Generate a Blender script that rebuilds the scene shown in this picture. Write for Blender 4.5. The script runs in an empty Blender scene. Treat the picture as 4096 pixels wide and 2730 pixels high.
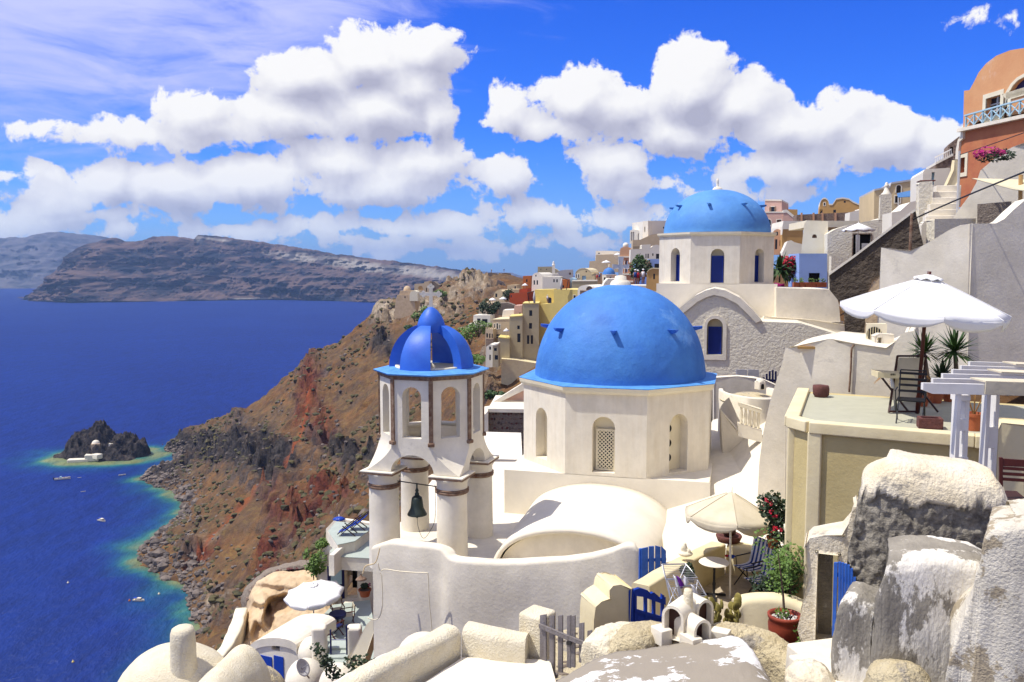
import bpy, bmesh, math, random
import numpy as np
from mathutils import Vector, Matrix, noise as mnoise
from mathutils.geometry import tessellate_polygon

# ------------------------------------------------------------------ camera, world, sun, exposure
sc = bpy.context.scene
col = sc.collection
FPX = 3400.0                      # focal length in photo pixels (4096 wide)
TH = math.radians(4.96)           # downward pitch
CT, ST = math.cos(TH), math.sin(TH)
SEA = -120.0
cam = bpy.data.cameras.new('camera')
cam.lens = 36.0 * FPX / 4096.0
cam.sensor_width = 36.0
cam.clip_start = 0.2
cam.clip_end = 60000
camo = bpy.data.objects.new('camera', cam)
camo.rotation_euler = (math.radians(90) - TH, 0, 0)
col.objects.link(camo)
sc.camera = camo

SUN_AZ = math.radians(84)         # from behind the camera towards the left
SUN_EL = math.radians(62)
SDIR = Vector((-math.sin(SUN_AZ) * math.cos(SUN_EL), -math.cos(SUN_AZ) * math.cos(SUN_EL), math.sin(SUN_EL)))
sl = bpy.data.lights.new('sun', 'SUN')
sl.energy = 4.2
sl.angle = math.radians(0.5)
sl.color = (1.0, 0.955, 0.89)
so = bpy.data.objects.new('sun', sl)
so.rotation_euler = SDIR.to_track_quat('Z', 'Y').to_euler()
col.objects.link(so)
sc.view_settings.view_transform = 'Standard'
sc.view_settings.look = 'None'
sc.view_settings.gamma = 1.0
sc.view_settings.use_curve_mapping = False
sc.view_settings.exposure = 0.31
sc.cycles.max_bounces = 6
sc.cycles.diffuse_bounces = 4
sc.cycles.volume_bounces = 0
sc.cycles.transparent_max_bounces = 8
sc.cycles.use_denoising = True


def ray(px, py):
    u = (px - 2048.0) / FPX
    v = (1365.0 - py) / FPX
    return Vector((u, CT + v * ST, -ST + v * CT))


def P(px, py, Y):
    d = ray(px, py)
    return d * (Y / d.y)


def PZ(px, py, z):
    d = ray(px, py)
    return d * (z / d.z)


def proj_np(x, y, z):
    yc = y * CT - z * ST
    zc = y * ST + z * CT
    return 2048 + FPX * x / yc, 1365 - FPX * zc / yc


# ---- world: physical sky plus procedural cumulus laid out by direction (azimuth / elevation)
def build_world():
    w = bpy.data.worlds.new('World')
    sc.world = w
    w.use_nodes = True
    w.cycles.sampling_method = 'MANUAL'
    w.cycles.sample_map_resolution = 256
    nt = w.node_tree
    nt.nodes.clear()
    N = nt.nodes.new
    L = nt.links.new

    def math_(op, a, b=None, c=None, clamp=False):
        n = N('ShaderNodeMath')
        n.operation = op
        n.use_clamp = clamp
        for i, v in enumerate((a, b, c)):
            if v is None:
                continue
            if isinstance(v, (int, float)):
                n.inputs[i].default_value = v
            else:
                L(v, n.inputs[i])
        return n.outputs[0]

    def sstep(lo, hi, v):
        n = N('ShaderNodeMapRange')
        n.interpolation_type = 'SMOOTHSTEP'
        L(v, n.inputs[0])
        n.inputs[1].default_value = lo
        n.inputs[2].default_value = hi
        return n.outputs[0]

    out = N('ShaderNodeOutputWorld')
    bg = N('ShaderNodeBackground')
    L(bg.outputs[0], out.inputs[0])
    sky = N('ShaderNodeTexSky')
    sky.sky_type = 'NISHITA'
    sky.sun_disc = False
    sky.sun_elevation = SUN_EL
    sky.sun_rotation = math.radians(264)
    sky.altitude = 100
    sky.air_density = 1.0
    sky.dust_density = 0.35
    sky.ozone_density = 3.0
    hs = N('ShaderNodeHueSaturation')
    hs.inputs['Saturation'].default_value = SKY_SAT
    hs.inputs['Hue'].default_value = 0.515
    hs.inputs['Value'].default_value = 1.0
    L(sky.outputs[0], hs.inputs['Color'])
    tc = N('ShaderNodeTexCoord')
    sep = N('ShaderNodeSeparateXYZ')
    L(tc.outputs['Generated'], sep.inputs[0])
    az = math_('ARCTAN2', sep.outputs[0], sep.outputs[1])
    el = math_('ARCSINE', sep.outputs[2])
    uv = N('ShaderNodeCombineXYZ')
    L(az, uv.inputs[0])
    L(el, uv.inputs[1])

    def vmath(op, a, b):
        n = N('ShaderNodeVectorMath')
        n.operation = op
        for i, v in enumerate((a, b)):
            if isinstance(v, tuple):
                n.inputs[i].default_value = v
            else:
                L(v, n.inputs[i])
        return n.outputs[0]

    def noise(vec, scale, detail, rough=0.55, dist=0.0):
        n = N('ShaderNodeTexNoise')
        n.inputs['Scale'].default_value = scale
        n.inputs['Detail'].default_value = detail
        n.inputs['Roughness'].default_value = rough
        n.inputs['Distortion'].default_value = dist
        L(vec, n.inputs['Vector'])
        return n

    # cumulus masses: (x, y, half width, half height) in photo pixels -> direction angles
    B = [(1700, 190, 185, 120), (1460, 230, 260, 150), (1250, 300, 240, 130), (1600, 330, 200, 120),
         (1500, 450, 290, 150), (1150, 480, 330, 110), (800, 440, 200, 110), (560, 530, 330, 80), (900, 520, 400, 90), 
         (1720, 460, 110, 120), (165, 510, 75, 40),
         (1700, 660, 240, 110), (1350, 650, 200, 120), (1000, 720, 330, 120), (700, 740, 250, 120), (1500, 740, 620, 100), (2010, 700, 190, 100),
         (430, 730, 120, 110), (280, 790, 230, 90), (60, 700, 200, 60),
         (2030, 440, 120, 110), (2300, 380, 220, 130), (2480, 420, 250, 140), (2760, 340, 230, 190), (2950, 420, 230, 140),
         (2200, 500, 240, 80), (2700, 520, 420, 120), (3150, 520, 260, 140), (3350, 480, 170, 110), (3500, 570, 240, 130), (3750, 560, 170, 120), (3600, 640, 320, 90), (3150, 660, 320, 100),
         (2450, 660, 190, 110), (2530, 740, 250, 70),
         (2130, 850, 300, 70), (1650, 900, 480, 70), (2450, 870, 260, 70), (2350, 960, 340, 60), (1500, 970, 330, 60), (2000, 985, 380, 50),
         (480, 925, 170, 45), (300, 870, 500, 55), (80, 880, 200, 60), (1000, 900, 500, 50), (3050, 770, 300, 60),
         (3860, 45, 75, 28), (3780, 75, 35, 40), (4050, 50, 45, 28)]

    wn = noise(uv.outputs[0], 9.0, 3.0)
    wv = vmath('SUBTRACT', wn.outputs['Color'], (0.5, 0.5, 0.5))
    wv = vmath('MULTIPLY', wv, (0.045, 0.04, 0))
    n2 = noise(vmath('ADD', uv.outputs[0], wv), 58.0, 5.0, 0.65)
    gl = noise(vmath('MULTIPLY', uv.outputs[0], (1.0, 2.2, 1.0)), 2.6, 2.0)

    def field(vec):
        v2 = vmath('ADD', vec, wv)
        acc = None
        for (x, y, rx, ry) in B:
            d = ray(x, y).normalized()
            a0, e0 = math.atan2(d.x, d.y), math.asin(d.z)
            t = vmath('SUBTRACT', v2, (a0, e0, 0))
            t = vmath('MULTIPLY', t, (FPX * 1.05 / rx, FPX * 1.05 / ry, 0))
            ln = N('ShaderNodeVectorMath')
            ln.operation = 'LENGTH'
            L(t, ln.inputs[0])
            # height of the bump grows with its size
            k = min(rx, ry) / 140.0 + 0.02
            b = math_('MULTIPLY_ADD', ln.outputs['Value'], -k, k)
            acc = b if acc is None else math_('SMOOTH_MAX', acc, b, 0.12)
        # broken cumulus carries on unseen outside the view, made denser to whiten the fill light
        s1 = sstep(0.72, 0.95, math_('ABSOLUTE', az))
        s2 = sstep(0.42, 0.6, el)
        side = math_('MAXIMUM', s1, s2)
        gg = math_('MULTIPLY_ADD', gl.outputs[0], 5.0, -2.2)
        gg = math_('SUBTRACT', gg, math_('MULTIPLY_ADD', side, -3.0, 3.0))
        acc = math_('MAXIMUM', acc, gg)
        n1 = noise(v2, 17.0, 6.0, 0.58)
        f = math_('MULTIPLY_ADD', n1.outputs[0], 1.9, -0.95)
        f = math_('ADD', f, math_('MULTIPLY_ADD', n2.outputs[0], 0.6, -0.3))
        return math_('ADD', acc, f), acc

    D0, A0_ = field(uv.outputs[0])
    D1, A1_ = field(vmath('ADD', uv.outputs[0], (-0.010, 0.024, 0)))
    alpha = sstep(0.03, 0.2, D0)
    lit = math_('MULTIPLY_ADD', math_('SUBTRACT', D0, D1), 0.56, 0.54)
    lit = math_('ADD', lit, math_('MULTIPLY', math_('SUBTRACT', A0_, A1_), 0.30))
    thick = sstep(0.2, 1.5, A1_)
    lit = math_('SUBTRACT', lit, math_('MULTIPLY', thick, 0.12), None, True)
    cr = N('ShaderNodeValToRGB')
    cr.color_ramp.interpolation = 'B_SPLINE'
    cr.color_ramp.elements[0].position = 0.05
    cr.color_ramp.elements[0].color = (0.46, 0.455, 0.56, 1)
    cr.color_ramp.elements[1].position = 0.85
    cr.color_ramp.elements[1].color = (1.0, 0.985, 0.96, 1)
    e = cr.color_ramp.elements.new(0.45)
    e.color = (0.68, 0.675, 0.76, 1)
    L(lit, cr.inputs[0])
    # thin high veil, brushed sideways
    rot = N('ShaderNodeMapping')
    rot.inputs['Rotation'].default_value = (0, 0, math.radians(-14))
    rot.inputs['Scale'].default_value = (2.2, 9.0, 1)
    L(uv.outputs[0], rot.inputs['Vector'])
    ci = noise(rot.outputs[0], 3.2, 8.0, 0.62, 0.6)
    d = ray(520, -120).normalized()
    a0, e0 = math.atan2(d.x, d.y), math.asin(d.z)
    t = vmath('SUBTRACT', uv.outputs[0], (a0, e0, 0))
    rt = N('ShaderNodeVectorRotate')
    rt.rotation_type = 'Z_AXIS'
    rt.inputs['Angle'].default_value = math.radians(-16)
    L(t, rt.inputs['Vector'])
    t = vmath('MULTIPLY', rt.outputs[0], (1 / 0.34, 1 / 0.15, 0))
    ln = N('ShaderNodeVectorMath')
    ln.operation = 'LENGTH'
    L(t, ln.inputs[0])
    veil = math_('SUBTRACT', 1.25, ln.outputs['Value'])
    veil = math_('ADD', veil, math_('MULTIPLY_ADD', ci.outputs[0], 2.6, -1.3))
    veil = math_('MULTIPLY', sstep(-0.35, 1.25, veil), 0.95)
    # low haze bank towards the horizon
    hz = math_('MULTIPLY', sstep(0.16, -0.02, el), 0.45)
    mix0 = N('ShaderNodeMix')
    mix0.data_type = 'RGBA'
    L(hz, mix0.inputs[0])
    skyv = N('ShaderNodeVectorMath')
    skyv.operation = 'SCALE'
    skyv.inputs['Scale'].default_value = SKY_STR
    tint = vmath('MULTIPLY', hs.outputs[0], (0.26, 0.63, 1.4))
    L(tint, skyv.inputs[0])
    L(skyv.outputs[0], mix0.inputs[6])
    mix0.inputs[7].default_value = (0.27, 0.38, 0.70, 1)
    mix1 = N('ShaderNodeMix')
    mix1.data_type = 'RGBA'
    L(veil, mix1.inputs[0])
    L(mix0.outputs[2], mix1.inputs[6])
    mix1.inputs[7].default_value = (0.50, 0.53, 0.86, 1)
    mix2 = N('ShaderNodeMix')
    mix2.data_type = 'RGBA'
    L(math_('MULTIPLY', alpha, math_('MULTIPLY_ADD', sstep(0.14, -0.01, el), -0.2, 0.98)), mix2.inputs[0])
    L(mix1.outputs[2], mix2.inputs[6])
    sc_ = N('ShaderNodeVectorMath')
    sc_.operation = 'SCALE'
    sc_.inputs['Scale'].default_value = CLOUD_STR
    L(cr.outputs[0], sc_.inputs[0])
    L(sc_.outputs[0], mix2.inputs[7])
    L(mix2.outputs[2], bg.inputs['Color'])
    bg.inputs['Strength'].default_value = 1.0


SKY_SAT, SKY_STR, CLOUD_STR = 1.35, 0.11, 0.84
build_world()

# ------------------------------------------------------------------ helpers
rnd = random.Random(7)
MATS = {}


def material(name, c1, c2=None, rough=0.85, scale=3.0, bump=0.15, bscale=25.0, spec=0.3, contrast=0.35, stain=None, stain_amt=0.5, stain_w=0.07, zs=0.12, stain_scale=0.7, bdist=0.02, streak=False, metal=0.0, coat=0.0, mottle=0.0, mscale=1.1):
    m = bpy.data.materials.new(name)
    m.use_nodes = True
    nt = m.node_tree
    b = nt.nodes['Principled BSDF']
    b.inputs['Roughness'].default_value = rough
    b.inputs['Specular IOR Level'].default_value = spec
    b.inputs['Metallic'].default_value = metal
    if coat:
        b.inputs['Coat Weight'].default_value = coat
    N, L = nt.nodes.new, nt.links.new
    g = N('ShaderNodeNewGeometry')
    if c2 is None:
        c2 = tuple(v * 0.86 for v in c1)
    n = N('ShaderNodeTexNoise')
    n.inputs['Scale'].default_value = scale
    n.inputs['Detail'].default_value = 6
    n.inputs['Roughness'].default_value = 0.6
    vec = g.outputs['Position']
    if streak:
        mp = N('ShaderNodeMapping')
        mp.inputs['Scale'].default_value = (1, 1, zs)
        L(vec, mp.inputs['Vector'])
        L(mp.outputs[0], n.inputs['Vector'])
        if zs > .2:
            vec = mp.outputs[0]
    else:
        L(vec, n.inputs['Vector'])
    r = N('ShaderNodeValToRGB')
    r.color_ramp.elements[0].position = 0.5 - contrast / 2
    r.color_ramp.elements[1].position = 0.5 + contrast / 2
    r.color_ramp.elements[0].color = (*c2, 1)
    r.color_ramp.elements[1].color = (*c1, 1)
    L(n.outputs[0], r.inputs[0])
    last = r.outputs[0]
    if stain is not None:
        n2 = N('ShaderNodeTexNoise')
        n2.inputs['Scale'].default_value = stain_scale
        n2.inputs['Detail'].default_value = 9
        n2.inputs['Roughness'].default_value = 0.68
        L(vec, n2.inputs['Vector'])
        r2 = N('ShaderNodeValToRGB')
        r2.color_ramp.elements[0].position = 1 - stain_amt
        r2.color_ramp.elements[1].position = min(1, 1 - stain_amt + stain_w)
        L(n2.outputs[0], r2.inputs[0])
        mx = N('ShaderNodeMix')
        mx.data_type = 'RGBA'
        L(r2.outputs[0], mx.inputs[0])
        L(last, mx.inputs[6])
        mx.inputs[7].default_value = (*stain, 1)
        last = mx.outputs[2]
    if mottle:
        n3 = N('ShaderNodeTexNoise')
        n3.inputs['Scale'].default_value = mscale
        n3.inputs['Detail'].default_value = 7
        n3.inputs['Roughness'].default_value = 0.7
        L(vec, n3.inputs['Vector'])
        r3 = N('ShaderNodeMapRange')
        L(n3.outputs[0], r3.inputs[0])
        r3.inputs[1].default_value = 0.3
        r3.inputs[2].default_value = 0.62
        r3.inputs[3].default_value = 1 - mottle
        r3.inputs[4].default_value = 1.0
        sc3 = N('ShaderNodeVectorMath')
        sc3.operation = 'SCALE'
        L(last, sc3.inputs[0])
        L(r3.outputs[0], sc3.inputs['Scale'])
        last = sc3.outputs[0]
    L(last, b.inputs['Base Color'])
    if bump:
        nb = N('ShaderNodeTexNoise')
        nb.inputs['Scale'].default_value = bscale
        nb.inputs['Detail'].default_value = 5
        nb.inputs['Roughness'].default_value = 0.6
        L(vec, nb.inputs['Vector'])
        bp = N('ShaderNodeBump')
        bp.inputs['Strength'].default_value = min(1, bump)
        bp.inputs['Distance'].default_value = bdist
        L(nb.outputs[0], bp.inputs['Height'])
        L(bp.outputs[0], b.inputs['Normal'])
    MATS[name] = m
    return m


def M(n):
    return MATS[n]


class MB:
    """Collects faces; build() links them as one mesh object."""

    def __init__(self):
        self.v = []
        self.f = []
        self.m = []
        self.mi = 0

    def add(self, verts, faces):
        o = len(self.v)
        self.m.extend([self.mi] * len(faces))
        self.v.extend([Vector(p) for p in verts])
        self.f.extend([tuple(i + o for i in f) for f in faces])
        return self

    def quad(self, a, b, c, d):
        return self.add([a, b, c, d], [(0, 1, 2, 3)])

    def box(self, c, sx, sy, sz, rz=0.0, rot=None):
        c = Vector(c)
        R = rot if rot is not None else Matrix.Rotation(rz, 3, 'Z')
        vs = []
        for dz in (-.5, .5):
            for dx, dy in ((-.5, -.5), (.5, -.5), (.5, .5), (-.5, .5)):
                vs.append(c + R @ Vector((dx * sx, dy * sy, dz * sz)))
        return self.add(vs, [(3, 2, 1, 0), (4, 5, 6, 7), (0, 1, 5, 4), (1, 2, 6, 5), (2, 3, 7, 6), (3, 0, 4, 7)])

    def bar(self, a, b, w, h=None, up=Vector((0, 0, 1))):
        a, b = Vector(a), Vector(b)
        h = w if h is None else h
        d = (b - a).normalized()
        s = d.cross(up)
        if s.length < 1e-4:
            s = d.cross(Vector((1, 0, 0)))
        s.normalize()
        u = s.cross(d).normalized()
        vs = []
        for p in (a, b):
            for i, j in ((-.5, -.5), (.5, -.5), (.5, .5), (-.5, .5)):
                vs.append(p + s * (i * w) + u * (j * h))
        return self.add(vs, [(0, 1, 2, 3), (7, 6, 5, 4), (0, 4, 5, 1), (1, 5, 6, 2), (2, 6, 7, 3), (3, 7, 4, 0)])

    def tube(self, pts, r, n=8, cap=True):
        pts = [Vector(p) for p in pts]
        rs = r if isinstance(r, (list, tuple)) else [r] * len(pts)
        vs, fs = [], []
        prev = None
        for i, p in enumerate(pts):
            d = (pts[min(i + 1, len(pts) - 1)] - pts[max(i - 1, 0)])
            d.normalize()
            if prev is None:
                s = d.cross(Vector((0, 0, 1)))
                if s.length < 1e-3:
                    s = Vector((1, 0, 0))
            else:
                s = prev - d * prev.dot(d)
            s.normalize()
            prev = s
            t = d.cross(s)
            for k in range(n):
                a = 2 * math.pi * k / n
                vs.append(p + (s * math.cos(a) + t * math.sin(a)) * rs[i])
        for i in range(len(pts) - 1):
            for k in range(n):
                a, b = i * n + k, i * n + (k + 1) % n
                fs.append((a, b, b + n, a + n))
        if cap:
            fs.append(tuple(range(n - 1, -1, -1)))
            fs.append(tuple((len(pts) - 1) * n + k for k in range(n)))
        return self.add(vs, fs)

    def lathe(self, c, prof, n=32, a0=0.0, arc=2 * math.pi, cap=False):
        """prof: list of (radius, z) from c"""
        c = Vector(c)
        vs, fs = [], []
        full = abs(arc - 2 * math.pi) < 1e-6
        m = n if full else n + 1
        for (r, z) in prof:
            for k in range(m):
                a = a0 + arc * k / n
                vs.append(c + Vector((math.cos(a) * r, math.sin(a) * r, z)))
        for i in range(len(prof) - 1):
            for k in range(n):
                a = i * m + k
                b = i * m + (k + 1) % m
                fs.append((a, b, b + m, a + m))
        if cap:
            fs.append(tuple(range(m - 1, -1, -1)))
            fs.append(tuple((len(prof) - 1) * m + k for k in range(m)))
        return self.add(vs, fs)

    def prism(self, pl, outer, d0, d1, holes=(), back=True, reveal=None):
        """polygon (s,z) on vertical plane pl, front at depth d0, back at depth d1 (inwards); holes are cut through"""
        loops = [list(outer)] + [list(h) for h in holes]
        flat = [p for lp in loops for p in lp]
        tris = tessellate_polygon([[Vector((p[0], p[1], 0)) for p in lp] for lp in loops])
        nfl = len(flat)
        fr = [pl.pt(p[0], p[1], d0) for p in flat]
        bk = [pl.pt(p[0], p[1], d1) for p in flat]
        fs = []
        for t in tris:
            a, b, c = [Vector((flat[i][0], flat[i][1])) for i in t]
            ccw = (b - a).cross(c - a) > 0
            fs.append(tuple(t) if ccw else tuple(reversed(t)))
            if back:
                tt = tuple(i + nfl for i in t)
                fs.append(tuple(reversed(tt)) if ccw else tt)
        o = 0
        for li, lp in enumerate(loops):
            ar = sum(lp[i][0] * lp[(i + 1) % len(lp)][1] - lp[(i + 1) % len(lp)][0] * lp[i][1] for i in range(len(lp)))
            flip = (ar > 0) == (li == 0)
            for i in range(len(lp)):
                a, b = o + i, o + (i + 1) % len(lp)
                q = (a, a + nfl, b + nfl, b)
                fs.append(q if not flip else tuple(reversed(q)))
            o += len(lp)
        return self.add(fr + bk, fs)

    def grid(self, fn, nu, nv, closed_u=False, flip=False):
        vs, fs = [], []
        for j in range(nv + 1):
            for i in range(nu if closed_u else nu + 1):
                vs.append(fn(i / nu, j / nv))
        w = nu if closed_u else nu + 1
        for j in range(nv):
            for i in range(nu):
                a, b = j * w + i, j * w + (i + 1) % w
                q = (a, b, b + w, a + w)
                fs.append(tuple(reversed(q)) if flip else q)
        return self.add(vs, fs)

    def ball(self, c, rx, ry=None, rz=None, n=10, m=6):
        ry = rx if ry is None else ry
        rz = rx if rz is None else rz
        c = Vector(c)
        return self.grid(lambda u, v: c + Vector((rx * math.cos(2 * math.pi * u) * math.sin(math.pi * (1 - v)), ry * math.sin(2 * math.pi * u) * math.sin(math.pi * (1 - v)), rz * math.cos(math.pi * (1 - v)))), n, m, True)

    def wobble(self, amp, scale, seed=0.0):
        off = Vector((seed, seed * 1.7, -seed))
        for p in self.v:
            n = mnoise.noise_vector(p * scale + off) * amp + mnoise.noise_vector(p * scale * 2.9 + off) * (amp * 0.4)
            p += n
        return self

    def build(self, name, mat, parent=None, smooth=False, bevel=0.0, seg=2, sub=0, weld=False, auto=None):
        me = bpy.data.meshes.new(name)
        base = parent_world(parent)
        me.from_pydata([p - base for p in self.v], [], self.f)
        for mm in (mat if isinstance(mat, (list, tuple)) else [mat]):
            me.materials.append(M(mm) if isinstance(mm, str) else mm)
        if any(self.m):
            me.polygons.foreach_set('material_index', self.m)
        if smooth or auto:
            me.polygons.foreach_set('use_smooth', [True] * len(me.polygons))
        if auto:
            bm = bmesh.new()
            bm.from_mesh(me)
            bmesh.ops.remove_doubles(bm, verts=bm.verts, dist=1e-4)
            bm.normal_update()
            for e in bm.edges:
                if len(e.link_faces) == 2 and e.calc_face_angle(0) > math.radians(auto):
                    e.smooth = False
            bm.to_mesh(me)
            bm.free()
        elif weld or bevel:
            bm = bmesh.new()
            bm.from_mesh(me)
            bmesh.ops.remove_doubles(bm, verts=bm.verts, dist=1e-4)
            bm.to_mesh(me)
            bm.free()
        o = bpy.data.objects.new(name, me)
        col.objects.link(o)
        if parent is not None:
            o.parent = parent
        else:
            pass
        if bevel:
            md = o.modifiers.new('bevel', 'BEVEL')
            md.width = bevel
            md.segments = seg
            md.limit_method = 'ANGLE'
            md.angle_limit = math.radians(35)
            md.harden_normals = False
            if not smooth:
                me.polygons.foreach_set('use_smooth', [True] * len(me.polygons))
                wn = o.modifiers.new('wn', 'WEIGHTED_NORMAL')
                wn.keep_sharp = True
        if sub:
            md = o.modifiers.new('sub', 'SUBSURF')
            md.levels = md.render_levels = sub
        return o


WORLD = {}


def parent_world(o):
    if o is None:
        return Vector((0, 0, 0))
    if o.name in WORLD:
        return WORLD[o.name]
    return parent_world(o.parent) + Vector(o.location)


def thing(name, label, cat, loc=(0, 0, 0), group=None):
    e = bpy.data.objects.new(name, None)
    e.empty_display_size = 0.2
    e.location = loc
    col.objects.link(e)
    e['label'] = label
    e['category'] = cat
    if group:
        e['group'] = group
    return e


def tag(o, label, cat, group=None):
    o['label'] = label
    o['category'] = cat
    if group:
        o['group'] = group
    return o


def struct(o, kind='structure', label=None):
    o['kind'] = kind
    if label:
        o['label'] = label
    return o


def copy_tree(o, parent=None):
    c = o.copy()
    col.objects.link(c)
    c.parent = parent
    for ch in list(o.children):
        copy_tree(ch, c)
    return c


class Plane:
    """vertical plane through point O; az degrees: 0 faces the camera (-Y), positive turns to the left (-X)"""

    def __init__(self, O, az):
        a = math.radians(az)
        self.O = Vector(O)
        self.n = Vector((-math.sin(a), -math.cos(a), 0))
        self.e = Vector((math.cos(a), -math.sin(a), 0))
        self.a = a

    def hit(self, px, py):
        d = ray(px, py)
        t = self.O.dot(self.n) / d.dot(self.n)
        return d * t

    def uv(self, px, py):
        p = self.hit(px, py)
        return ((p - self.O).dot(self.e), p.z)

    def pt(self, s, z, d=0.0):
        p = self.O + self.e * s - self.n * d
        return Vector((p.x, p.y, z))


def rect(x0, y0, x1, y1):
    return [(x0, y0), (x1, y0), (x1, y1), (x0, y1)]


def arch(s0, z0, s1, z1, n=10, rise=None):
    """rectangle with a round head; z1 is the crown"""
    r = (s1 - s0) / 2
    h = r if rise is None else rise
    c = (s0 + s1) / 2
    pts = [(s0, z0), (s1, z0)]
    for k in range(n + 1):
        a = math.pi * k / n
        pts.append((c + r * math.cos(a), z1 - h + h * math.sin(a)))
    return pts


def roughen(o, amp=0.05, size=0.12, sub=1, amp2=0.0):
    if sub:
        m = o.modifiers.new('sub', 'SUBSURF')
        m.levels = m.render_levels = sub
    for a, sz in ((amp, size), (amp2, size * 4)):
        if a:
            t = bpy.data.textures.new('rough', 'CLOUDS')
            t.noise_scale = sz
            t.noise_depth = 3
            m = o.modifiers.new('rough', 'DISPLACE')
            m.texture = t
            m.texture_coords = 'GLOBAL'
            m.strength = a
            m.mid_level = 0.5
    return o


def catmull(pts, n=8):
    out = []
    P_ = [Vector(p) for p in pts]
    for i in range(len(P_) - 1):
        p0 = P_[max(i - 1, 0)]
        p1, p2 = P_[i], P_[i + 1]
        p3 = P_[min(i + 2, len(P_) - 1)]
        for k in range(n):
            t = k / n
            out.append(0.5 * ((2 * p1) + (p2 - p0) * t + (2 * p0 - 5 * p1 + 4 * p2 - p3) * t * t + (3 * p1 - p0 - 3 * p2 + p3) * t ** 3))
    out.append(P_[-1])
    return out

# ------------------------------------------------------------------ materials
material('white', (0.82, 0.755, 0.615), (0.76, 0.69, 0.54), mottle=0.2, bump=0.35, bscale=14, scale=1.5, bdist=0.02, stain=(0.62, 0.57, 0.47), stain_amt=0.36, stain_scale=1.3)
material('white_clean', (0.82, 0.76, 0.63), (0.77, 0.705, 0.565), mottle=0.15, mscale=.7, bump=0.15, bscale=10, scale=0.8)
material('white_far', (0.80, 0.75, 0.63), (0.74, 0.69, 0.56), bump=0.2, bscale=3, scale=0.4, bdist=0.06)
material('white_streak', (0.79, 0.735, 0.61), (0.71, 0.635, 0.49), bump=0.2, bscale=18, scale=7, streak=True, contrast=0.5, mottle=.14, mscale=2)
material('white_rough', (0.79, 0.72, 0.55), (0.70, 0.61, 0.41), bump=0.9, bscale=34, scale=5, bdist=0.035, contrast=0.5)
material('white_textured', (0.77, 0.715, 0.57), (0.70, 0.64, 0.49), bump=0.9, bscale=8, scale=3, bdist=0.055)
material('cream', (0.77, 0.67, 0.42), (0.71, 0.60, 0.35), mottle=0.12, bump=0.25, bscale=14, scale=2)
material('cream_pale', (0.77, 0.70, 0.52), (0.72, 0.64, 0.45), bump=0.2, bscale=12, scale=2)
material('ochre_wall', (0.58, 0.48, 0.24), (0.51, 0.41, 0.19), mottle=0.12, bump=0.35, bscale=16, scale=1.2)
material('terrace_floor', (0.46, 0.45, 0.33), (0.38, 0.37, 0.27), bump=0.2, bscale=20, scale=2.5, contrast=0.6)
material('greengrey_floor', (0.40, 0.45, 0.39), (0.36, 0.40, 0.35), bump=0.05)
material('dome_blue', (0.07, 0.26, 0.62), (0.032, 0.155, 0.53), mottle=.22, mscale=.9, stain=(0.12, 0.30, 0.66), stain_amt=.40, stain_scale=.8, rough=0.68, bump=0.5, bscale=3.5, scale=1.1, spec=0.45, bdist=0.06, contrast=0.7)
material('dome_blue_pale', (0.11, 0.32, 0.66), (0.055, 0.21, 0.57), mottle=.18, mscale=.8, stain=(0.17, 0.38, 0.68), stain_amt=.38, stain_scale=.7, rough=0.7, bump=0.4, bscale=3, scale=0.9, spec=0.4, bdist=0.05, contrast=0.7)
material('slab_blue', (0.11, 0.33, 0.66), (0.065, 0.22, 0.55), rough=0.65, bump=0.3, bscale=12, scale=4)
material('crown_blue', (0.035, 0.15, 0.60), (0.02, 0.10, 0.50), rough=0.5, bump=0.2, bscale=10, scale=2, spec=0.4)
material('paint_blue', (0.01, 0.055, 0.38), (0.008, 0.04, 0.30), rough=0.45, bump=0.15, bscale=30, scale=8)
material('paint_blue_light', (0.03, 0.13, 0.50), (0.02, 0.09, 0.40), rough=0.5, bump=0.15, bscale=30, scale=9)
material('lattice_blue', (0.008, 0.03, 0.24), (0.006, 0.02, 0.18), rough=0.6, bump=0)
material('navy', (0.012, 0.016, 0.09), rough=0.5, bump=0)
material('dark_glass', (0.012, 0.014, 0.02), (0.02, 0.022, 0.03), rough=0.15, bump=0, spec=0.5)
material('brown_trim', (0.12, 0.045, 0.022), (0.30, 0.22, 0.15), bump=0.6, bscale=30, scale=9, contrast=0.45, bdist=0.02)
material('bronze', (0.05, 0.065, 0.055), (0.03, 0.04, 0.035), rough=0.5, metal=0.5, bump=0.2, bscale=30)
material('black_metal', (0.018, 0.018, 0.02), rough=0.5, bump=0)
material('grey_metal', (0.5, 0.5, 0.52), rough=0.35, metal=0.7, bump=0)
material('white_metal', (0.82, 0.79, 0.72), rough=0.4, bump=0.05)
material('canvas_white', (0.82, 0.81, 0.78), (0.78, 0.77, 0.74), rough=0.9, bump=0.2, bscale=9, scale=3)
material('canvas_cream', (0.64, 0.57, 0.42), (0.56, 0.49, 0.34), rough=0.9, bump=0.3, bscale=9, scale=4)
material('terracotta', (0.44, 0.13, 0.05), (0.35, 0.09, 0.035), rough=0.75, bump=0.2, bscale=20, scale=6)
material('terracotta_dark', (0.30, 0.055, 0.025), (0.22, 0.04, 0.02), rough=0.6, bump=0.2, bscale=20, scale=6)
material('stone_red', (0.16, 0.06, 0.05), (0.10, 0.04, 0.035), bump=0.7, bscale=25, scale=10, bdist=0.03)
material('wood_grey', (0.24, 0.22, 0.22), (0.13, 0.11, 0.10), bump=0.5, bscale=30, scale=16, streak=True, contrast=0.6)
material('wood_dark', (0.055, 0.018, 0.012), (0.03, 0.012, 0.01), rough=0.5, bump=0.1, bscale=30)
material('wood_red', (0.10, 0.022, 0.015), (0.07, 0.015, 0.01), rough=0.45, bump=0.1, bscale=30)
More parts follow.
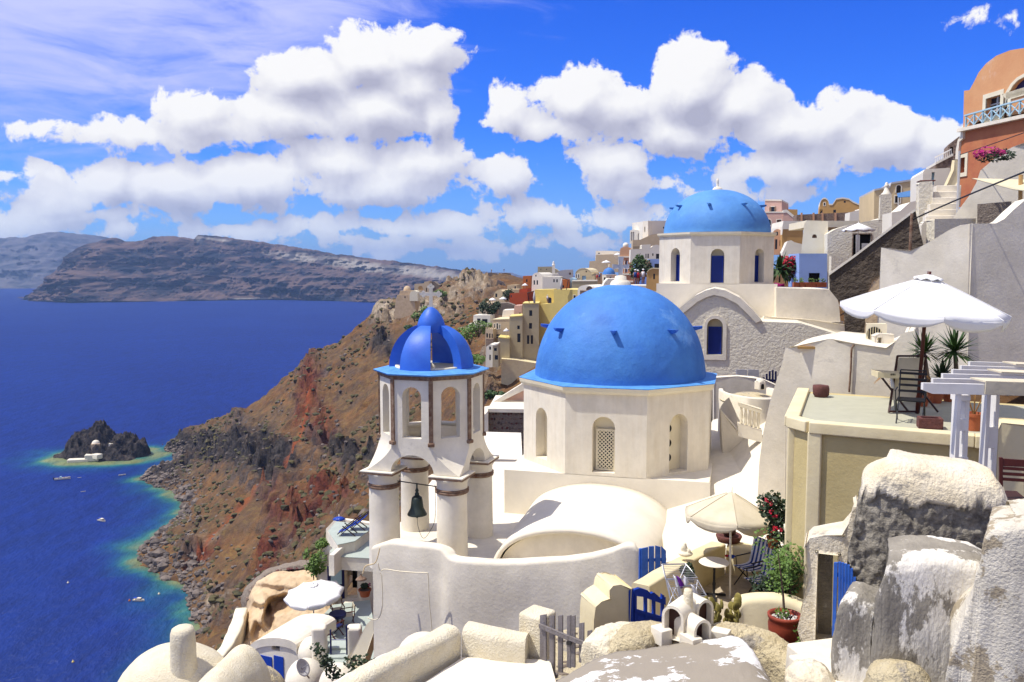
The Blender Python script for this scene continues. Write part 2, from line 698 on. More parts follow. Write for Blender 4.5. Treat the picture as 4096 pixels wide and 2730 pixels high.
material('leaf', (0.05, 0.10, 0.02), (0.02, 0.05, 0.012), rough=0.6, bump=0, scale=5, contrast=0.7)
material('leaf_light', (0.14, 0.22, 0.035), (0.05, 0.11, 0.02), rough=0.6, bump=0, scale=6, contrast=0.7)
material('leaf_dark', (0.03, 0.055, 0.018), (0.012, 0.025, 0.01), rough=0.6, bump=0, scale=5)
material('palm_dry', (0.36, 0.19, 0.06), (0.24, 0.12, 0.04), rough=0.8, bump=0)
material('flower_red', (0.45, 0.008, 0.03), (0.30, 0.005, 0.02), rough=0.6, bump=0)
material('flower_pink', (0.40, 0.008, 0.14), (0.25, 0.005, 0.08), rough=0.6, bump=0)
material('cactus', (0.26, 0.21, 0.045), (0.15, 0.13, 0.03), rough=0.7, bump=0.4, bscale=40, scale=12)
material('bark', (0.13, 0.09, 0.06), (0.08, 0.055, 0.04), bump=0.6, bscale=30)
material('soil', (0.12, 0.08, 0.05), bump=0.5)
material('pebble', (0.6, 0.57, 0.5), bump=0.3)
material('render_grey', (0.36, 0.325, 0.26), (0.235, 0.21, 0.165), bump=0.8, bscale=38, scale=3, bdist=0.02, contrast=0.7, stain=(0.80, 0.75, 0.64), stain_amt=0.475, stain_w=.025, stain_scale=2.0, streak=True, zs=.45, mottle=0.25, mscale=3)
material('render_white', (0.78, 0.72, 0.58), (0.66, 0.60, 0.47), bump=0.8, bscale=40, scale=3, bdist=0.025, contrast=0.6, stain=(0.40, 0.33, 0.22), stain_amt=0.46, stain_w=.03, stain_scale=2.4, mottle=0.3, mscale=2)
material('render_grey_low', (0.36, 0.32, 0.245), (0.22, 0.19, 0.14), bump=1.0, bscale=24, scale=6, bdist=0.05, contrast=0.6, stain=(0.60, 0.54, 0.43), stain_amt=0.38, stain_scale=3.0, mottle=0.3, mscale=4)
material('plaster_peeling', (0.80, 0.74, 0.60), (0.74, 0.62, 0.40), mottle=0.15, mscale=4, bump=0.8, bscale=24, scale=2.5, bdist=0.04, contrast=0.5, stain=(0.38, 0.34, 0.27), stain_amt=0.42, stain_scale=2.6)
material('roof_peeled', (0.80, 0.78, 0.74), (0.75, 0.73, 0.69), bump=0.35, bscale=40, scale=4, stain=(0.30, 0.26, 0.20), stain_amt=0.55, stain_w=.02, stain_scale=1.3)
material('rough_yellow', (0.72, 0.62, 0.40), (0.55, 0.45, 0.26), bump=1.0, bscale=26, scale=5, bdist=0.07, contrast=0.5, stain=(0.36, 0.32, 0.26), stain_amt=0.46, stain_scale=2.3)
material('stone_wall', (0.34, 0.25, 0.18), (0.15, 0.10, 0.075), bump=1.0, bscale=6, scale=6, bdist=0.12, contrast=0.4)
material('stone_wall_dark', (0.13, 0.10, 0.07), (0.055, 0.042, 0.03), bump=1.0, bscale=3.5, scale=1.6, bdist=0.25, contrast=0.5, stain=(0.42, 0.36, 0.27), stain_amt=0.38, stain_scale=0.5)
material('rubble', (0.30, 0.25, 0.19), (0.16, 0.125, 0.10), bump=1.0, bscale=12, scale=9, bdist=0.06, contrast=0.5)
material('tuff', (0.62, 0.47, 0.29), (0.50, 0.36, 0.21), bump=0.5, bscale=2.5, scale=0.8, bdist=0.15)
material('paver', (0.52, 0.44, 0.31), (0.36, 0.30, 0.22), bump=0.5, bscale=20, scale=8)
for nm, c in {'paint_terracotta': (0.56, 0.27, 0.15), 'paint_peach': (0.62, 0.35, 0.20), 'paint_pink': (0.66, 0.42, 0.33), 'paint_brick': (0.38, 0.065, 0.02),
              'paint_orange': (0.52, 0.15, 0.035), 'paint_yellow': (0.72, 0.58, 0.20), 'paint_tan': (0.50, 0.43, 0.27), 'paint_beige': (0.60, 0.47, 0.30),
              'paint_lightblue': (0.32, 0.46, 0.80), 'paint_aqua': (0.42, 0.62, 0.72), 'paint_ochre': (0.60, 0.36, 0.13), 'paint_grey': (0.52, 0.51, 0.50), 'paint_sand': (0.66, 0.52, 0.30)}.items():
    material(nm, c, tuple(v * 0.85 for v in c), bump=0.3, bscale=4, scale=0.8, bdist=0.04, contrast=0.5)
material('paint_house', (0.66, 0.36, 0.17), (0.58, 0.27, 0.12), bump=0.4, bscale=6, scale=0.7, bdist=0.03, contrast=0.5, stain=(0.64, 0.42, 0.30), stain_amt=0.40, stain_scale=0.6)
material('paint_house_low', (0.54, 0.22, 0.09), (0.40, 0.12, 0.06), bump=0.4, bscale=6, scale=0.8, bdist=0.03, contrast=0.5)
material('awning_blue', (0.06, 0.16, 0.34), rough=0.8, bump=0)
material('shade_sail', (0.62, 0.55, 0.36), rough=0.85, bump=0)
material('cloth_purple', (0.16, 0.02, 0.30), rough=0.9, bump=0)
material('cloth_white', (0.75, 0.75, 0.78), rough=0.9, bump=0)
material('stripe_blue', (0.03, 0.07, 0.25), rough=0.9, bump=0)
material('skin', (0.45, 0.25, 0.17), bump=0)
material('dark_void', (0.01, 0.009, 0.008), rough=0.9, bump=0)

# ------------------------------------------------------------------ numpy noise
_rs = np.random.RandomState(11)
_perm = _rs.permutation(512)
_gr = np.stack([np.cos(np.arange(512) * 2.39996), np.sin(np.arange(512) * 2.39996)], 1)


def perlin(x, y):
    xi, yi = np.floor(x).astype(int), np.floor(y).astype(int)
    xf, yf = x - xi, y - yi
    u = xf ** 3 * (xf * (xf * 6 - 15) + 10)
    v = yf ** 3 * (yf * (yf * 6 - 15) + 10)

    def g(ix, iy, dx, dy):
        h = _perm[(_perm[ix & 511] + iy) & 511]
        return _gr[h, 0] * dx + _gr[h, 1] * dy
    a = g(xi, yi, xf, yf)
    b = g(xi + 1, yi, xf - 1, yf)
    c = g(xi, yi + 1, xf, yf - 1)
    d = g(xi + 1, yi + 1, xf - 1, yf - 1)
    return (a + u * (b - a)) + v * ((c + u * (d - c)) - (a + u * (b - a)))


def fbm(x, y, o=5, g=0.5, ridged=False):
    s, a, t = 0, 1.0, 0
    for k in range(o):
        n = perlin(x * 2 ** k + 17.3 * k, y * 2 ** k - 9.1 * k)
        if ridged:
            n = 1 - 2 * np.abs(n) * 1.4
        s = s + a * n
        t += a
        a *= g
    return s / t * (1.6 if not ridged else 1.0)


def grid_mesh(name, X, Y, Z, mat, attrs=None, smooth=True, flip=False):
    ny, nx = X.shape
    co = np.stack([X, Y, Z], -1).reshape(-1, 3).astype(np.float32)
    idx = np.arange(nx * ny).reshape(ny, nx)
    q = np.stack([idx[:-1, :-1], idx[:-1, 1:], idx[1:, 1:], idx[1:, :-1]], -1).reshape(-1, 4)
    if flip:
        q = q[:, ::-1]
    me = bpy.data.meshes.new(name)
    me.vertices.add(len(co))
    me.vertices.foreach_set('co', co.ravel())
    me.loops.add(q.size)
    me.loops.foreach_set('vertex_index', q.astype(np.int32).ravel())
    me.polygons.add(len(q))
    me.polygons.foreach_set('loop_start', np.arange(0, q.size, 4, dtype=np.int32))
    me.polygons.foreach_set('loop_total', np.full(len(q), 4, dtype=np.int32))
    if smooth:
        me.polygons.foreach_set('use_smooth', np.ones(len(q), dtype=bool))
    me.update()
    me.validate()
    for k, a in (attrs or {}).items():
        at = me.attributes.new(k, 'FLOAT', 'POINT')
        at.data.foreach_set('value', a.astype(np.float32).ravel())
    me.materials.append(mat)
    o = bpy.data.objects.new(name, me)
    col.objects.link(o)
    return o


# ------------------------------------------------------------------ headland (terrain) and sea
SHORE = [(566, 1915), (640, 1950), (696, 1967), (731, 2010), (740, 2054), (688, 2089), (627, 2150), (566, 2202), (574, 2263), (660, 2310), (731, 2333), (766, 2385), (775, 2472), (800, 2524)]
CREST = [(745, 1715, 560), (845, 1685, 552), (1045, 1648, 545), (1131, 1570, 538), (1201, 1474, 525), (1323, 1396, 510), (1514, 1285, 480), (1523, 1240, 470), (1575, 1215, 462), (1700, 1170, 458), (1828, 1122, 455), (1932, 1096, 455), (2037, 1100, 450)]
CP = []
for (x, y) in SHORE:
    p = PZ(x, y, SEA)
    CP.append((p.x, p.y, SEA))
for (x, y, z) in [(-205, 503, -120), (-212, 548, -120), (-226, 604, -120), (-170, 612, -120), (-110, 640, -120), (0, 660, -120), (120, 660, -120), (-100, 200, -120), (-98, 120, -120), (-96, 40, -120), (-96, -40, -120),
                  (-270, 450, -150), (-258, 555, -146), (-262, 650, -150), (-150, 680, -150), (0, 720, -150), (-235, 380, -150), (-210, 320, -150), (-165, 260, -150), (-150, 180, -150), (-145, 90, -150), (-145, -30, -150),
                  # village rim and the ground climbing inland behind it
                  (-30, 10, -42), (-34, 30, -46), (-10, 14, -20), (-10, 30, -21), (-12, 45, -21), (-13, 80, -25), (-14, 130, -30), (-12, 200, -34), (-10, 270, -32), (-10, 340, -24), (-12, 400, -16),
                  (0, 3, -9), (0, 14, -10), (3, 25, -11), (8, 14, -9), (14, 6, -9), (10, 30, -9), (8, 45, -8.5), (0, 45, -14), (-2, 70, -18), (6, 80, -13), (20, 30, -4), (16, 45, -5), (24, 46, 0.5), (30, 40, 5), (45, 40, 12), (45, 10, 2), (28, 60, 0), (20, 80, -3),
                  (0, 130, -22), (12, 130, -13), (25, 130, -6), (50, 130, 0), (90, 130, 2), (5, 200, -22), (20, 200, -12), (45, 200, -6), (90, 200, 2), (6, 270, -16), (30, 270, -9), (70, 270, -3), (10, 350, -9), (40, 350, -8), (90, 360, -10), (30, 450, -14), (90, 450, -25), (60, 90, 8), (100, 60, 14), (110, 0, 10), (110, 560, -80)]:
    CP.append((x, y, z))
for (x, y, Y) in CREST:
    p = P(x, y, Y)
    CP.append((p.x, p.y, p.z))
CP = np.array(CP)


def rbf_fit(cp):
    d = np.hypot(cp[:, None, 0] - cp[None, :, 0], cp[:, None, 1] - cp[None, :, 1])
    n = len(cp)
    A = np.zeros((n + 3, n + 3))
    A[:n, :n] = -d + np.eye(n) * -0.02
    A[:n, n] = 1
    A[:n, n + 1:] = cp[:, :2]
    A[n:, :n] = A[:n, n:].T
    return np.linalg.solve(A, np.r_[cp[:, 2], 0, 0, 0])


_W = rbf_fit(CP)


def base_height(x, y):
    sh = x.shape
    x, y = x.ravel(), y.ravel()
    out = np.full(x.shape, _W[len(CP)])
    out += _W[len(CP) + 1] * x + _W[len(CP) + 2] * y
    for i in range(len(CP)):
        out += _W[i] * -np.hypot(x - CP[i, 0], y - CP[i, 1])
    return out.reshape(sh)


def blob(px, py, cx, cy, rx, ry, rot=0.0):
    a = math.radians(rot)
    dx, dy = px - cx, py - cy
    u = (dx * math.cos(a) + dy * math.sin(a)) / rx
    v = (-dx * math.sin(a) + dy * math.cos(a)) / ry
    return np.clip(1.3 - np.sqrt(u * u + v * v), 0, 1)


CRAG = [(700, 1790, 130, 90, 0), (640, 1900, 90, 50, 0), (880, 1790, 170, 70, -5), (1000, 1800, 230, 80, 10), (1080, 1870, 140, 70, 0), (1240, 1560, 60, 190, 0), (1290, 1750, 70, 130, 10),
        (1400, 1830, 160, 60, 15), (1060, 1940, 120, 60, 20), (1180, 2060, 130, 110, 30), (1080, 2230, 60, 140, 20), (1330, 1990, 130, 70, 10), (880, 2420, 70, 90, 0), (780, 2200, 80, 50, 0),
        (1530, 1260, 60, 70, 0), (1720, 1230, 130, 60, 0), (1900, 1160, 120, 60, 0), (1530, 1370, 60, 40, 0), (1980, 1420, 60, 60, 0), (1940, 1560, 80, 60, 0), (950, 1700, 60, 40, 0)]
RED = [(1240, 1580, 50, 170, 0), (1200, 1700, 40, 90, 20), (1180, 2060, 150, 90, 30), (1060, 2240, 60, 150, 20), (1300, 1980, 170, 90, 5), (1300, 1690, 50, 110, 10), (860, 2190, 110, 40, -28)]
REDPATH = [(1245, 1600), (1215, 1700), (1190, 1790), (1120, 1870), (1040, 1950), (960, 2040), (890, 2110), (800, 2190), (740, 2260)]
DARK = [(690, 1790, 150, 100, 0), (640, 1900, 110, 60, 0), (880, 1800, 180, 70, 5), (1000, 1820, 200, 70, 10), (1080, 1880, 130, 60, 0), (1400, 1830, 150, 40, 15), (1060, 1730, 60, 60, 0), (1530, 1370, 50, 40, 0)]
PALE = [(1540, 1240, 70, 80, 0), (1720, 1220, 160, 70, 0), (1900, 1150, 150, 60, 0), (850, 2130, 60, 40, 0), (870, 2400, 50, 60, 0), (1990, 1420, 60, 60, 0), (2000, 1540, 90, 60, 0)]


def terrain_full(x, y):
    h = base_height(x, y)
    px, py = proj_np(x, np.maximum(y, 5), h)
    wx = fbm(x / 30, y / 30, 3) * 30
    wy = fbm(x / 30 + 50, y / 30 - 50, 3) * 30
    crag = np.zeros_like(h)
    for b in CRAG:
        crag = np.maximum(crag, blob(px + wx, py + wy, *b))
    red = np.zeros_like(h)
    for b in RED:
        red = np.maximum(red, blob(px + wx, py + wy, *b))
    pale = np.zeros_like(h)
    for b in PALE:
        pale = np.maximum(pale, blob(px + wx, py + wy, *b))
    dark = np.zeros_like(h)
    for b in DARK:
        dark = np.maximum(dark, blob(px + wx, py + wy, *b))
    dmin = np.full(h.shape, 1e9)
    for (ax, ay), (bx, by) in zip(REDPATH[:-1], REDPATH[1:]):
        t = np.clip(((px - ax) * (bx - ax) + (py - ay) * (by - ay)) / ((bx - ax) ** 2 + (by - ay) ** 2), 0, 1)
        dmin = np.minimum(dmin, np.hypot(px + wx * 0.25 - ax - t * (bx - ax), py + wy * .25 - ay - t * (by - ay)))
    path = np.clip(1.3 - dmin / 11.0, 0, 1)
    calm = np.clip((y - 60) / 60, 0, 1) * np.clip((8 - x) / 22, 0, 1)   # flat under the village
    n1 = fbm(x / 26, y / 26, 5) * 3.6 + (fbm(y / 11 + x / 60, x / 75, 4, .55, True) - .4) * 3.4
    rid = fbm(x / 22 + 9, y / 22, 6, 0.55, True)
    rid = np.minimum(rid, 0.62 + 0.12 * (rid - 0.62))
    rid2 = fbm(x / 6 + 3, y / 6, 4, 0.6, True)
    fine = fbm(x / 3.2, y / 3.2, 3) * 0.9
    up = np.clip((h - SEA) / 10, 0, 1)
    h2 = h + calm * (n1 * (0.35 + 0.65 * up) + fine)
    h2 = h2 + calm * crag * ((rid - 0.35) * 20.0 + (rid2 - 0.4) * 8.0) * (0.4 + 0.6 * up)
    # stepped lava bands across the slope
    step = 9.0
    q = (h2 + n1 * 2.0) / step
    fr = q - np.floor(q)
    terr = (np.clip((fr - 0.62) / 0.38, 0, 1) ** 2 - fr) * step
    h2 = h2 + calm * terr * (0.16 + 0.75 * crag) * up
    h2 = h2 - path * 0.8 * calm
    return h2, crag * calm, red * calm, path * calm, pale * calm, dark * calm


def axis(parts):
    out = []
    for a, b, st in parts:
        out.extend(np.arange(a, b, st))
    out.append(parts[-1][1])
    return np.array(out)


def terrain_material():
    m = bpy.data.materials.new('headland_rock')
    m.use_nodes = True
    nt = m.node_tree
    b = nt.nodes['Principled BSDF']
    b.inputs['Roughness'].default_value = 0.95
    b.inputs['Specular IOR Level'].default_value = 0.1
    N, L = nt.nodes.new, nt.links.new
    g = N('ShaderNodeNewGeometry')

    def attr(n):
        a = N('ShaderNodeAttribute')
        a.attribute_name = n
        return a.outputs['Fac']

    def noise(s, d=6, r=0.65):
        n = N('ShaderNodeTexNoise')
        n.inputs['Scale'].default_value = s
        n.inputs['Detail'].default_value = d
        n.inputs['Roughness'].default_value = r
        L(g.outputs['Position'], n.inputs['Vector'])
        return n.outputs[0]

    def ramp(v, p0, c0, p1, c1):
        r = N('ShaderNodeValToRGB')
        r.color_ramp.elements[0].position = p0
        r.color_ramp.elements[0].color = (*c0, 1)
        r.color_ramp.elements[1].position = p1
        r.color_ramp.elements[1].color = (*c1, 1)
        L(v, r.inputs[0])
        return r.outputs[0]

    def mix(f, a, b_):
        x = N('ShaderNodeMix')
        x.data_type = 'RGBA'
        L(f, x.inputs[0])
        L(a, x.inputs[6])
        if isinstance(b_, tuple):
            x.inputs[7].default_value = (*b_, 1)
        else:
            L(b_, x.inputs[7])
        return x.outputs[2]

    def mth(op, a, b_, clamp=True):
        n = N('ShaderNodeMath')
        n.operation = op
        n.use_clamp = clamp
        for i, v in enumerate((a, b_)):
            if isinstance(v, (int, float)):
                n.inputs[i].default_value = v
            else:
                L(v, n.inputs[i])
        return n.outputs[0]
    soil = ramp(noise(0.12, 8, 0.7), 0.35, (0.085, 0.042, 0.018), 0.65, (0.25, 0.125, 0.048))
    soil = mix(ramp(noise(0.028, 4, 0.6), 0.42, (0, 0, 0), 0.6, (.7, .7, .7)), soil, (0.115, 0.08, 0.05))
    speck = ramp(noise(1.1, 3, 0.8), 0.52, (0, 0, 0), 0.62, (1, 1, 1))
    soil = mix(mth('MULTIPLY', speck, 0.6), soil, (0.085, 0.055, 0.03))
    dry = ramp(noise(0.35, 4, 0.7), 0.5, (0, 0, 0), 0.7, (1, 1, 1))
    soil = mix(mth('MULTIPLY', dry, 0.5), soil, (0.27, 0.18, 0.06))
    rock = ramp(noise(0.30, 8, 0.75), 0.36, (0.03, 0.026, 0.027), 0.68, (0.20, 0.15, 0.12))
    redr = ramp(noise(0.30, 8, 0.75), 0.36, (0.05, 0.016, 0.012), 0.66, (0.22, 0.065, 0.035))
    rock = mix(mth('MULTIPLY', attr('red'), 1.2), rock, redr)
    paler = ramp(noise(0.30, 8, 0.75), 0.36, (0.20, 0.155, 0.11), 0.62, (0.52, 0.43, 0.31))
    rock = mix(mth('MULTIPLY', attr('pale'), 1.4), rock, paler)
    lava = ramp(noise(0.35, 8, 0.75), 0.38, (0.012, 0.011, 0.013), 0.7, (0.10, 0.085, 0.075))
    rock = mix(mth('MULTIPLY', attr('dark'), 1.5), rock, lava)
    sep = N('ShaderNodeSeparateXYZ')
    L(g.outputs['Normal'], sep.inputs[0])
    steep = ramp(sep.outputs[2], 0.42, (1, 1, 1), 0.72, (0, 0, 0))
    cr = mth('ADD', mth('ADD', mth('MULTIPLY', attr('crag'), 0.75), mth('MULTIPLY', attr('dark'), 0.6)), mth('MULTIPLY', mth('SUBTRACT', noise(0.2, 5), 0.5, False), 1.2, False))
    rk = mth('MULTIPLY', mth('ADD', mth('MULTIPLY', steep, 0.8), cr), 1.0)
    c = mix(rk, soil, rock)
    c = mix(mth('MULTIPLY', attr('path'), ramp(noise(0.4, 5), 0.35, (.25, .25, .25), 0.6, (.85, .85, .85))), c, (0.29, 0.075, 0.028))
    L(c, b.inputs['Base Color'])
    bp = N('ShaderNodeBump')
    bp.inputs['Strength'].default_value = 1.0
    bp.inputs['Distance'].default_value = 1.2
    L(noise(0.55, 8, 0.7), bp.inputs['Height'])
    L(bp.outputs[0], b.inputs['Normal'])
    return m


TX = axis([(-330, -262, 6), (-262, 16, 1.15), (16, 140, 4)])
TY = axis([(-60, 50, 3), (50, 200, 1.3), (200, 640, 1.3), (640, 760, 6)])
gx, gy = np.meshgrid(TX, TY)
gz, a_crag, a_red, a_path, a_pale, a_dark = terrain_full(gx, gy)
TERR_M = terrain_material()
terr = grid_mesh('hillside', gx, gy, gz, TERR_M, {'dark': a_dark, 'crag': a_crag, 'red': a_red, 'path': a_path, 'pale': a_pale})
struct(terr)


def ground_z(x, y):
    i = int(np.clip(np.searchsorted(TX, x) - 1, 0, len(TX) - 2))
    j = int(np.clip(np.searchsorted(TY, y) - 1, 0, len(TY) - 2))
    u = (x - TX[i]) / (TX[i + 1] - TX[i])
    v = (y - TY[j]) / (TY[j + 1] - TY[j])
    return float((gz[j, i] * (1 - u) + gz[j, i + 1] * u) * (1 - v) + (gz[j + 1, i] * (1 - u) + gz[j + 1, i + 1] * u) * v)


# islet off the cape
IC = PZ(450, 1835, SEA)
ix = np.linspace(-62, 62, 170)
iy = np.linspace(-52, 60, 150)
ixx, iyy = np.meshgrid(ix, iy)
ixx = ixx * 0.72
iyy = iyy * 0.62
wx = (ixx + fbm(ixx / 9, iyy / 9, 4) * 2.5) / 0.72
wy = (iyy + fbm(ixx / 9 + 31, iyy / 9, 4) * 2.5) / 0.62
_unused = ixx + fbm(ixx / 14, iyy / 14, 4) * 5


def cone(cx, cy, rx, ry, h, p=1.0):
    r = np.sqrt(((wx - cx) / rx) ** 2 + ((wy - cy) / ry) ** 2)
    return h * np.clip(1 - r, -1.5, 1) ** 1 if p == 1 else h * np.sign(1 - r) * np.abs(np.clip(1 - r, -1.5, 1)) ** p


ih = np.maximum.reduce([cone(-6, 12, 20, 26, 25, 0.6), cone(-20, 8, 14, 22, 16, 0.4), cone(16, 8, 22, 22, 14, 0.4), cone(-4, -6, 26, 14, 10, 0.6), cone(-30, 4, 14, 12, 4.5), cone(14, -10, 20, 10, 6, 0.7)])
rid = fbm(ixx / 8, iyy / 8, 6, 0.6, True)
ih = ih + (rid - 0.35) * 11 * np.clip(ih / 7, 0.1, 1) + fbm(ixx / 3, iyy / 3, 4) * 1.2
ihz = SEA + np.maximum(ih * np.where(ih > 0, .8, 1), -14)
islet = grid_mesh('rock_islet', ixx + IC.x - 9, iyy + IC.y + 5, ihz, TERR_M, {'crag': np.ones_like(ihz), 'dark': np.full_like(ihz, .8), 'red': np.full_like(ihz, 0.1), 'path': np.zeros_like(ihz), 'pale': np.zeros_like(ihz)})
struct(islet)

# the sea, one sheet out to the horizon; the bottom shows through where it is shallow
SX = axis([(-12000, -1500, 700), (-1500, -420, 60), (-420, 80, 4.0), (80, 400, 40), (400, 12000, 800)])
SY = axis([(-900, 0, 100), (0, 220, 10), (220, 720, 4.0), (720, 2000, 60), (2000, 12000, 500)])
sx, sy = np.meshgrid(SX, SY)
inr = (sx > -420) & (sx < 80) & (sy < 720) & (sy > 0)
dep = np.full(sx.shape, -60.0)
tz = base_height(sx + fbm(sx / 25, sy / 25, 4) * 12, sy + fbm(sx / 25 + 7, sy / 25, 4) * 12) - SEA
dep = np.where(inr, tz, dep)
ri = np.hypot((sx - IC.x + 7 + fbm(sx / 18, sy / 18, 4) * 10) / 40, (sy - IC.y - 8) / 30)
dep = np.maximum(dep, np.where(inr, 13 - ri * 15, -60))
shal = np.exp(np.clip(dep, -60, 0) / 3.6)
shal *= np.where(inr, 0.55 + 0.9 * np.clip(fbm(sx / 20 + 3, sy / 20, 4) + 0.45, 0, 1), 1)
m = bpy.data.materials.new('sea_water')
m.use_nodes = True
nt = m.node_tree
out_ = nt.nodes['Material Output']
nt.nodes.remove(nt.nodes['Principled BSDF'])
b = nt.nodes.new('ShaderNodeBsdfDiffuse')
gl_ = nt.nodes.new('ShaderNodeBsdfGlossy')
gl_.inputs['Roughness'].default_value = 0.3
gl_.inputs['Color'].default_value = (0.8, 0.9, 1, 1)
ms_ = nt.nodes.new('ShaderNodeMixShader')
ms_.inputs[0].default_value = 0.07
nt.links.new(b.outputs[0], ms_.inputs[1])
nt.links.new(gl_.outputs[0], ms_.inputs[2])
nt.links.new(ms_.outputs[0], out_.inputs['Surface'])
at = nt.nodes.new('ShaderNodeAttribute')
at.attribute_name = 'shallow'
g = nt.nodes.new('ShaderNodeNewGeometry')
cr = nt.nodes.new('ShaderNodeValToRGB')
cr.color_ramp.elements[0].position = 0.02
cr.color_ramp.elements[0].color = (0.005, 0.021, 0.150, 1)
cr.color_ramp.elements[1].position = 1.0
cr.color_ramp.elements[1].color = (0.17, 0.20, 0.085, 1)
e = cr.color_ramp.elements.new(0.28)
e.color = (0.007, 0.055, 0.15, 1)
e = cr.color_ramp.elements.new(0.62)
e.color = (0.03, 0.14, 0.12, 1)
nt.links.new(at.outputs['Fac'], cr.inputs[0])
nn = nt.nodes.new('ShaderNodeTexNoise')
nn.inputs['Scale'].default_value = 0.006
nn.inputs['Detail'].default_value = 5
nt.links.new(g.outputs['Position'], nn.inputs['Vector'])
mx = nt.nodes.new('ShaderNodeMix')
mx.data_type = 'RGBA'
mx.blend_type = 'MULTIPLY'
mx.inputs[0].default_value = 1.0
r2 = nt.nodes.new('ShaderNodeValToRGB')
r2.color_ramp.elements[0].position = 0.3
r2.color_ramp.elements[0].color = (0.82, 0.84, 0.9, 1)
r2.color_ramp.elements[1].position = 0.7
r2.color_ramp.elements[1].color = (1.1, 1.08, 1.05, 1)
nt.links.new(nn.outputs[0], r2.inputs[0])
nt.links.new(cr.outputs[0], mx.inputs[6])
nt.links.new(r2.outputs[0], mx.inputs[7])
nt.links.new(mx.outputs[2], b.inputs['Color'])
n4 = nt.nodes.new('ShaderNodeTexNoise')  # wave noise: light and dark of the ripples put into the water colour
n4.inputs['Scale'].default_value = 0.16
n4.inputs['Detail'].default_value = 7
n4.inputs['Roughness'].default_value = 0.7
m4 = nt.nodes.new('ShaderNodeMapping')
m4.inputs['Scale'].default_value = (1.0, 0.3, 1.0)
m4.inputs['Rotation'].default_value = (0, 0, 0.5)
nt.links.new(g.outputs['Position'], m4.inputs['Vector'])
nt.links.new(m4.outputs[0], n4.inputs['Vector'])
r4 = nt.nodes.new('ShaderNodeMapRange')
r4.inputs[1].default_value = 0.3
r4.inputs[2].default_value = 0.7
r4.inputs[3].default_value = 0.72
r4.inputs[4].default_value = 1.32
nt.links.new(n4.outputs[0], r4.inputs[0])
s4 = nt.nodes.new('ShaderNodeVectorMath')
s4.operation = 'SCALE'
nt.links.new(mx.outputs[2], s4.inputs[0])
nt.links.new(r4.outputs[0], s4.inputs['Scale'])
nt.links.new(s4.outputs[0], b.inputs['Color'])
mp = nt.nodes.new('ShaderNodeMapping')
mp.inputs['Scale'].default_value = (1.0, 0.45, 1.0)
mp.inputs['Rotation'].default_value = (0, 0, 0.5)
nt.links.new(g.outputs['Position'], mp.inputs['Vector'])
w1 = nt.nodes.new('ShaderNodeTexNoise')
w1.inputs['Scale'].default_value = 0.35
w1.inputs['Detail'].default_value = 6
w1.inputs['Roughness'].default_value = 0.62
nt.links.new(mp.outputs[0], w1.inputs['Vector'])
bp = nt.nodes.new('ShaderNodeBump')
bp.inputs['Strength'].default_value = 0.6
bp.inputs['Distance'].default_value = 3.0
nt.links.new(w1.outputs[0], bp.inputs['Height'])
nt.links.new(bp.outputs[0], b.inputs['Normal'])
nt.links.new(bp.outputs[0], gl_.inputs['Normal'])
sea = grid_mesh('sea', sx, sy, np.full(sx.shape, SEA), m, {'shallow': shal})
struct(sea)


# ------------------------------------------------------------------ far islands across the water
def island_material(name, dark, mid, pale, sc_=0.0065):
    m = bpy.data.materials.new(name)
    m.use_nodes = True
    nt = m.node_tree
    b = nt.nodes['Principled BSDF']
    b.inputs['Roughness'].default_value = 1
    b.inputs['Specular IOR Level'].default_value = 0.05
    N, L = nt.nodes.new, nt.links.new
    g = N('ShaderNodeNewGeometry')
    mp = N('ShaderNodeMapping')
    mp.inputs['Scale'].default_value = (1, 1, 4.0)
    L(g.outputs['Position'], mp.inputs['Vector'])
    n = N('ShaderNodeTexNoise')
    n.inputs['Scale'].default_value = sc_
    n.inputs['Detail'].default_value = 10
    n.inputs['Roughness'].default_value = 0.68
    n.inputs['Distortion'].default_value = 0.5
    L(mp.outputs[0], n.inputs['Vector'])
    r = N('ShaderNodeValToRGB')
    r.color_ramp.elements[0].position = 0.42
    r.color_ramp.elements[0].color = (*dark, 1)
    r.color_ramp.elements[1].position = 0.56
    r.color_ramp.elements[1].color = (*mid, 1)
    L(n.outputs[0], r.inputs[0])
    a = N('ShaderNodeAttribute')
    a.attribute_name = 'pale'
    mx = N('ShaderNodeMix')
    mx.data_type = 'RGBA'
    L(a.outputs['Fac'], mx.inputs[0])
    L(r.outputs[0], mx.inputs[6])
    mx.inputs[7].default_value = (*pale, 1)
    L(mx.outputs[2], b.inputs['Base Color'])
    return m


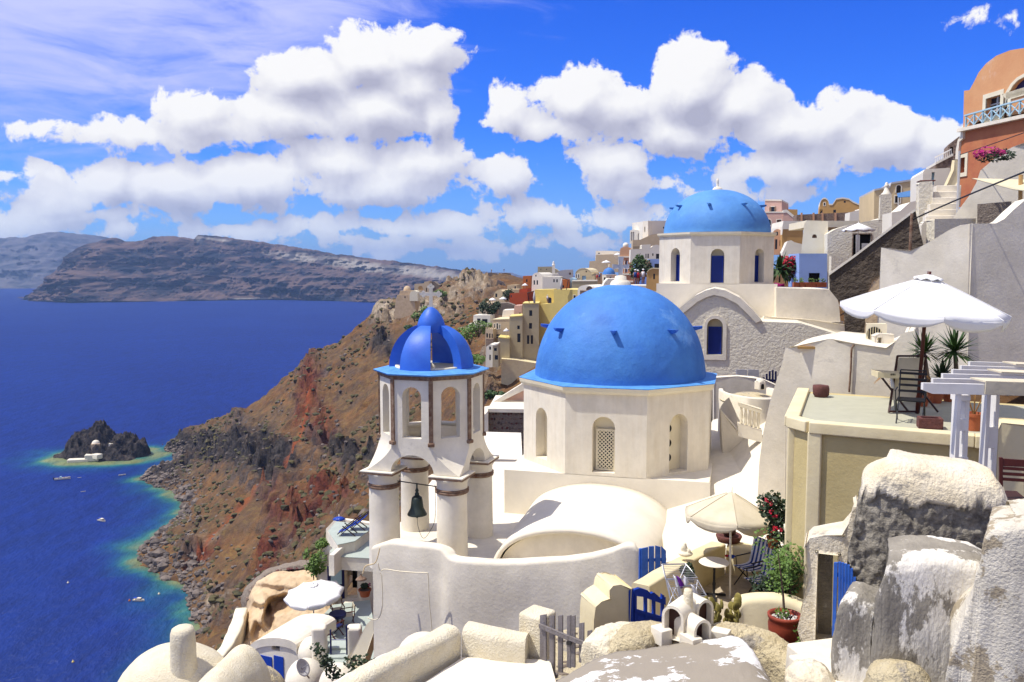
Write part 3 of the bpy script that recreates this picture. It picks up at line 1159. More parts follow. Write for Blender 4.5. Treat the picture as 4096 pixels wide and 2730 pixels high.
def far_island(name, sky, basey, Yspan, mat, seed, pale_blobs=(), nx=640, nr=100, rough=1.0):
    xs = np.linspace(sky[0][0], sky[-1][0], nx)
    ys = np.interp(xs, [s[0] for s in sky], [s[1] for s in sky])
    ys = ys + fbm(xs / 38 + seed, xs * 0 + seed, 4) * 7 * rough
    yb = np.interp(xs, [s[0] for s in basey], [s[1] for s in basey])
    X = np.zeros((nr + 14, nx))
    Y = X.copy()
    Z = X.copy()
    PA = X.copy()
    for i in range(nx):
        b0 = PZ(xs[i], yb[i], SEA)
        t0 = P(xs[i], ys[i], b0.y + Yspan)
        if t0.z < SEA + 2:
            t0.z = SEA + 2
        for j in range(nr + 14):
            t = (j - 4) / (nr - 1)
            if t <= 0:
                X[j, i], Y[j, i], Z[j, i] = b0.x, b0.y - (4 - j) * 40, SEA - (4 - j) * 8
            elif t <= 1:
                p = b0.lerp(t0, t)
                X[j, i], Y[j, i] = p.x, p.y
                Z[j, i] = SEA + (t0.z - SEA) * (0.80 * t + 0.20 * t ** 2.5)
            else:
                k = (t - 1) * nr
                X[j, i] = t0.x * (1 + 0.02 * k)
                Y[j, i] = t0.y * (1 + 0.02 * k)
                Z[j, i] = t0.z - k * k * 3.0 - k * 6
    tt = np.clip((np.arange(nr + 14) - 4) / (nr - 1), 0, 1)[:, None]
    env = np.sin(np.pi * tt) ** 0.6
    gul = fbm(X / 160 + seed, Z / 260 + seed, 6, 0.55, True)
    gul2 = fbm(X / 700 + seed, Z / 150 + seed, 5, 0.6, True)
    Y = Y + env * ((gul - 0.3) * -210 + (gul2 - 0.3) * -190 + (fbm(X / 50 + seed, Z / 40, 4, .6, True) - .3) * -45) * rough
    px, py = proj_np(X, Y, Z)
    for bb in pale_blobs:
        PA = np.maximum(PA, np.clip(blob(px, py, *bb) * 1.3 - 0.15 + fbm(X / 45, Z / 22, 4) * 0.9, 0, 1) * (blob(px, py, *bb) > 0.05))
    o = grid_mesh(name, X, Y, Z, mat, {'pale': PA})
    struct(o)
    return o


MI = island_material('far_cliff', (0.02, 0.022, 0.03), (0.125, 0.085, 0.07), (0.27, 0.245, 0.21))
far_island('far_island', [(141, 1203), (160, 1180), (178, 1160), (212, 1112), (240, 1070), (265, 1040), (290, 1015), (335, 980), (390, 965), (450, 950), (470, 953), (500, 968), (540, 968), (575, 960), (610, 950), (690, 946), (730, 951), (788, 956), (793, 939), (830, 943), (960, 957), (1080, 975), (1220, 997), (1390, 1022), (1570, 1044), (1740, 1066), (1915, 1094), (2060, 1108), (2200, 1122)],
           [(141, 1205), (300, 1212), (450, 1210), (700, 1206), (950, 1202), (1100, 1200), (1300, 1204), (1540, 1213), (2200, 1200)], 620, MI, 3.3,
           [(1180, 1028, 110, 18, 8), (1420, 1060, 180, 22, 9), (1700, 1092, 220, 20, 8), (860, 958, 80, 6, 6), (800, 962, 16, 14, 0), (1010, 1196, 110, 4, 0)])
MI2 = island_material('far_cliff_blue', (0.05, 0.055, 0.07), (0.13, 0.12, 0.13), (0.4, 0.4, 0.4))
far_island('distant_island', [(-500, 962), (-200, 958), (0, 952), (110, 949), (170, 931), (225, 928), (340, 939), (420, 948), (520, 975), (640, 1010), (800, 1060), (900, 1105)],
           [(-500, 1150), (0, 1155), (150, 1155), (900, 1140)], 900, MI2, 8.1, (), 200, 50, 0.8)
far_island('distant_hill', [(1700, 1116), (1800, 1104), (1860, 1090), (1900, 1084), (1960, 1089), (2050, 1092), (2085, 1104), (2120, 1114), (2300, 1122)],
           [(1700, 1126), (2300, 1126)], 900, MI2, 5.1, (), 80, 20, 0.5)


def build_haze():
    mb = MB()
    x0, x1, y0, y1, z0, z1 = -12400, 12400, -1000, 12600, -172, 250
    mb.box(((x0 + x1) / 2, (y0 + y1) / 2, (z0 + z1) / 2), x1 - x0, y1 - y0, z1 - z0)
    m = bpy.data.materials.new('haze_air')
    m.use_nodes = True
    nt = m.node_tree
    nt.nodes.clear()
    out = nt.nodes.new('ShaderNodeOutputMaterial')
    v = nt.nodes.new('ShaderNodeVolumePrincipled')
    v.inputs['Color'].default_value = (0.36, 0.58, 1.0, 1)
    v.inputs['Density'].default_value = HAZE
    v.inputs['Anisotropy'].default_value = 0.2
    nt.links.new(v.outputs[0], out.inputs['Volume'])
    o = mb.build('haze', m)
    struct(o, 'stuff')


HAZE = 0.00008
build_haze()


def plaster_rubble_material():
    mr = MATS['plaster_peeling'].copy()
    mr.name = 'plaster_over_rubble'
    nt = mr.node_tree
    bs = nt.nodes['Principled BSDF']
    lk = bs.inputs['Base Color'].links[0].from_socket
    at_ = nt.nodes.new('ShaderNodeAttribute')
    at_.attribute_name = 'rubble'
    gg_ = nt.nodes.new('ShaderNodeNewGeometry')
    nn_ = nt.nodes.new('ShaderNodeTexNoise')
    nn_.inputs['Scale'].default_value = 9
    nn_.inputs['Detail'].default_value = 9
    nn_.inputs['Roughness'].default_value = .7
    nt.links.new(gg_.outputs['Position'], nn_.inputs['Vector'])
    rr_ = nt.nodes.new('ShaderNodeValToRGB')
    rr_.color_ramp.elements[0].position = .36
    rr_.color_ramp.elements[0].color = (.13, .115, .09, 1)
    rr_.color_ramp.elements[1].position = .66
    rr_.color_ramp.elements[1].color = (.40, .36, .28, 1)
    nt.links.new(nn_.outputs[0], rr_.inputs[0])
    mx_ = nt.nodes.new('ShaderNodeMix')
    mx_.data_type = 'RGBA'
    nt.links.new(at_.outputs['Fac'], mx_.inputs[0])
    nt.links.new(lk, mx_.inputs[6])
    nt.links.new(rr_.outputs[0], mx_.inputs[7])
    nt.links.new(mx_.outputs[2], bs.inputs['Base Color'])
    return mr

# ------------------------------------------------------------------ shared builders
def oct_a0(az):
    t = math.radians(az + 22.5)
    return math.atan2(-math.cos(t), -math.sin(t))


def arch_px(pl, x0, ytop, x1, ybot, n=10):
    s0, zt = pl.uv((x0 + x1) / 2 - (x1 - x0) / 2, ytop)
    s0 = pl.uv(x0, ybot)[0]
    s1 = pl.uv(x1, ybot)[0]
    zb = pl.uv((x0 + x1) / 2, ybot)[1]
    zt = pl.uv((x0 + x1) / 2, ytop)[1]
    return arch(s0, zb, s1, zt, n), (s0, zb, s1, zt)


def rect_px(pl, x0, y0, x1, y1):
    xm = (x0 + x1) / 2
    ym = (y0 + y1) / 2
    return (pl.uv(x0, ym)[0], pl.uv(xm, y1)[1], pl.uv(x1, ym)[0], pl.uv(xm, y0)[1])


def lattice(parent, pl, r, d, mat, pitch=0.1, w=0.022, name='lattice', frame=0.05, back='dark_void', angle=True, top_arch=False):
    """framed diagonal lattice in rectangle r=(s0,z0,s1,z1) at depth d"""
    s0, z0, s1, z1 = r
    fr = MB()
    for a, b_ in (((s0, z0 + frame / 2), (s1, z0 + frame / 2)), ((s0, z1 - frame / 2), (s1, z1 - frame / 2))):
        fr.prism(pl, rect(a[0], a[1] - frame / 2, b_[0], a[1] + frame / 2), d - 0.025, d + 0.025)
    for s in (s0, s1 - frame):
        fr.prism(pl, rect(s, z0 + frame, s + frame, z1 - frame), d - 0.023, d + 0.023)
    f = fr.build('window_frame', mat, parent)
    lt = MB()
    W, H = s1 - s0 - 2 * frame, z1 - z0 - 2 * frame
    k = -H
    for sg in (1, -1):
        k = -H
        while k < W:
            a0, a1 = max(k, 0), min(k + H, W)
            if a1 > a0 + 0.01:
                if sg > 0:
                    p, q = (a0, a0 - k), (a1, a1 - k)
                else:
                    p, q = (W - a0, a0 - k), (W - a1, a1 - k)
                A = pl.pt(s0 + frame + p[0], z0 + frame + p[1], d + 0.004 * sg)
                B_ = pl.pt(s0 + frame + q[0], z0 + frame + q[1], d + 0.004 * sg)
                lt.bar(A, B_, 0.008, w, up=Vector((0, 0, 1)))
            k += pitch
    lt.build('lattice', mat, f)
    bk = MB()
    bk.prism(pl, rect(s0 + frame * .5, z0 + frame * .5, s1 - frame * .5, z1 - frame * .5), d + 0.03, d + 0.05)
    bk.build('pane', back, f)
    return f


def umbrella(name, label, apex, radius, drop, floor_z, canvas, pole_mat, ribs=8, tilt=(0, 0), vent=False, val=0.14, pole_r=0.022, sag=0.05, group=None, rot=0.3, pole_base=None, light=False):
    ax = Vector(apex)
    base = Vector((ax.x, ax.y, floor_z)) if pole_base is None else Vector(pole_base)
    t = thing(name, label, 'umbrella', base, group)
    R = Matrix.Rotation(math.radians(tilt[0]), 3, 'X') @ Matrix.Rotation(math.radians(tilt[1]), 3, 'Y')
    n = ribs * (6 if not light else 2)
    rows = 8 if not light else 2
    mb = MB()

    def pt(u, v, extra=0.0):
        a = 2 * math.pi * u + rot
        ph = (u * ribs) % 1.0
        bow = math.sin(math.pi * ph)
        r = radius * v * (1 - 0.09 * bow * v)
        z = -drop * (v ** 1.08) - sag * bow * v * v * 0.6 - extra
        return ax + R @ Vector((math.cos(a) * r, math.sin(a) * r, z))
    mb.grid(lambda u, v: pt(u, max(v, 0.02)), n, rows, True, flip=True)
    cano = mb.build('canopy', canvas, t, auto=7)
    md = cano.modifiers.new('solid', 'SOLIDIFY')
    md.thickness = 0.012
    vb = MB()

    def vp(u, v):
        ph = (u * ribs) % 1.0
        bow = math.sin(math.pi * ph) ** 0.5
        p = pt(u, 1.0, v * val * (0.35 + 0.65 * bow) + 0.004)
        out = p - ax
        out.z = 0
        return p - out.normalized() * (0.03 * v * bow)
    vb.grid(vp, n, 3, True, flip=True)
    vo = vb.build('valance', canvas, cano, auto=14)
    md = vo.modifiers.new('solid', 'SOLIDIFY')
    md.thickness = 0.008
    if vent:
        cb = MB()
        cb.grid(lambda u, v: ax + R @ Vector((math.cos(2 * math.pi * u) * radius * .17 * v, math.sin(2 * math.pi * u) * radius * .17 * v, 0.055 - 0.09 * v + 0.018 * math.sin(2 * math.pi * u * ribs) * v)), ribs * 6, 4, True, flip=True)
        co = cb.build('vent_cap', canvas, cano, smooth=True)
        md = co.modifiers.new('solid', 'SOLIDIFY')
        md.thickness = 0.01
    top = ax + R @ Vector((0, 0, 0.04))
    MB().tube([base, ax + R @ Vector((0, 0, -0.1)), top + R @ Vector((0, 0, 0.06))], pole_r, 10).build('pole', pole_mat, t, smooth=True)
    if not light:
        for k in range(ribs):
            MB().tube([pt(k / ribs, v_) + Vector((0, 0, .008)) for v_ in (.1, .4, .7, 1)], .009, 5).build('seam', canvas, cano)
        hub = ax + R @ Vector((0, 0, -drop - 0.12))
        for k in range(ribs):
            rb = MB().bar(pt(k / ribs, 0.04) - Vector((0, 0, .02)), pt(k / ribs, 0.99) - Vector((0, 0, .02)), 0.016, 0.02)
            r_ = rb.build('rib', pole_mat, t)
            MB().bar(hub, pt(k / ribs, 0.52) - Vector((0, 0, .025)), 0.012, 0.014).build('strut', pole_mat, r_)
    return t


def ribbon(pts, th, zb, n=6, top_r=None, zfun=None, cap=True, batter=0.0, nv=8):
    """soft-edged wall along pts (world Vectors on the front top edge, listed left to right as seen)"""
    path = catmull(pts, n)
    r = th / 2 if top_r is None else top_r
    sec = []
    K = 5
    rows = []
    for i, p in enumerate(path):
        d = path[min(i + 1, len(path) - 1)] - path[max(i - 1, 0)]
        d.z = 0
        d.normalize()
        back = Vector((-d.y, d.x, 0))
        z_b = zb(i / (len(path) - 1)) if callable(zb) else zb
        zt = p.z
        prof = []
        H = zt - r - z_b
        rows.append((p, back, zt, z_b, H))
    mb = MB()
    ns = (nv + 1) + 2 * K + (nv + 1)
    vs, fs = [], []
    for (p, back, zt, z_b, H) in rows:
        q = Vector((p.x, p.y, 0))
        col_ = []
        for k in range(nv + 1):
            f = k / nv
            col_.append(q - back * (batter * (1 - f)) + Vector((0, 0, z_b + H * f)))
        for k in range(1, K + 1):
            a = math.pi / 2 * k / K
            col_.append(q + back * (r - r * math.cos(a)) + Vector((0, 0, zt - r + r * math.sin(a))))
        for k in range(0, K):
            a = math.pi / 2 * (1 - k / K)
            col_.append(q + back * (th - r + r * math.cos(a)) + Vector((0, 0, zt - r + r * math.sin(a))))
        for k in range(nv + 1):
            f = 1 - k / nv
            col_.append(q + back * th + Vector((0, 0, z_b + H * f)))
        vs.extend(col_)
        ns = len(col_)
    m_ = len(rows)
    for i in range(m_ - 1):
        for k in range(ns - 1):
            a, b_ = i * ns + k, (i + 1) * ns + k
            fs.append((a, b_, b_ + 1, a + 1))
    if cap:
        fs.append(tuple(range(0, ns)))
        fs.append(tuple((m_ - 1) * ns + k for k in range(ns - 1, -1, -1)))
    mb.add(vs, fs)
    return mb


def slab(pts, th, top_only=False):
    """polygon with thickness th below it; pts world Vectors (any order round)"""
    tris = tessellate_polygon([pts])
    n = len(pts)
    mb = MB()
    vs = list(pts) + [p - Vector((0, 0, th)) for p in pts]
    fs = []
    for t in tris:
        a, b_, c = [pts[i] for i in t]
        up = (b_ - a).cross(c - a).z > 0
        fs.append(tuple(t) if up else tuple(reversed(t)))
        tt = tuple(i + n for i in t)
        fs.append(tuple(reversed(tt)) if up else tt)
    ar = sum(pts[i].x * pts[(i + 1) % n].y - pts[(i + 1) % n].x * pts[i].y for i in range(n))
    for i in range(n):
        j = (i + 1) % n
        q = (i, i + n, j + n, j)
        fs.append(q if ar > 0 else tuple(reversed(q)))
    mb.add(vs, fs)
    return mb


def foliage(mb, c, rx, ry, rz, n, size, rg, shell=0.45, flat=0.6):
    for _ in range(n):
        while True:
            d = Vector((rg.uniform(-1, 1), rg.uniform(-1, 1), rg.uniform(-1, 1)))
            if 0.01 < d.length < 1:
                break
        d = d.normalized() * (d.length ** shell)
        p = Vector(c) + Vector((d.x * rx, d.y * ry, d.z * rz))
        a = Vector((rg.gauss(0, 1), rg.gauss(0, 1), rg.gauss(0, flat)))
        a.normalize()
        b_ = a.orthogonal().normalized()
        s = size * rg.uniform(0.6, 1.3)
        mb.add([p - a * s * .6, p + b_ * s * .38, p + a * s * .7, p - b_ * s * .38], [(0, 1, 2, 3)])
    return mb


def bush(name, label, c, r, h, n, size, leaf, seed, cat='bush', group=None, stem=True, flower=None, fl_n=0, fl_size=None):
    rg = random.Random(seed)
    c = Vector(c)
    t = thing(name, label, cat, c, group)
    mb = MB()
    lumps = max(3, int(n / 90))
    for k in range(lumps):
        a = rg.uniform(0, 6.28)
        q = rg.uniform(0, 0.95)
        cc = c + Vector((math.cos(a) * r * q, math.sin(a) * r * q, h * rg.uniform(0.35, 0.75)))
        foliage(mb, cc, r * rg.uniform(.35, .6), r * rg.uniform(.35, .6), h * rg.uniform(.22, .4), n // lumps, size, rg)
    mb.build('foliage', leaf, t)
    if stem:
        st = MB()
        for k in range(3):
            a = rg.uniform(0, 6.28)
            st.tube([c, c + Vector((math.cos(a) * r * .15, math.sin(a) * r * .15, h * .35)), c + Vector((math.cos(a) * r * .4, math.sin(a) * r * .4, h * .7))], [0.05 * r, .035 * r, .015 * r], 6)
        st.build('stem', 'bark', t, smooth=True)
    if flower:
        fm = MB()
        for k in range(max(1, fl_n // 25)):
            a = rg.uniform(0, 6.28)
            cc = c + Vector((math.cos(a) * r * .5, math.sin(a) * r * .5, h * rg.uniform(.45, .85)))
            foliage(fm, cc, r * .35, r * .35, h * .22, 25, fl_size or size, rg, 0.4)
        fm.build('blossom', flower, t)
    return t


# ------------------------------------------------------------------ the near church with the big blue dome
AZC = 15
CC = P(2478, 1500, 25.5)
CZT = CC.z                        # cornice top
LEDGE = -5.72
YARD = -6.95
church = thing('domed_church', 'white church with a large blue dome on an eight-sided drum, nearest the camera', 'church', (CC.x, CC.y, YARD))
A_ = 2.7
drum = MB()
faces8 = {}
for k in range(8):
    a = math.radians(AZC + 45 * k)
    O = Vector((CC.x, CC.y, 0)) + Vector((-math.sin(a), -math.cos(a), 0)) * A_
    faces8[k] = Plane(O, AZC + 45 * k)
hs = A_ * math.tan(math.radians(22.5))
NI = {0: (2368, 1668, 2458, 1892), 1: (2143, 1632, 2188, 1835), 7: (2676, 1657, 2748, 1888)}
niche = {}
for k in range(8):
    pl = faces8[k]
    ho = []
    if k in NI:
        h, bb = arch_px(pl, *NI[k])
        niche[k] = bb
        ho = [h]
    hk = hs * 0.9999
    drum.prism(pl, rect(-hk, LEDGE, hk, CZT - 0.2), 0.0, 0.32, ho)
drum.build('drum', 'white_streak', church)
for k, bb in niche.items():
    nb = MB()
    nb.prism(faces8[k], rect(bb[0] - .05, bb[1] - .05, bb[2] + .05, bb[3] + .05), 0.31, 0.4)
    nb.build('niche_back', 'cream_pale', church)
# lattice window in the front niche
s0, z0, s1, z1 = niche[0]
lattice(church, faces8[0], (s0 + .07, z0 + .02, s1 - .02, z1 - .38), 0.24, 'cream_pale', 0.105, 0.03)
# right niche: pierced screen with three round holes on its left cheek
s0, z0, s1, z1 = niche[7]
rh = MB()
for zc in (0.22, 0.52, 0.82):
    z = z0 + (z1 - z0 - 0.25) * zc + 0.05
    c = faces8[7].pt(s0 + 0.20, z, 0.305)
    n_ = faces8[7].n
    e_ = faces8[7].e
    pts = [c + e_ * (0.115 * math.cos(t)) + Vector((0, 0, 0.115 * math.sin(t))) for t in [2 * math.pi * i / 20 for i in range(20)]]
    rh = MB()
    rh.add(pts + [p + n_ * 0.02 for p in pts], [tuple(20 + i for i in range(20))[::-1]] + [(i, (i + 1) % 20, 20 + (i + 1) % 20, 20 + i) for i in range(20)])
    rh.build('round_hole', 'dark_void', church)
cor = MB()
a0 = oct_a0(AZC)
Rr = A_ / math.cos(math.pi / 8)
cor.lathe((CC.x, CC.y, CZT), [(Rr - .1, -0.2), (Rr + 0.08, -0.2), (Rr + 0.12, -0.13), (Rr + 0.14, -0.03)], 8, a0)
cor.build('cornice', 'cream_pale', church)
sb = MB()
sb.lathe((CC.x, CC.y, CZT), [(Rr + .135, -0.035), (Rr + 0.15, -0.01), (2.2, 0.04)], 8, a0)
sb.build('roof_slab', 'slab_blue', church)
dm = MB()
DR, DH = 2.54, 2.72
prof = []
for k in range(41):
    t = k / 40 * math.pi / 2
    prof.append((DR * math.cos(t) ** 0.97, DH * math.sin(t) ** 1.0 + 0.0))
prof[-1] = (0.001, DH)
dm.lathe((CC.x, CC.y, CZT + 0.01), prof, 96)
for p in dm.v:
    q = p - Vector((CC.x, CC.y, CZT))
    k = 1 + 0.006 * mnoise.noise(q * 1.4) + 0.003 * mnoise.noise(q * 4)
    p.x, p.y = CC.x + q.x * k, CC.y + q.y * k
dm.build('dome', 'dome_blue', church, smooth=True)
for k in range(8):
    a = math.radians(12 + 45 * k)
    nrm = Vector((-math.sin(a), -math.cos(a), 0))
    zz = CZT + 1.42
    rr = DR * math.sqrt(1 - (1.42 / DH) ** 2)
    c = Vector((CC.x, CC.y, zz))
    sp = MB()
    side = Vector((-nrm.y, nrm.x, 0))
    A0, A1 = c + nrm * (rr - 0.12), c + nrm * (rr + 0.25) + Vector((0, 0, 0.03))
    w = 0.1
    sp.add([A0 - side * w + Vector((0, 0, .07)), A0 - Vector((0, 0, .1)), A0 + side * w + Vector((0, 0, .07)), A1 - side * w * .8 + Vector((0, 0, .06)), A1 - Vector((0, 0, .015)), A1 + side * w * .8 + Vector((0, 0, .06))],
           [(0, 1, 4, 3), (1, 2, 5, 4), (3, 4, 5), (2, 1, 0), (2, 0, 3, 5)])
    sp.build('spout', 'crown_blue', church)
fin = MB()
fin.lathe((CC.x, CC.y, CZT + DH - 0.05), [(0.33, 0), (0.3, 0.1), (0.26, 0.16), (0.18, 0.2), (0.17, 0.3), (0.1, 0.32), (0.001, 0.33)], 24)
fin.build('finial_base', 'white', church, smooth=True)
pc = Plane((CC.x, CC.y, 0), 0)
cz = CZT + DH + 0.2
MB().prism(pc, [(-.05, cz), (.05, cz), (.06, cz + .28), (.24, cz + .27), (.24, cz + .40), (.06, cz + .39), (.07, cz + .62), (-.07, cz + .62), (-.06, cz + .39), (-.24, cz + .40), (-.24, cz + .27), (-.06, cz + .28)], -0.05, 0.05).build('cross', 'paint_grey', church, bevel=0.01)
# square base under the drum
pl0 = faces8[0]
bs0, bs1 = pl0.uv(2020, 1897)[0], pl0.uv(2838, 1948)[0]
base = MB()
base.prism(pl0, rect(bs0, YARD - 3, bs1, LEDGE - 0.001), 0.0, 2 * A_ + 0.3)
base.build('base', 'white_clean', church, bevel=0.02)
# barrel vault running out from the base towards the camera
crest = pl0.uv(2400, 1955)
VL = 4.0
VW = 1.92
nv_, ev_ = pl0.n, pl0.e
VO = pl0.pt(crest[0], 0, 0)


def vprof(t):
    """t in 0..1 across"""
    a = math.pi * (1 - t)
    x = VW * math.cos(a)
    z = YARD - 0.15 + (crest[1] - YARD + 0.15) * math.sin(a) ** 0.85
    return x, z


va = MB()


def vpt(u, v, off=0.0):
    x, z = vprof(u)
    return Vector((VO.x, VO.y, 0)) + nv_ * (VL * v + 0.002) + ev_ * (x * (1 - 0.06 * v)) + Vector((0, 0, z - 0.05 * v))


va.grid(vpt, 40, 12)
va.wobble(0.02, 0.8)
vo = va.build('vault', 'white_clean', church, smooth=True)
md = vo.modifiers.new('solid', 'SOLIDIFY')
md.thickness = 0.12
md.offset = -1
ty = MB()
plv = Plane(VO + nv_ * (VL - 0.22), AZC)
pts = [vprof(i / 24) for i in range(25)]
ty.prism(plv, [(p[0] * .93, p[1] - .1) for p in reversed(pts)] + [(-VW * .93, YARD - 1), (VW * .93, YARD - 1)], 0.0, 0.2)
ty.build('vault_end_wall', 'white', church)
# yard slab the tower stands on
wp = [P(*q) for q in ((1488, 2188, 19.6), (1560, 2168, 19.3), (1660, 2178, 19.0), (1752, 2190, 18.75), (1800, 2232, 18.5), (1900, 2246, 18.3), (2050, 2250, 18.1), (2200, 2245, 17.9), (2320, 2232, 17.7), (2420, 2208, 17.5), (2490, 2184, 17.35), (2538, 2186, 17.3), (2562, 2212, 17.3))]
yard = slab([Vector((p.x, p.y + 0.16, YARD)) for p in wp] + [Vector(p) for p in ((4.2, 22, YARD), (2.0, 30, YARD), (-2.4, 30, YARD), (-3.0, 23, YARD), (-3.42, 21, YARD))], 2.8)
yard.build('yard', 'white', church)

# ------------------------------------------------------------------ bell tower
AZT = 18
TC = P(1726, 1480, 21.1)
tower = thing('bell_tower', 'white open bell tower with four columns and a ribbed blue crown', 'bell tower', (TC.x, TC.y, YARD))
ta = math.radians(AZT)
te, tn = Vector((math.cos(ta), -math.sin(ta), 0)), Vector((-math.sin(ta), -math.cos(ta), 0))
HC = 0.9
BAND = -5.3
T0 = Vector((TC.x, TC.y, 0))
for su, sn in ((-1, 1), (1, 1), (-1, -1), (1, -1)):
    c = T0 + te * (HC * su) + tn * (HC * sn)
    cm = MB().lathe((c.x, c.y, 0), [(0.385, YARD - 0.4), (0.375, YARD + 0.6), (0.36, BAND - 0.06)], 40)
    cm.wobble(0.012, 2.2, su + 3 * sn)
    co = cm.build('column', 'white', tower, smooth=True)
    MB().lathe((c.x, c.y, BAND), [(0.36, -0.07), (0.40, -0.05), (0.41, 0.0), (0.375, 0.01), (0.40, 0.03), (0.405, 0.05), (0.37, 0.06)], 40).wobble(.006, 6).build('band', 'brown_trim', co, smooth=True)
    MB().lathe((c.x, c.y, BAND), [(0.37, 0.06), (0.37, 0.2), (0.42, 0.27), (0.43, 0.30), (0.2, 0.31)], 40).build('capital', 'white', co, smooth=True)
    ab = MB().box((c.x, c.y, BAND + 0.335), 0.86, 0.86, 0.05, -ta)
    ab.build('abacus_edge', 'brown_trim', co)
    ab = MB().box((c.x, c.y, BAND + 0.375), 0.87, 0.87, 0.035, -ta)
    ab.build('abacus', 'white', co, bevel=0.01)
# arch stage: square below, eight-sided above
Z0, Z1 = BAND + 0.40, -4.12
AO = 1.2
so_ = AO * math.tan(math.radians(22.5))
HB = HC + 0.31
st = MB()
K = 10


def side_curve(k):
    t = k / K
    f = (1 - math.sin(t * math.pi / 2) ** 0.9)
    return so_ + (HB - so_) * f, Z0 + (Z1 - Z0) * t, AO + (HB - AO) * f * 0.9


for k in range(4):
    az = AZT + 90 * k
    pl = Plane(T0, az)
    lc = [side_curve(i) for i in range(K + 1)]
    out = [(-c[0], c[1]) for c in lc][::-1] + [(-.56, Z0)] + [(-.56 * math.cos(math.pi * j / 16), Z0 + (-4.47 - Z0) * math.sin(math.pi * j / 16)) for j in range(1, 16)] + [(.56, Z0)] + [(c[0], c[1]) for c in lc]

    def dep(z):
        t = max(0, min(1, (z - Z0) / (Z1 - Z0)))
        f = (1 - math.sin(t * math.pi / 2) ** 0.9)
        return AO + (HB - AO) * f * 0.9
    tris = tessellate_polygon([[Vector((p[0], p[1], 0)) for p in out]])
    n = len(out)
    fr = [pl.pt(p[0], p[1], -dep(p[1])) for p in out]
    bk = [pl.pt(p[0] * 0.8 if abs(p[0]) > .57 else p[0], p[1], -dep(p[1]) + 0.3) for p in out]
    fs = []
    for t in tris:
        a, b_, c = [Vector((out[i][0], out[i][1])) for i in t]
        cc = (b_ - a).cross(c - a) > 0
        fs.append(tuple(t) if cc else tuple(reversed(t)))
        fs.append(tuple(i + n for i in (reversed(t) if cc else t)))
    for i in range(K + 1, K + 18):
        fs.append((i, i + 1, i + 1 + n, i + n))
    st.add(fr + bk, fs)
    pl2 = Plane(T0, az + 90)
    dv = [pl.pt(-c[0], c[1], -c[2]) for c in lc]
    dw = [pl2.pt(c[0], c[1], -c[2]) for c in lc]
    st.add(dv + dw, [(i, i + 1, K + 2 + i, K + 1 + i) for i in range(K)])
st.build('arch_stage', 'white', tower, auto=40)
# eight-sided lantern with an arched opening in each face
ln = MB()
ZT = CZ8 = -2.66
for k in range(8):
    a = math.radians(AZT + 45 * k)
    O = T0 + Vector((-math.sin(a), -math.cos(a), 0)) * AO
    pl = Plane(O, AZT + 45 * k)
    ln.prism(pl, rect(-so_ * .9999, Z1, so_ * .9999, ZT), 0.0, 0.22, [arch(-.245, Z1 + 0.06, .245, ZT - 0.17, 12)])
ln.build('lantern', 'white', tower)
Ro = AO / math.cos(math.pi / 8)
for k in range(8):
    a = math.radians(AZT + 22.5 + 45 * k)
    d = Vector((-math.sin(a), -math.cos(a), 0))
    c = T0 + d * (Ro - 0.005)
    sm = MB().box((c.x, c.y, (Z1 + ZT) / 2 - .02), 0.105, 0.05, ZT - Z1 + .02, -a)
    sm.wobble(0.006, 7)
    s_ = sm.build('corner_strip', 'brown_trim', tower)
    MB().box((c.x + d.x * .02, c.y + d.y * .02, Z1 - 0.07), 0.16, 0.10, 0.09, -a).build('strip_foot', 'brown_trim', s_, bevel=0.02)
MB().lathe((TC.x, TC.y, ZT), [(Ro - .2, -0.001), (Ro + 0.035, 0.0), (Ro + 0.05, 0.09), (Ro + .07, 0.10)], 8, oct_a0(AZT)).wobble(.01, 5).build('cornice', 'brown_trim', tower)
sb = MB()
sb.lathe((TC.x, TC.y, ZT), [(Ro + .06, 0.101), (Ro + 0.13, 0.105), (Ro + 0.15, 0.14), (1.1, 0.20), (0.78, 0.205)], 8, oct_a0(AZT))
sb.build('roof_slab', 'slab_blue', tower)
CZB = ZT + 0.195
MB().lathe((TC.x, TC.y, ZT), [(0.79, 0.0), (0.79, 0.24), (0.9, 0.24), (.9, .19)], 32).build('inner_kerb', 'cream_pale', tower, smooth=True)
CR, CH = 1.05, 1.08
for k in range(4):
    ac = math.radians(18.6 + 90 * k)      # rib centre, turned to the left of the camera
    rb = MB()
    nA, nH = 10, 20
    vs, fs = [], []
    for lay in (0, 1):
        for j in range(nH + 1):
            t = j / nH * math.pi / 2 * 0.93
            r = (CR * math.cos(t) ** 0.9 if lay == 0 else (CR - 0.27) * math.cos(t) ** 0.9)
            z = CZB + (CH if lay == 0 else CH - 0.2) * math.sin(t)
            for i in range(nA + 1):
                th = ac + math.radians(-22.5 + 45 * i / nA)
                vs.append(Vector((TC.x - math.sin(th) * r, TC.y - math.cos(th) * r, z)))
    w = nA + 1
    o2 = w * (nH + 1)
    for j in range(nH):
        for i in range(nA):
            a, b_ = j * w + i, j * w + i + 1
            fs.append((b_, a, a + w, b_ + w))
            fs.append((o2 + a, o2 + b_, o2 + b_ + w, o2 + a + w))
        for i in (0, nA):
            a = j * w + i
            q = (a, a + w, o2 + a + w, o2 + a)
            fs.append(tuple(reversed(q)) if i == 0 else q)
    rb.add(vs, fs)
    rb.build('crown_rib', 'crown_blue', tower, auto=50)
cp = MB()
cp.lathe((TC.x, TC.y, CZB), [(0.001, CH - 0.22), (0.33, CH - 0.22), (0.34, CH - 0.02), (0.31, CH + 0.08), (0.25, CH + 0.2), (0.17, CH + 0.31), (0.10, CH + 0.37), (0.05, CH + 0.4), (0.001, CH + 0.41)], 32)
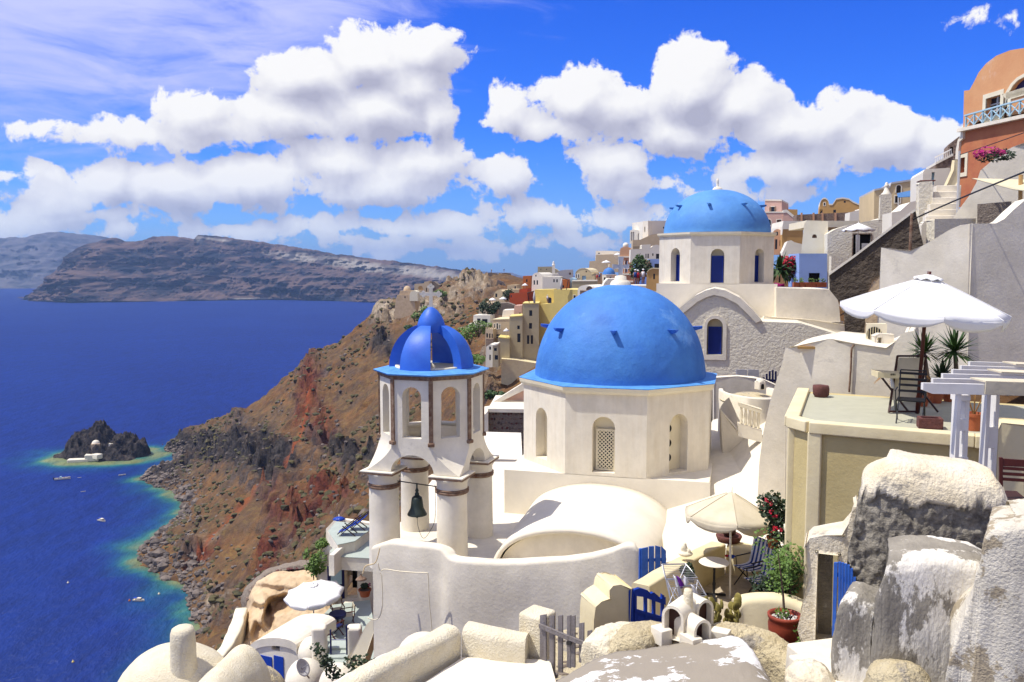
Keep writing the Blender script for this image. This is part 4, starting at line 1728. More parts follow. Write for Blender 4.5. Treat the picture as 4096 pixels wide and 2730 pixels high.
cp.build('crown_cap', 'crown_blue', tower, auto=50)
# budded cross
cz = CZB + CH + 0.38
px_ = Plane(T0, 2)
cr_ = MB()


def lobe(cx, cz_, r, n=10):
    return [(cx + r * math.cos(2 * math.pi * i / n), cz_ + r * math.sin(2 * math.pi * i / n)) for i in range(n)]


cr_.prism(px_, rect(-.042, cz, .042, cz + .5), -.035, .035)
cr_.prism(px_, rect(-.19, cz + .30, .19, cz + .385), -.034, .034)
for cx, cy in ((0, cz + .52), (-.19, cz + .343), (.19, cz + .343), (0, cz + .03)):
    ddx = 1 if abs(cx) > 0 else 0
    for ox, oy in ((0, .045), (.05, 0), (-.05, 0), (0, -.045)):
        cr_.prism(px_, lobe(cx + ox, cy + oy, 0.038), -.033 + 0.001 * ox, .033)
cr_.build('cross', 'white', tower)
# bell hung from a rod between the two front columns
bl = T0 + tn * HC
rod0, rod1 = bl - te * 0.62, bl + te * 0.62
bell = thing('bronze_bell', 'green-black bronze bell hanging from a rod under the tower arch', 'bell', (bl.x - te.x * .02, bl.y - te.y * .02, BAND - .72))
MB().tube([rod0 + Vector((0, 0, BAND + .1)), rod1 + Vector((0, 0, BAND + .03))], 0.014, 8).build('rod', 'black_metal', bell)
bc = Vector((bl.x - te.x * .02, bl.y - te.y * .02, BAND - .70))
MB().lathe(bc, [(0.235, 0.0), (0.24, 0.02), (0.20, 0.09), (0.16, 0.17), (0.145, 0.27), (0.135, 0.37), (0.12, 0.43), (0.07, 0.47), (0.001, 0.475)], 32).build('body', 'bronze', bell, smooth=True)
MB().lathe(bc, [(0.001, .45), (0.05, 0.46), (0.055, 0.52), (0.03, 0.56), (0.045, 0.6), (0.02, 0.66), (0.02, .78)], 10).build('crown', 'bronze', bell, smooth=True)
MB().tube([bc + Vector((0, 0, .2)), bc - Vector((0, 0, .08))], [0.012, .025], 8).build('clapper', 'bronze', bell, smooth=True)
MB().tube(catmull([bc - Vector((0, 0, .05)), bc + Vector((.02, 0, -.3)), bc + Vector((.13, .1, -.62)), bc + Vector((.3, .15, -.45)), bc + Vector((.42, .2, -.12)), bc + Vector((.42, .2, .7))], 6), 0.006, 5).build('rope', 'black_metal', bell)

# ------------------------------------------------------------------ curved parapet wall in front of the tower
cw = ribbon(wp, 0.34, -9.6, 8, 0.10)
cw.wobble(0.035, 0.9, 2)
o = cw.build('curved_wall', 'white', None, auto=60)
tag(o, 'long curved white parapet wall below the bell tower', 'wall')
sw = ribbon([P(1497, 2200, 21.6), P(1494, 2194, 20.7), P(1491, 2190, 19.75)], 0.3, -9.6, 6, 0.1)
sw.wobble(0.02, 1.1)
o = sw.build('side_wall', 'white', None, auto=60)
tag(o, 'short white return wall at the left end of the curved parapet', 'wall')
# shower lamp, hose and pipe on the curved wall
plw = Plane(P(1500, 2400, 18.95), 20)


def wpt(px, py, out=0.03):
    p = plw.hit(px, py)
    return p + plw.n * out


lamp = thing('wall_lamp', 'rusty dish lamp on a bent bracket at the corner of the curved wall', 'lamp', wpt(1470, 2310, .2))
MB().tube(catmull([wpt(1522, 2190), wpt(1510, 2245, .1), wpt(1478, 2255, .18), wpt(1470, 2285, .22)], 6), 0.014, 8).build('bracket', 'paint_sand', lamp, smooth=True)
lc_ = wpt(1464, 2302, .22)
MB().lathe(lc_, [(0.02, 0.09), (0.03, 0.05), (0.09, 0.02), (0.13, -0.02), (0.12, -0.025), (0.001, -0.01)], 20).build('shade', 'brown_trim', lamp, smooth=True)
hose = MB()
hose.tube(catmull([wpt(1515, 2250, .04), wpt(1525, 2280, .05), wpt(1545, 2275, .05), wpt(1600, 2283, .05), wpt(1660, 2288, .05), wpt(1705, 2290, .05), wpt(1716, 2300, .05), wpt(1720, 2400, .05), wpt(1728, 2480, .05), wpt(1734, 2560, .05)], 6), 0.013, 6)
o = hose.build('water_pipe', 'cream_pale', None, smooth=True)
tag(o, 'thin cream pipe running across and down the curved wall', 'pipe')
hs2 = MB().tube(catmull([wpt(1524, 2290, .05), wpt(1532, 2310, .06), wpt(1534, 2400, .05), wpt(1528, 2450, .05), wpt(1510, 2475, .06), wpt(1478, 2468, .08)], 6), 0.012, 6)
o = hs2.build('garden_hose', 'cream_pale', None, smooth=True)
tag(o, 'pale hose hanging in a loop at the left end of the curved wall', 'hose')

# ------------------------------------------------------------------ white slope to the right of the church
ws = slab([P(*q) for q in ((2640, 2078, 22.0), (2662, 2250, 18.7), (2890, 2190, 19.0), (3140, 2215, 18.3), (3160, 1985, 20.2), (3170, 1760, 22.5), (3000, 1640, 27.0), (2850, 1680, 28.5))], 1.5)
o = ws.build('white_roof_slope', 'white', None, bevel=0.02)
tag(o, 'bright whitewashed roof slope right of the domed church', 'roof')

# ------------------------------------------------------------------ generic traced pieces
def traced(name, pix, Y, az, depth, mat, parent=None, holes=(), bevel=0.0, ref=None, d0=0.0, sub=0):
    """outline traced in photo pixels on a vertical plane at distance Y (through ref pixel), with real depth"""
    if isinstance(Y, Plane):
        pl = Y
    else:
        r = ref or pix[0]
        pl = Plane(P(r[0], r[1], Y), az)
    out = [pl.uv(*p) for p in pix]
    hh = []
    for h in holes:
        if len(h) == 5:
            hh.append(arch_px(pl, *h[:4])[0])
        else:
            q = rect_px(pl, *h)
            hh.append(rect(*q))
    mb = MB()
    mb.prism(pl, out, d0, d0 + depth, hh)
    o = mb.build(name, mat, parent, bevel=bevel)
    return o, pl


def two_tone(o, mat2, fn):
    o.data.materials.append(M(mat2))
    for p in o.data.polygons:
        if fn(o.location + p.center if o.parent is None else p.center):
            p.material_index = 1


def steps_between(parent, p0, p1, n, width, mat, side, depth=0.32):
    for i in range(n):
        t = i / (n - 1)
        c = Vector(p0).lerp(Vector(p1), t)
        h = abs(p1.z - p0.z) / (n - 1)
        d = Vector((p1.x - p0.x, p1.y - p0.y, 0)).normalized()
        mb = MB().box((c.x, c.y, c.z - 0.4), width, depth, 0.8, math.atan2(-d.x, d.y) + side)
        mb.build('step', mat, parent, bevel=0.02)


# ------------------------------------------------------------------ the upper church behind
AZU = 14.5
UC = P(2866, 937, 45)
upper = thing('upper_church', 'white church with a pale blue dome, standing higher and farther back', 'church', (UC.x, UC.y, -4))
UA = 2.86
ULED = -0.84
fu = {}
for k in range(8):
    a = math.radians(AZU + 45 * k)
    fu[k] = Plane(Vector((UC.x, UC.y, 0)) + Vector((-math.sin(a), -math.cos(a), 0)) * UA, AZU + 45 * k)
hu = UA * math.tan(math.radians(22.5))
dr = MB()
NU = {0: (2841, 996, 2895, 1133), 1: (2682, 993, 2718, 1127), 7: (3017, 995, 3054, 1130)}
nic = {}
for k in range(8):
    ho = []
    if k in NU:
        h, bb = arch_px(fu[k], *NU[k])
        nic[k] = bb
        ho = [h]
    dr.prism(fu[k], rect(-hu * .9999, ULED, hu * .9999, UC.z - 0.18), 0, 0.45, ho)
dr.build('drum', 'white_streak', upper)
for k, bb in nic.items():
    MB().prism(fu[k], rect(bb[0] - .05, bb[1] - .05, bb[2] + .05, bb[3] + .05), 0.44, 0.5).build('niche_back', 'cream_pale', upper)
    lattice(upper, fu[k], (bb[0] + .03, bb[1] + .02, bb[2] - .03, bb[3] - .34), 0.36 if k else 0.2, 'lattice_blue', 0.13, 0.045, back='navy')
a0 = oct_a0(AZU)
Ru = UA / math.cos(math.pi / 8)
MB().lathe((UC.x, UC.y, UC.z), [(Ru - .1, -0.18), (Ru + 0.06, -0.18), (Ru + 0.12, -0.1), (Ru + 0.13, -0.0), (2.3, 0.03)], 8, a0).build('cornice', 'cream_pale', upper)
UR, UH = 2.74, 2.28
MB().lathe((UC.x, UC.y, UC.z + .02), [(UR * math.cos(k / 36 * math.pi / 2) ** .97 + 1e-3, UH * math.sin(k / 36 * math.pi / 2)) for k in range(37)], 80).wobble(0.012, 1.2).build('dome', 'dome_blue_pale', upper, smooth=True)
for k in range(8):
    a = math.radians(AZU + 9 + 45 * k)
    nrm = Vector((-math.sin(a), -math.cos(a), 0))
    side = Vector((-nrm.y, nrm.x, 0))
    rr = UR * math.sqrt(1 - (1.35 / UH) ** 2)
    c = Vector((UC.x, UC.y, UC.z + 1.36))
    A0, A1, w = c + nrm * (rr - .1), c + nrm * (rr + .3) + Vector((0, 0, .03)), .1
    MB().add([A0 - side * w + Vector((0, 0, .07)), A0 - Vector((0, 0, .1)), A0 + side * w + Vector((0, 0, .07)), A1 - side * w * .8 + Vector((0, 0, .06)), A1 - Vector((0, 0, .015)), A1 + side * w * .8 + Vector((0, 0, .06))],
             [(0, 1, 4, 3), (1, 2, 5, 4), (3, 4, 5), (2, 1, 0), (2, 0, 3, 5)]).build('spout', 'dome_blue_pale', upper)
MB().lathe((UC.x, UC.y, UC.z + UH - .03), [(.27, 0), (.25, .09), (.18, .17), (.08, .2), (.05, .24), (.06, .45), (.05, .62), (.001, .64)], 20).build('finial', 'white', upper, smooth=True)
su0, su1 = fu[0].uv(2628, 1140)[0], fu[0].uv(3107, 1145)[0]
MB().prism(fu[0], rect(su0, -6, su1, ULED - .001), 0, 2 * UA + .3).build('base', 'white_clean', upper, bevel=.03)
# gabled front with rough plaster, its white arch band and blue lattice window
plg = Plane(P(2858, 1300, 39.2), AZU)
arc = [(2690, 1262), (2725, 1232), (2780, 1188), (2820, 1168), (2857, 1158), (2900, 1166), (2960, 1196), (3010, 1244), (3047, 1287)]
gw = [(2690, 1530)] + arc + [(3120, 1290), (3200, 1293), (3300, 1323), (3388, 1352), (3400, 1500), (3380, 1530)]
gw = list(reversed(gw))
wh, wb = arch_px(plg, 2826, 1275, 2889, 1420)
MB().prism(plg, [plg.uv(*p) for p in gw], 0, 3.0, [wh]).build('gable_wall', 'white_textured', upper)
bm_ = MB()
uvA = [plg.uv(*p) for p in arc]
cx_ = plg.uv(2858, 1330)
for i in range(len(uvA) - 1):
    (s_a, z_a), (s_b, z_b) = uvA[i], uvA[i + 1]

    def inn(s, z):
        d = Vector((cx_[0] - s, cx_[1] - z))
        d.normalize()
        return (s + d.x * .26, z + d.y * .26)
    bm_.prism(plg, [inn(s_a, z_a), inn(s_b, z_b), (s_b, z_b + .05), (s_a, z_a + .05)], -0.1, 2.9)
bm_.build('arch_band', 'white', upper, weld=True)
fr_o = arch_px(plg, 2815, 1262, 2904, 1440)[0]
MB().prism(plg, fr_o, -0.06, 0.02, [wh]).build('window_surround', 'white', upper, bevel=.02)
MB().prism(plg, rect(wb[0] - .05, wb[1] - .05, wb[2] + .05, wb[3] + .05), .3, .4).build('niche_back', 'cream', upper)
lattice(upper, plg, (wb[0] + .06, wb[1] + .02, wb[2] - .05, wb[3] - .38), 0.15, 'lattice_blue', 0.12, 0.04, back='navy')
uv = plg.uv
o, _ = traced('side_vault', [(3385, 1290), (3105, 1290), (3105, 1152), (3330, 1159), (3345, 1180), (3356, 1220), (3362, 1290)], 40.5, 8, 4.0, 'white', upper, bevel=.1)
o, _ = traced('roof_ramp', [(3395, 1345), (3052, 1290), (3060, 1268), (3110, 1270), (3250, 1280), (3330, 1292), (3390, 1302)], 40.2, 10, 1.2, 'white', upper, bevel=.05)

# ------------------------------------------------------------------ middle right: cistern yard, white house with pipe
o, plm = traced('parapet_wall', [(2855, 1700), (2855, 1512), (2950, 1508), (3020, 1514), (3060, 1522), (3110, 1545), (3110, 1700)], 30, 8, 0.4, 'white', bevel=.04)
tag(o, 'low white parapet wall between the two domed churches', 'wall')
cis = thing('cistern', 'oval white cistern rim with weathered grey cap behind the domed church', 'cistern', P(3000, 1640, 26))
ce = P(3005, 1575, 26.3)
rim = MB()


def cpt(u, v):
    a = math.pi * (0.85 + 1.35 * u)
    rx, ry = 0.98, 1.5
    c = Vector((ce.x + 0.1, ce.y + .3, 0))
    prof = [(1.0, ce.z - 2.2), (1.0, ce.z), (0.98, ce.z + .03), (0.88, ce.z + .03), (0.86, ce.z), (.86, ce.z - .3)]
    k, z = prof[int(round(v * 5))]
    return c + Vector((math.cos(a) * rx * k, math.sin(a) * ry * k, z))


rim.grid(cpt, 40, 5)
rim.build('rim', 'white', cis, auto=40)
cap = MB().lathe((ce.x + .1, ce.y + .3, ce.z - .18), [(1.0, -.05), (.8, .0), (.4, .12), (.001, .16)], 28)
for p in cap.v:
    p.y = ce.y + .3 + (p.y - ce.y - .3) * 1.25
cap.wobble(.03, 2).build('cap', 'rough_yellow', cis, smooth=True)
mc = P(3040, 1545, 26.2)
mcx = thing('tiny_chapel', 'tiny white model chapel standing on the cistern cap', 'model chapel', (mc.x, mc.y, mc.z - .1))
MB().box((mc.x, mc.y, mc.z + .02), .24, .26, .26, .4).build('walls', 'white', mcx, bevel=.02)
MB().lathe((mc.x, mc.y, mc.z + .15), [(.13, 0), (.11, .06), (.001, .1)], 12).build('dome', 'white', mcx, smooth=True)
MB().prism(Plane(Vector((mc.x + .04, mc.y - .13, 0)), -20), arch(-.05, mc.z - .08, .05, mc.z + .08), -.012, .03).build('doorway', 'dark_void', mcx)
# balustrade opening
bal = thing('balustrade', 'cream balustrade with turned balusters in the white wall corner', 'balustrade', P(3000, 1730, 24))
plb = Plane(P(3000, 1670, 24), 10)
r_ = rect_px(plb, 2958, 1600, 3045, 1722)
o, _ = traced('rail', [(2955, 1625), (2955, 1612), (3048, 1640), (3048, 1655)], plb, 0, .22, 'cream_pale', bal, bevel=.01)
o, _ = traced('plinth', [(2953, 1745), (2953, 1695), (3048, 1722), (3048, 1770)], plb, 0, .25, 'white', bal, bevel=.01)
for k in range(5):
    x = 2966 + k * 17
    pb, pt_ = plb.hit(x, 1698 + k * 5), plb.hit(x, 1622 + k * 5)
    b0 = pb - plb.n * .1
    h = pt_.z - pb.z
    MB().lathe((b0.x, b0.y, pb.z), [(.04, 0), (.045, .1 * h), (.03, .2 * h), (.055, .4 * h), (.03, .75 * h), (.045, .9 * h), (.04, h)], 10).build('baluster', 'cream_pale', bal, smooth=True)
o, _ = traced('yard_wall', [(2890, 1850), (2890, 1660), (2955, 1730), (3050, 1760), (3060, 1850)], 25.2, 8, .4, 'white', bevel=.05)
tag(o, 'white wall under the balustrade corner', 'wall')
# house with the pipe
ph = thing('white_house', 'white house wall with a rusty pipe, behind the yellow roof terrace', 'house', P(3300, 1700, 19.6))
out = [(3140, 2120), (3142, 1430), (3150, 1397), (3185, 1384), (3320, 1364), (3420, 1374), (3545, 1392), (3590, 1372), (3618, 1340), (3652, 1334), (3660, 1800), (3660, 2120)]
o, plp = traced('wall', list(reversed(out)), 19.6, 27, 2.6, 'white', ph, ref=(3300, 1560), bevel=.05)
o, _ = traced('buttress', list(reversed([(3025, 2150), (3040, 1850), (3056, 1730), (3082, 1610), (3108, 1525), (3139, 1432), (3139, 2150)])), plp, 0, .35, 'white', ph, d0=.003, bevel=.04)
pp = MB().tube(catmull([plp.hit(3416, 1380) + plp.n * .02, plp.hit(3408, 1395) + plp.n * .05, plp.hit(3405, 1450) + plp.n * .05, plp.hit(3402, 1510) + plp.n * .05, plp.hit(3398, 1568) + plp.n * .05], 5), 0.022, 8)
pp.wobble(.008, 5).build('pipe', 'brown_trim', ph, smooth=True)
so2 = slab([P(3190, 1386, 19.7), P(3540, 1392, 19.75), P(3560, 1372, 22), P(3330, 1356, 22.2)], .06)
so2.build('roof_sheet', 'paint_ochre', ph)
ac = thing('air_conditioner', 'cream outdoor air conditioner unit on the white roof', 'air conditioner', P(3520, 1380, 20.6))
pa = Plane(P(3470, 1340, 20.6), 20)
r_ = rect_px(pa, 3467, 1298, 3545, 1375)
MB().prism(pa, rect(*r_), 0, .32).build('casing', 'cream_pale', ac, bevel=.015)
fc = pa.pt(r_[0] + (r_[2] - r_[0]) * .38, (r_[1] + r_[3]) / 2, -0.012)
fr = .17
MB().add([fc + pa.e * (fr * math.cos(2 * math.pi * i / 24)) + Vector((0, 0, fr * math.sin(2 * math.pi * i / 24))) for i in range(24)], [tuple(range(24))]).build('fan_grille', 'black_metal', ac)
for k in range(6):
    s = -.14 + .056 * k
    MB().bar(fc + pa.e * s + pa.n * .01 - Vector((0, 0, math.sqrt(max(0, fr ** 2 - s * s)))), fc + pa.e * s + pa.n * .01 + Vector((0, 0, math.sqrt(max(0, fr ** 2 - s * s)))), .012).build('grille_bar', 'cream', ac)
o, _ = traced('vent_box', [(3498, 1378), (3498, 1345), (3520, 1337), (3575, 1340), (3578, 1378)], 20.0, 10, .3, 'white', bevel=.02, holes=[(3508, 1350, 3526, 1374)])
tag(o, 'small white vent box with a square opening on the roof edge', 'vent')
# boarded hatch and navy picket gate by the gable wall
hb = thing('hatch_doors', 'pair of pale grey board hatch doors below the gable wall', 'hatch', P(2990, 1515, 33))
for x0 in (2945, 2993):
    o, _ = traced('door_leaf', [(x0, 1518), (x0, 1478), (x0 + 43, 1480), (x0 + 44, 1520)], 33, 5, .05, 'paint_grey', hb)
ng = thing('navy_gate', 'small navy picket gate with a rounded top below the gable wall', 'gate', P(3090, 1540, 31))
plq = Plane(P(3090, 1520, 31), 0)
for k in range(7):
    x = 3052 + k * 12
    top = 1481 + abs(k - 3) ** 1.6 * 5
    o, _ = traced('picket', [(x, 1545), (x, top), (x + 7, top), (x + 7, 1545)], plq, 0, .03, 'navy', ng)
o, _ = traced('rail', [(3045, 1527), (3045, 1518), (3135, 1520), (3135, 1530)], plq, 0, .03, 'navy', ng, d0=.035)

# ------------------------------------------------------------------ yellow building with the roof terrace
TZ = -2.78
yb = thing('yellow_building', 'pale yellow building with a flat roof terrace and cream edging', 'building', PZ(3240, 1702, TZ))
tp = [PZ(x, y, TZ) for x, y in ((3208, 1566), (3160, 1681), (3238, 1702), (3900, 1757), (5000, 1848), (5000, 1672), (3640, 1592))]
slab([p - Vector((0, 0, .002)) for p in tp], 6).build('walls', 'ochre_wall', yb)
ins = [PZ(x, y, TZ + .004) for x, y in ((3226, 1574), (3204, 1664), (3240, 1684), (3300, 1692), (3900, 1740), (5000, 1826), (5000, 1680), (3640, 1598))]
slab(ins, .003).build('terrace_floor', 'terrace_floor', yb)


def trim(a, b_, w, h, off, z, mat, nm):
    d = (b_ - a)
    d.z = 0
    d.normalize()
    outv = Vector((d.y, -d.x, 0))
    A, B_ = a + outv * off, b_ + outv * off
    A.z = B_.z = z
    MB().bar(A, B_, w, h).build(nm, mat, yb, bevel=.025)


trim(tp[0], tp[1], .26, .20, -.03, TZ - .02, 'cream', 'edge_trim')
trim(tp[1], tp[2], .26, .205, -.035, TZ - .025, 'cream', 'edge_trim')
trim(tp[2], tp[3], .26, .21, -.03, TZ - .03, 'cream', 'edge_trim')
trim(tp[3], tp[4], .26, .215, -.03, TZ - .035, 'cream', 'edge_trim')
pil = tp[2] + (tp[3] - tp[2]).normalized() * .1
MB().box((pil.x, pil.y - .0, TZ - 3.1), .24, .16, 6, -.45).build('pilaster', 'cream', yb, bevel=.03)
pil = tp[1] + (tp[2] - tp[1]).normalized() * .06
MB().box((pil.x, pil.y, TZ - 3.1), .14, .14, 6, -.3).build('pilaster', 'cream', yb, bevel=.03)


def tz(px, py, dz=0.0):
    return PZ(px, py, TZ + .006) + Vector((0, 0, dz))


# things on the terrace
c = tz(3283, 1588)
st_ = thing('stone_mortar', 'dark red hollowed stone mortar on the terrace corner', 'mortar', c)
MB().lathe(c, [(.13, 0), (.165, .05), (.17, .18), (.16, .25), (.11, .255), (.09, .2), (.001, .19)], 20).wobble(.012, 6).build('bowl', 'stone_red', st_, smooth=True)
c = tz(3718, 1712)
st_ = thing('stone_trough', 'square dark red stone trough at the terrace edge', 'trough', c)
tb = MB()
tb.box(c + Vector((0, 0, .02)), .38, .28, .04, -.3)
for dx, dy, sx_, sy_ in ((0, -.12, .38, .05), (0, .12, .38, .05), (-.165, 0, .05, .19), (.165, 0, .05, .19)):
    q = Matrix.Rotation(-.3, 3, 'Z') @ Vector((dx, dy, 0))
    tb.box(c + q + Vector((0, 0, .10)), sx_, sy_, .16, -.3)
tb.build('trough', 'stone_red', st_)


def flowerpot(name, label, c, r, h, mat='terracotta', soil='soil', group=None, cat='pot'):
    t = thing(name, label, cat, c, group)
    MB().lathe(c, [(.001, 0), (r * .68, 0), (r * .9, h * .8), (r, h * .82), (r * 1.03, h), (r * .9, h), (r * .85, h * .86)], 28).build('pot', mat, t, auto=40)
    MB().lathe(c, [(r * .87, h * .87), (.001, h * .9)], 20).build('soil', soil, t)
    return t


def folding_chair(name, label, c, rz, fabric=None, metal='black_metal', s=1.0, group=None, tall=1.0):
    """garden chair: x legs, seat, back; front along local -y"""
    c = Vector(c)
    t = thing(name, label, 'chair', c, group)
    R = Matrix.Rotation(rz, 3, 'Z')

    def q(x, y, z):
        return c + R @ Vector((x * s, y * s, z * s))
    W = .24
    for sx_ in (-W, W):
        MB().tube([q(sx_, .25, 0), q(sx_, -.2, .43)], .013 * s, 6).build('leg', metal, t)
        MB().tube([q(sx_ * .92, -.25, 0), q(sx_ * .92, .22, .43), q(sx_ * .92, .36, .95 * tall)], .013 * s, 6).build('leg', metal, t)
        MB().tube([q(sx_ * 1.08, -.24, .62), q(sx_ * 1.08, .26, .62)], .014 * s, 6).build('armrest', metal, t)
        MB().tube([q(sx_ * 1.05, -.16, .43), q(sx_ * 1.08, -.18, .62)], .01 * s, 6).build('arm_post', metal, t)
    MB().tube([q(-W * .92, .36, .95 * tall), q(W * .92, .36, .95 * tall)], .013 * s, 6).build('back_rail', metal, t)
    MB().tube([q(-W, -.2, .43), q(W, -.2, .43)], .013 * s, 6).build('seat_rail', metal, t)
    if fabric:
        prof = [(-.25, .44), (-.1, .415), (.08, .41), (.19, .43), (.235, .5), (.29, .7), (.345, .95 * tall), (.35, .98 * tall)]
        mb = MB()
        n = 9
        pr = catmull([Vector((a, b_, 0)) for a, b_ in prof], 3)
        for k in range(n):
            mb.mi = k % 2
            x0, x1 = -W + 2 * W * k / n, -W + 2 * W * (k + 1) / n
            vs = []
            for p in pr:
                vs += [q(x0, p.x - .02, p.y + .012), q(x1, p.x - .02, p.y + .012)]
            mb.add(vs, [(2 * i, 2 * i + 1, 2 * i + 3, 2 * i + 2) for i in range(len(pr) - 1)])
        o = mb.build('fabric', list(fabric), t, smooth=True, weld=True)
        md = o.modifiers.new('s', 'SOLIDIFY')
        md.thickness = .02
    else:
        for k in range(6):
            y = -.2 + .08 * k
            MB().bar(q(-W, y, .44), q(W, y, .44), .045 * s, .012 * s).build('seat_slat', metal, t)
        for k in range(4):
            z = .56 + .11 * k
            y = .22 + (z - .43) * .27
            MB().bar(q(-W, y, z * tall), q(W, y, z * tall), .012 * s, .045 * s).build('back_slat', metal, t)
    return t


umbrella('patio_umbrella', 'big white parasol with scalloped edge and red-brown pole on the terrace', P(3715, 1108, 16.0), 1.5, .62, TZ, 'canvas_white', 'wood_red', 8, tilt=(4, 4), vent=True, val=.2, pole_r=.035, rot=.55, sag=.05, pole_base=tz(3668, 1655))
folding_chair('garden_chair', 'grey metal folding chair with slatted back on the roof terrace', tz(3640, 1690), -.5, None, 'black_metal', .95)
# easel-like tilted stand, board and deck chair frame behind
dk = thing('deck_chair', 'dark wooden deck chair frame under the terrace umbrella', 'deck chair', tz(3610, 1640))
b0 = tz(3600, 1650)
for dx in (-.28, .28):
    MB().bar(b0 + Vector((dx, -.15, .02)), b0 + Vector((dx + .35, .35, 1.05)), .04, .03).build('side_rail', 'wood_dark', dk)
    MB().bar(b0 + Vector((dx + .4, -.1, .02)), b0 + Vector((dx - .05, .25, .72)), .04, .03).build('leg', 'wood_dark', dk)
MB().bar(b0 + Vector((-.28, -.15, .04)), b0 + Vector((.28, -.15, .04)), .035).build('cross_bar', 'wood_dark', dk)
MB().bar(b0 + Vector((.07, .35, 1.05)), b0 + Vector((.63, .35, 1.05)), .035).build('cross_bar', 'wood_dark', dk)
cl = MB().add([b0 + Vector((-.22, -.05, .25)), b0 + Vector((.26, -.05, .25)), b0 + Vector((.60, .34, 1.02)), b0 + Vector((.1, .34, 1.02))], [(0, 1, 2, 3)]).build('cloth', 'canvas_cream', dk)
md = cl.modifiers.new('s', 'SOLIDIFY')
md.thickness = .015
bd = thing('notice_board', 'tilted cream board with scribbled lettering on a metal stand', 'board', tz(3595, 1640))
plbd = Plane(P(3590, 1510, 15.9), 6)
o, _ = traced('board', [(3512, 1512), (3512, 1489), (3655, 1498), (3664, 1518)], plbd, 0, .4, 'cream', bd)
for x0, x1 in ((3562, 3567), (3569, 3575), (3577, 3581)):
    o, _ = traced('lettering', [(x0, 1502), (x0 + 1, 1495), (x1, 1496), (x1, 1503)], plbd, 0, .004, 'black_metal', bd, d0=-.006)
MB().tube([plbd.hit(3585, 1515) + Vector((0, .2, 0)), tz(3585, 1640)], .03, 8).build('stand', 'grey_metal', bd, smooth=True)


def yucca(name, label, base, h, r, n, leaf, seed, trunk_r=.06, cat='plant', tilt=(0, 0), blade=.028, droop=.3):
    rg = random.Random(seed)
    base = Vector(base)
    t = thing(name, label, cat, base)
    top = base + Vector((tilt[0], tilt[1], h))
    MB().tube(catmull([base, base.lerp(top, .5) + Vector((tilt[0] * .2, 0, 0)), top], 5), [trunk_r * (1 - .4 * i / 10) for i in range(11)], 8).build('trunk', 'bark', t, smooth=True)
    mb = MB()
    for k in range(n):
        a = rg.uniform(0, 6.28)
        e = math.asin(rg.uniform(-.45, 1))
        d = Vector((math.cos(a) * math.cos(e), math.sin(a) * math.cos(e), math.sin(e)))
        L_ = r * rg.uniform(.75, 1.1)
        s = d.cross(Vector((0, 0, 1))).normalized() * blade * rg.uniform(.7, 1.2)
        p0 = top + Vector((0, 0, rg.uniform(-.15, .05))) * r
        p1 = p0 + d * L_ * .5
        p2 = p0 + d * L_ - Vector((0, 0, droop * L_ * (1 - d.z) * .3))
        mb.add([p0 - s * .5, p0 + s * .5, p1 + s, p1 - s, p2], [(0, 1, 2, 3), (3, 2, 4)])
    mb.build('leaves', leaf, t)
    return t


yucca('yucca', 'left spiky green yucca in front of the big white wall', tz(3725, 1600), 1.0, .52, 90, 'leaf', 1, tilt=(-.05, .3))
yucca('yucca', 'right spiky green yucca, taller and closer to the pergola', tz(3830, 1600), 1.02, .62, 110, 'leaf', 2, tilt=(.05, .3))
yucca('yucca', 'low dark yucca clump at the foot of the pair', tz(3780, 1592), .42, .5, 80, 'leaf_dark', 3, tilt=(0, .2))


def palm(name, label, base, h, r, fr, leaf, seed):
    rg = random.Random(seed)
    base = Vector(base)
    t = thing(name, label, 'palm', base)
    top = base + Vector((0, 0, h))
    MB().tube([base, top], [.07, .05], 8).build('trunk', 'bark', t)
    mb = MB()
    for k in range(fr):
        a = 6.28 * k / fr + rg.uniform(-.2, .2)
        d = Vector((math.cos(a), math.sin(a), 0))
        pts = [top + d * (r * u) + Vector((0, 0, r * (.75 * u - 1.05 * u * u))) for u in (0, .2, .4, .6, .8, 1)]
        sd = Vector((-d.y, d.x, 0))
        for u in range(26):
            f = u / 26 * 5
            i = int(f)
            p = pts[i].lerp(pts[i + 1], f - i)
            ll = r * .28 * math.sin(math.pi * (0.15 + .8 * u / 26))
            for sg in (-1, 1):
                e = p + sd * sg * ll + d * ll * .5 - Vector((0, 0, ll * .45))
                mb.add([p, p + d * .02, e], [(0, 1, 2)])
    mb.build('fronds', leaf, t)
    return t


palm('dry_palm', 'small dry brown palm against the white garden wall', tz(3620, 1600), .5, .62, 9, 'palm_dry', 5)
for i, (x, y, r, h, lab) in enumerate(((3690, 1625, .13, .2, 'terracotta pot left of three under the yuccas'), (3740, 1612, .17, .24, 'terracotta pot in the middle under the yuccas'), (3800, 1606, .17, .25, 'terracotta pot right of three under the yuccas'))):
    flowerpot('terracotta_pot', lab, tz(x, y), r, h, 'terracotta', group='pots under the yuccas')
flowerpot('terracotta_pot', 'orange terracotta pot with bare stems behind the pergola post', tz(3893, 1722), .16, .3)
sm_ = MB()
c = tz(3893, 1722)
for k in range(6):
    a = k * 1.05
    sm_.tube([c + Vector((0, 0, .26)), c + Vector((.1 * math.cos(a), .1 * math.sin(a), .5)), c + Vector((.24 * math.cos(a), .2 * math.sin(a), .75))], [.012, .01, .005], 5)
o = sm_.build('bare_stems', 'palm_dry', None)
tag(o, 'bare dry stems growing from the orange pot', 'plant')

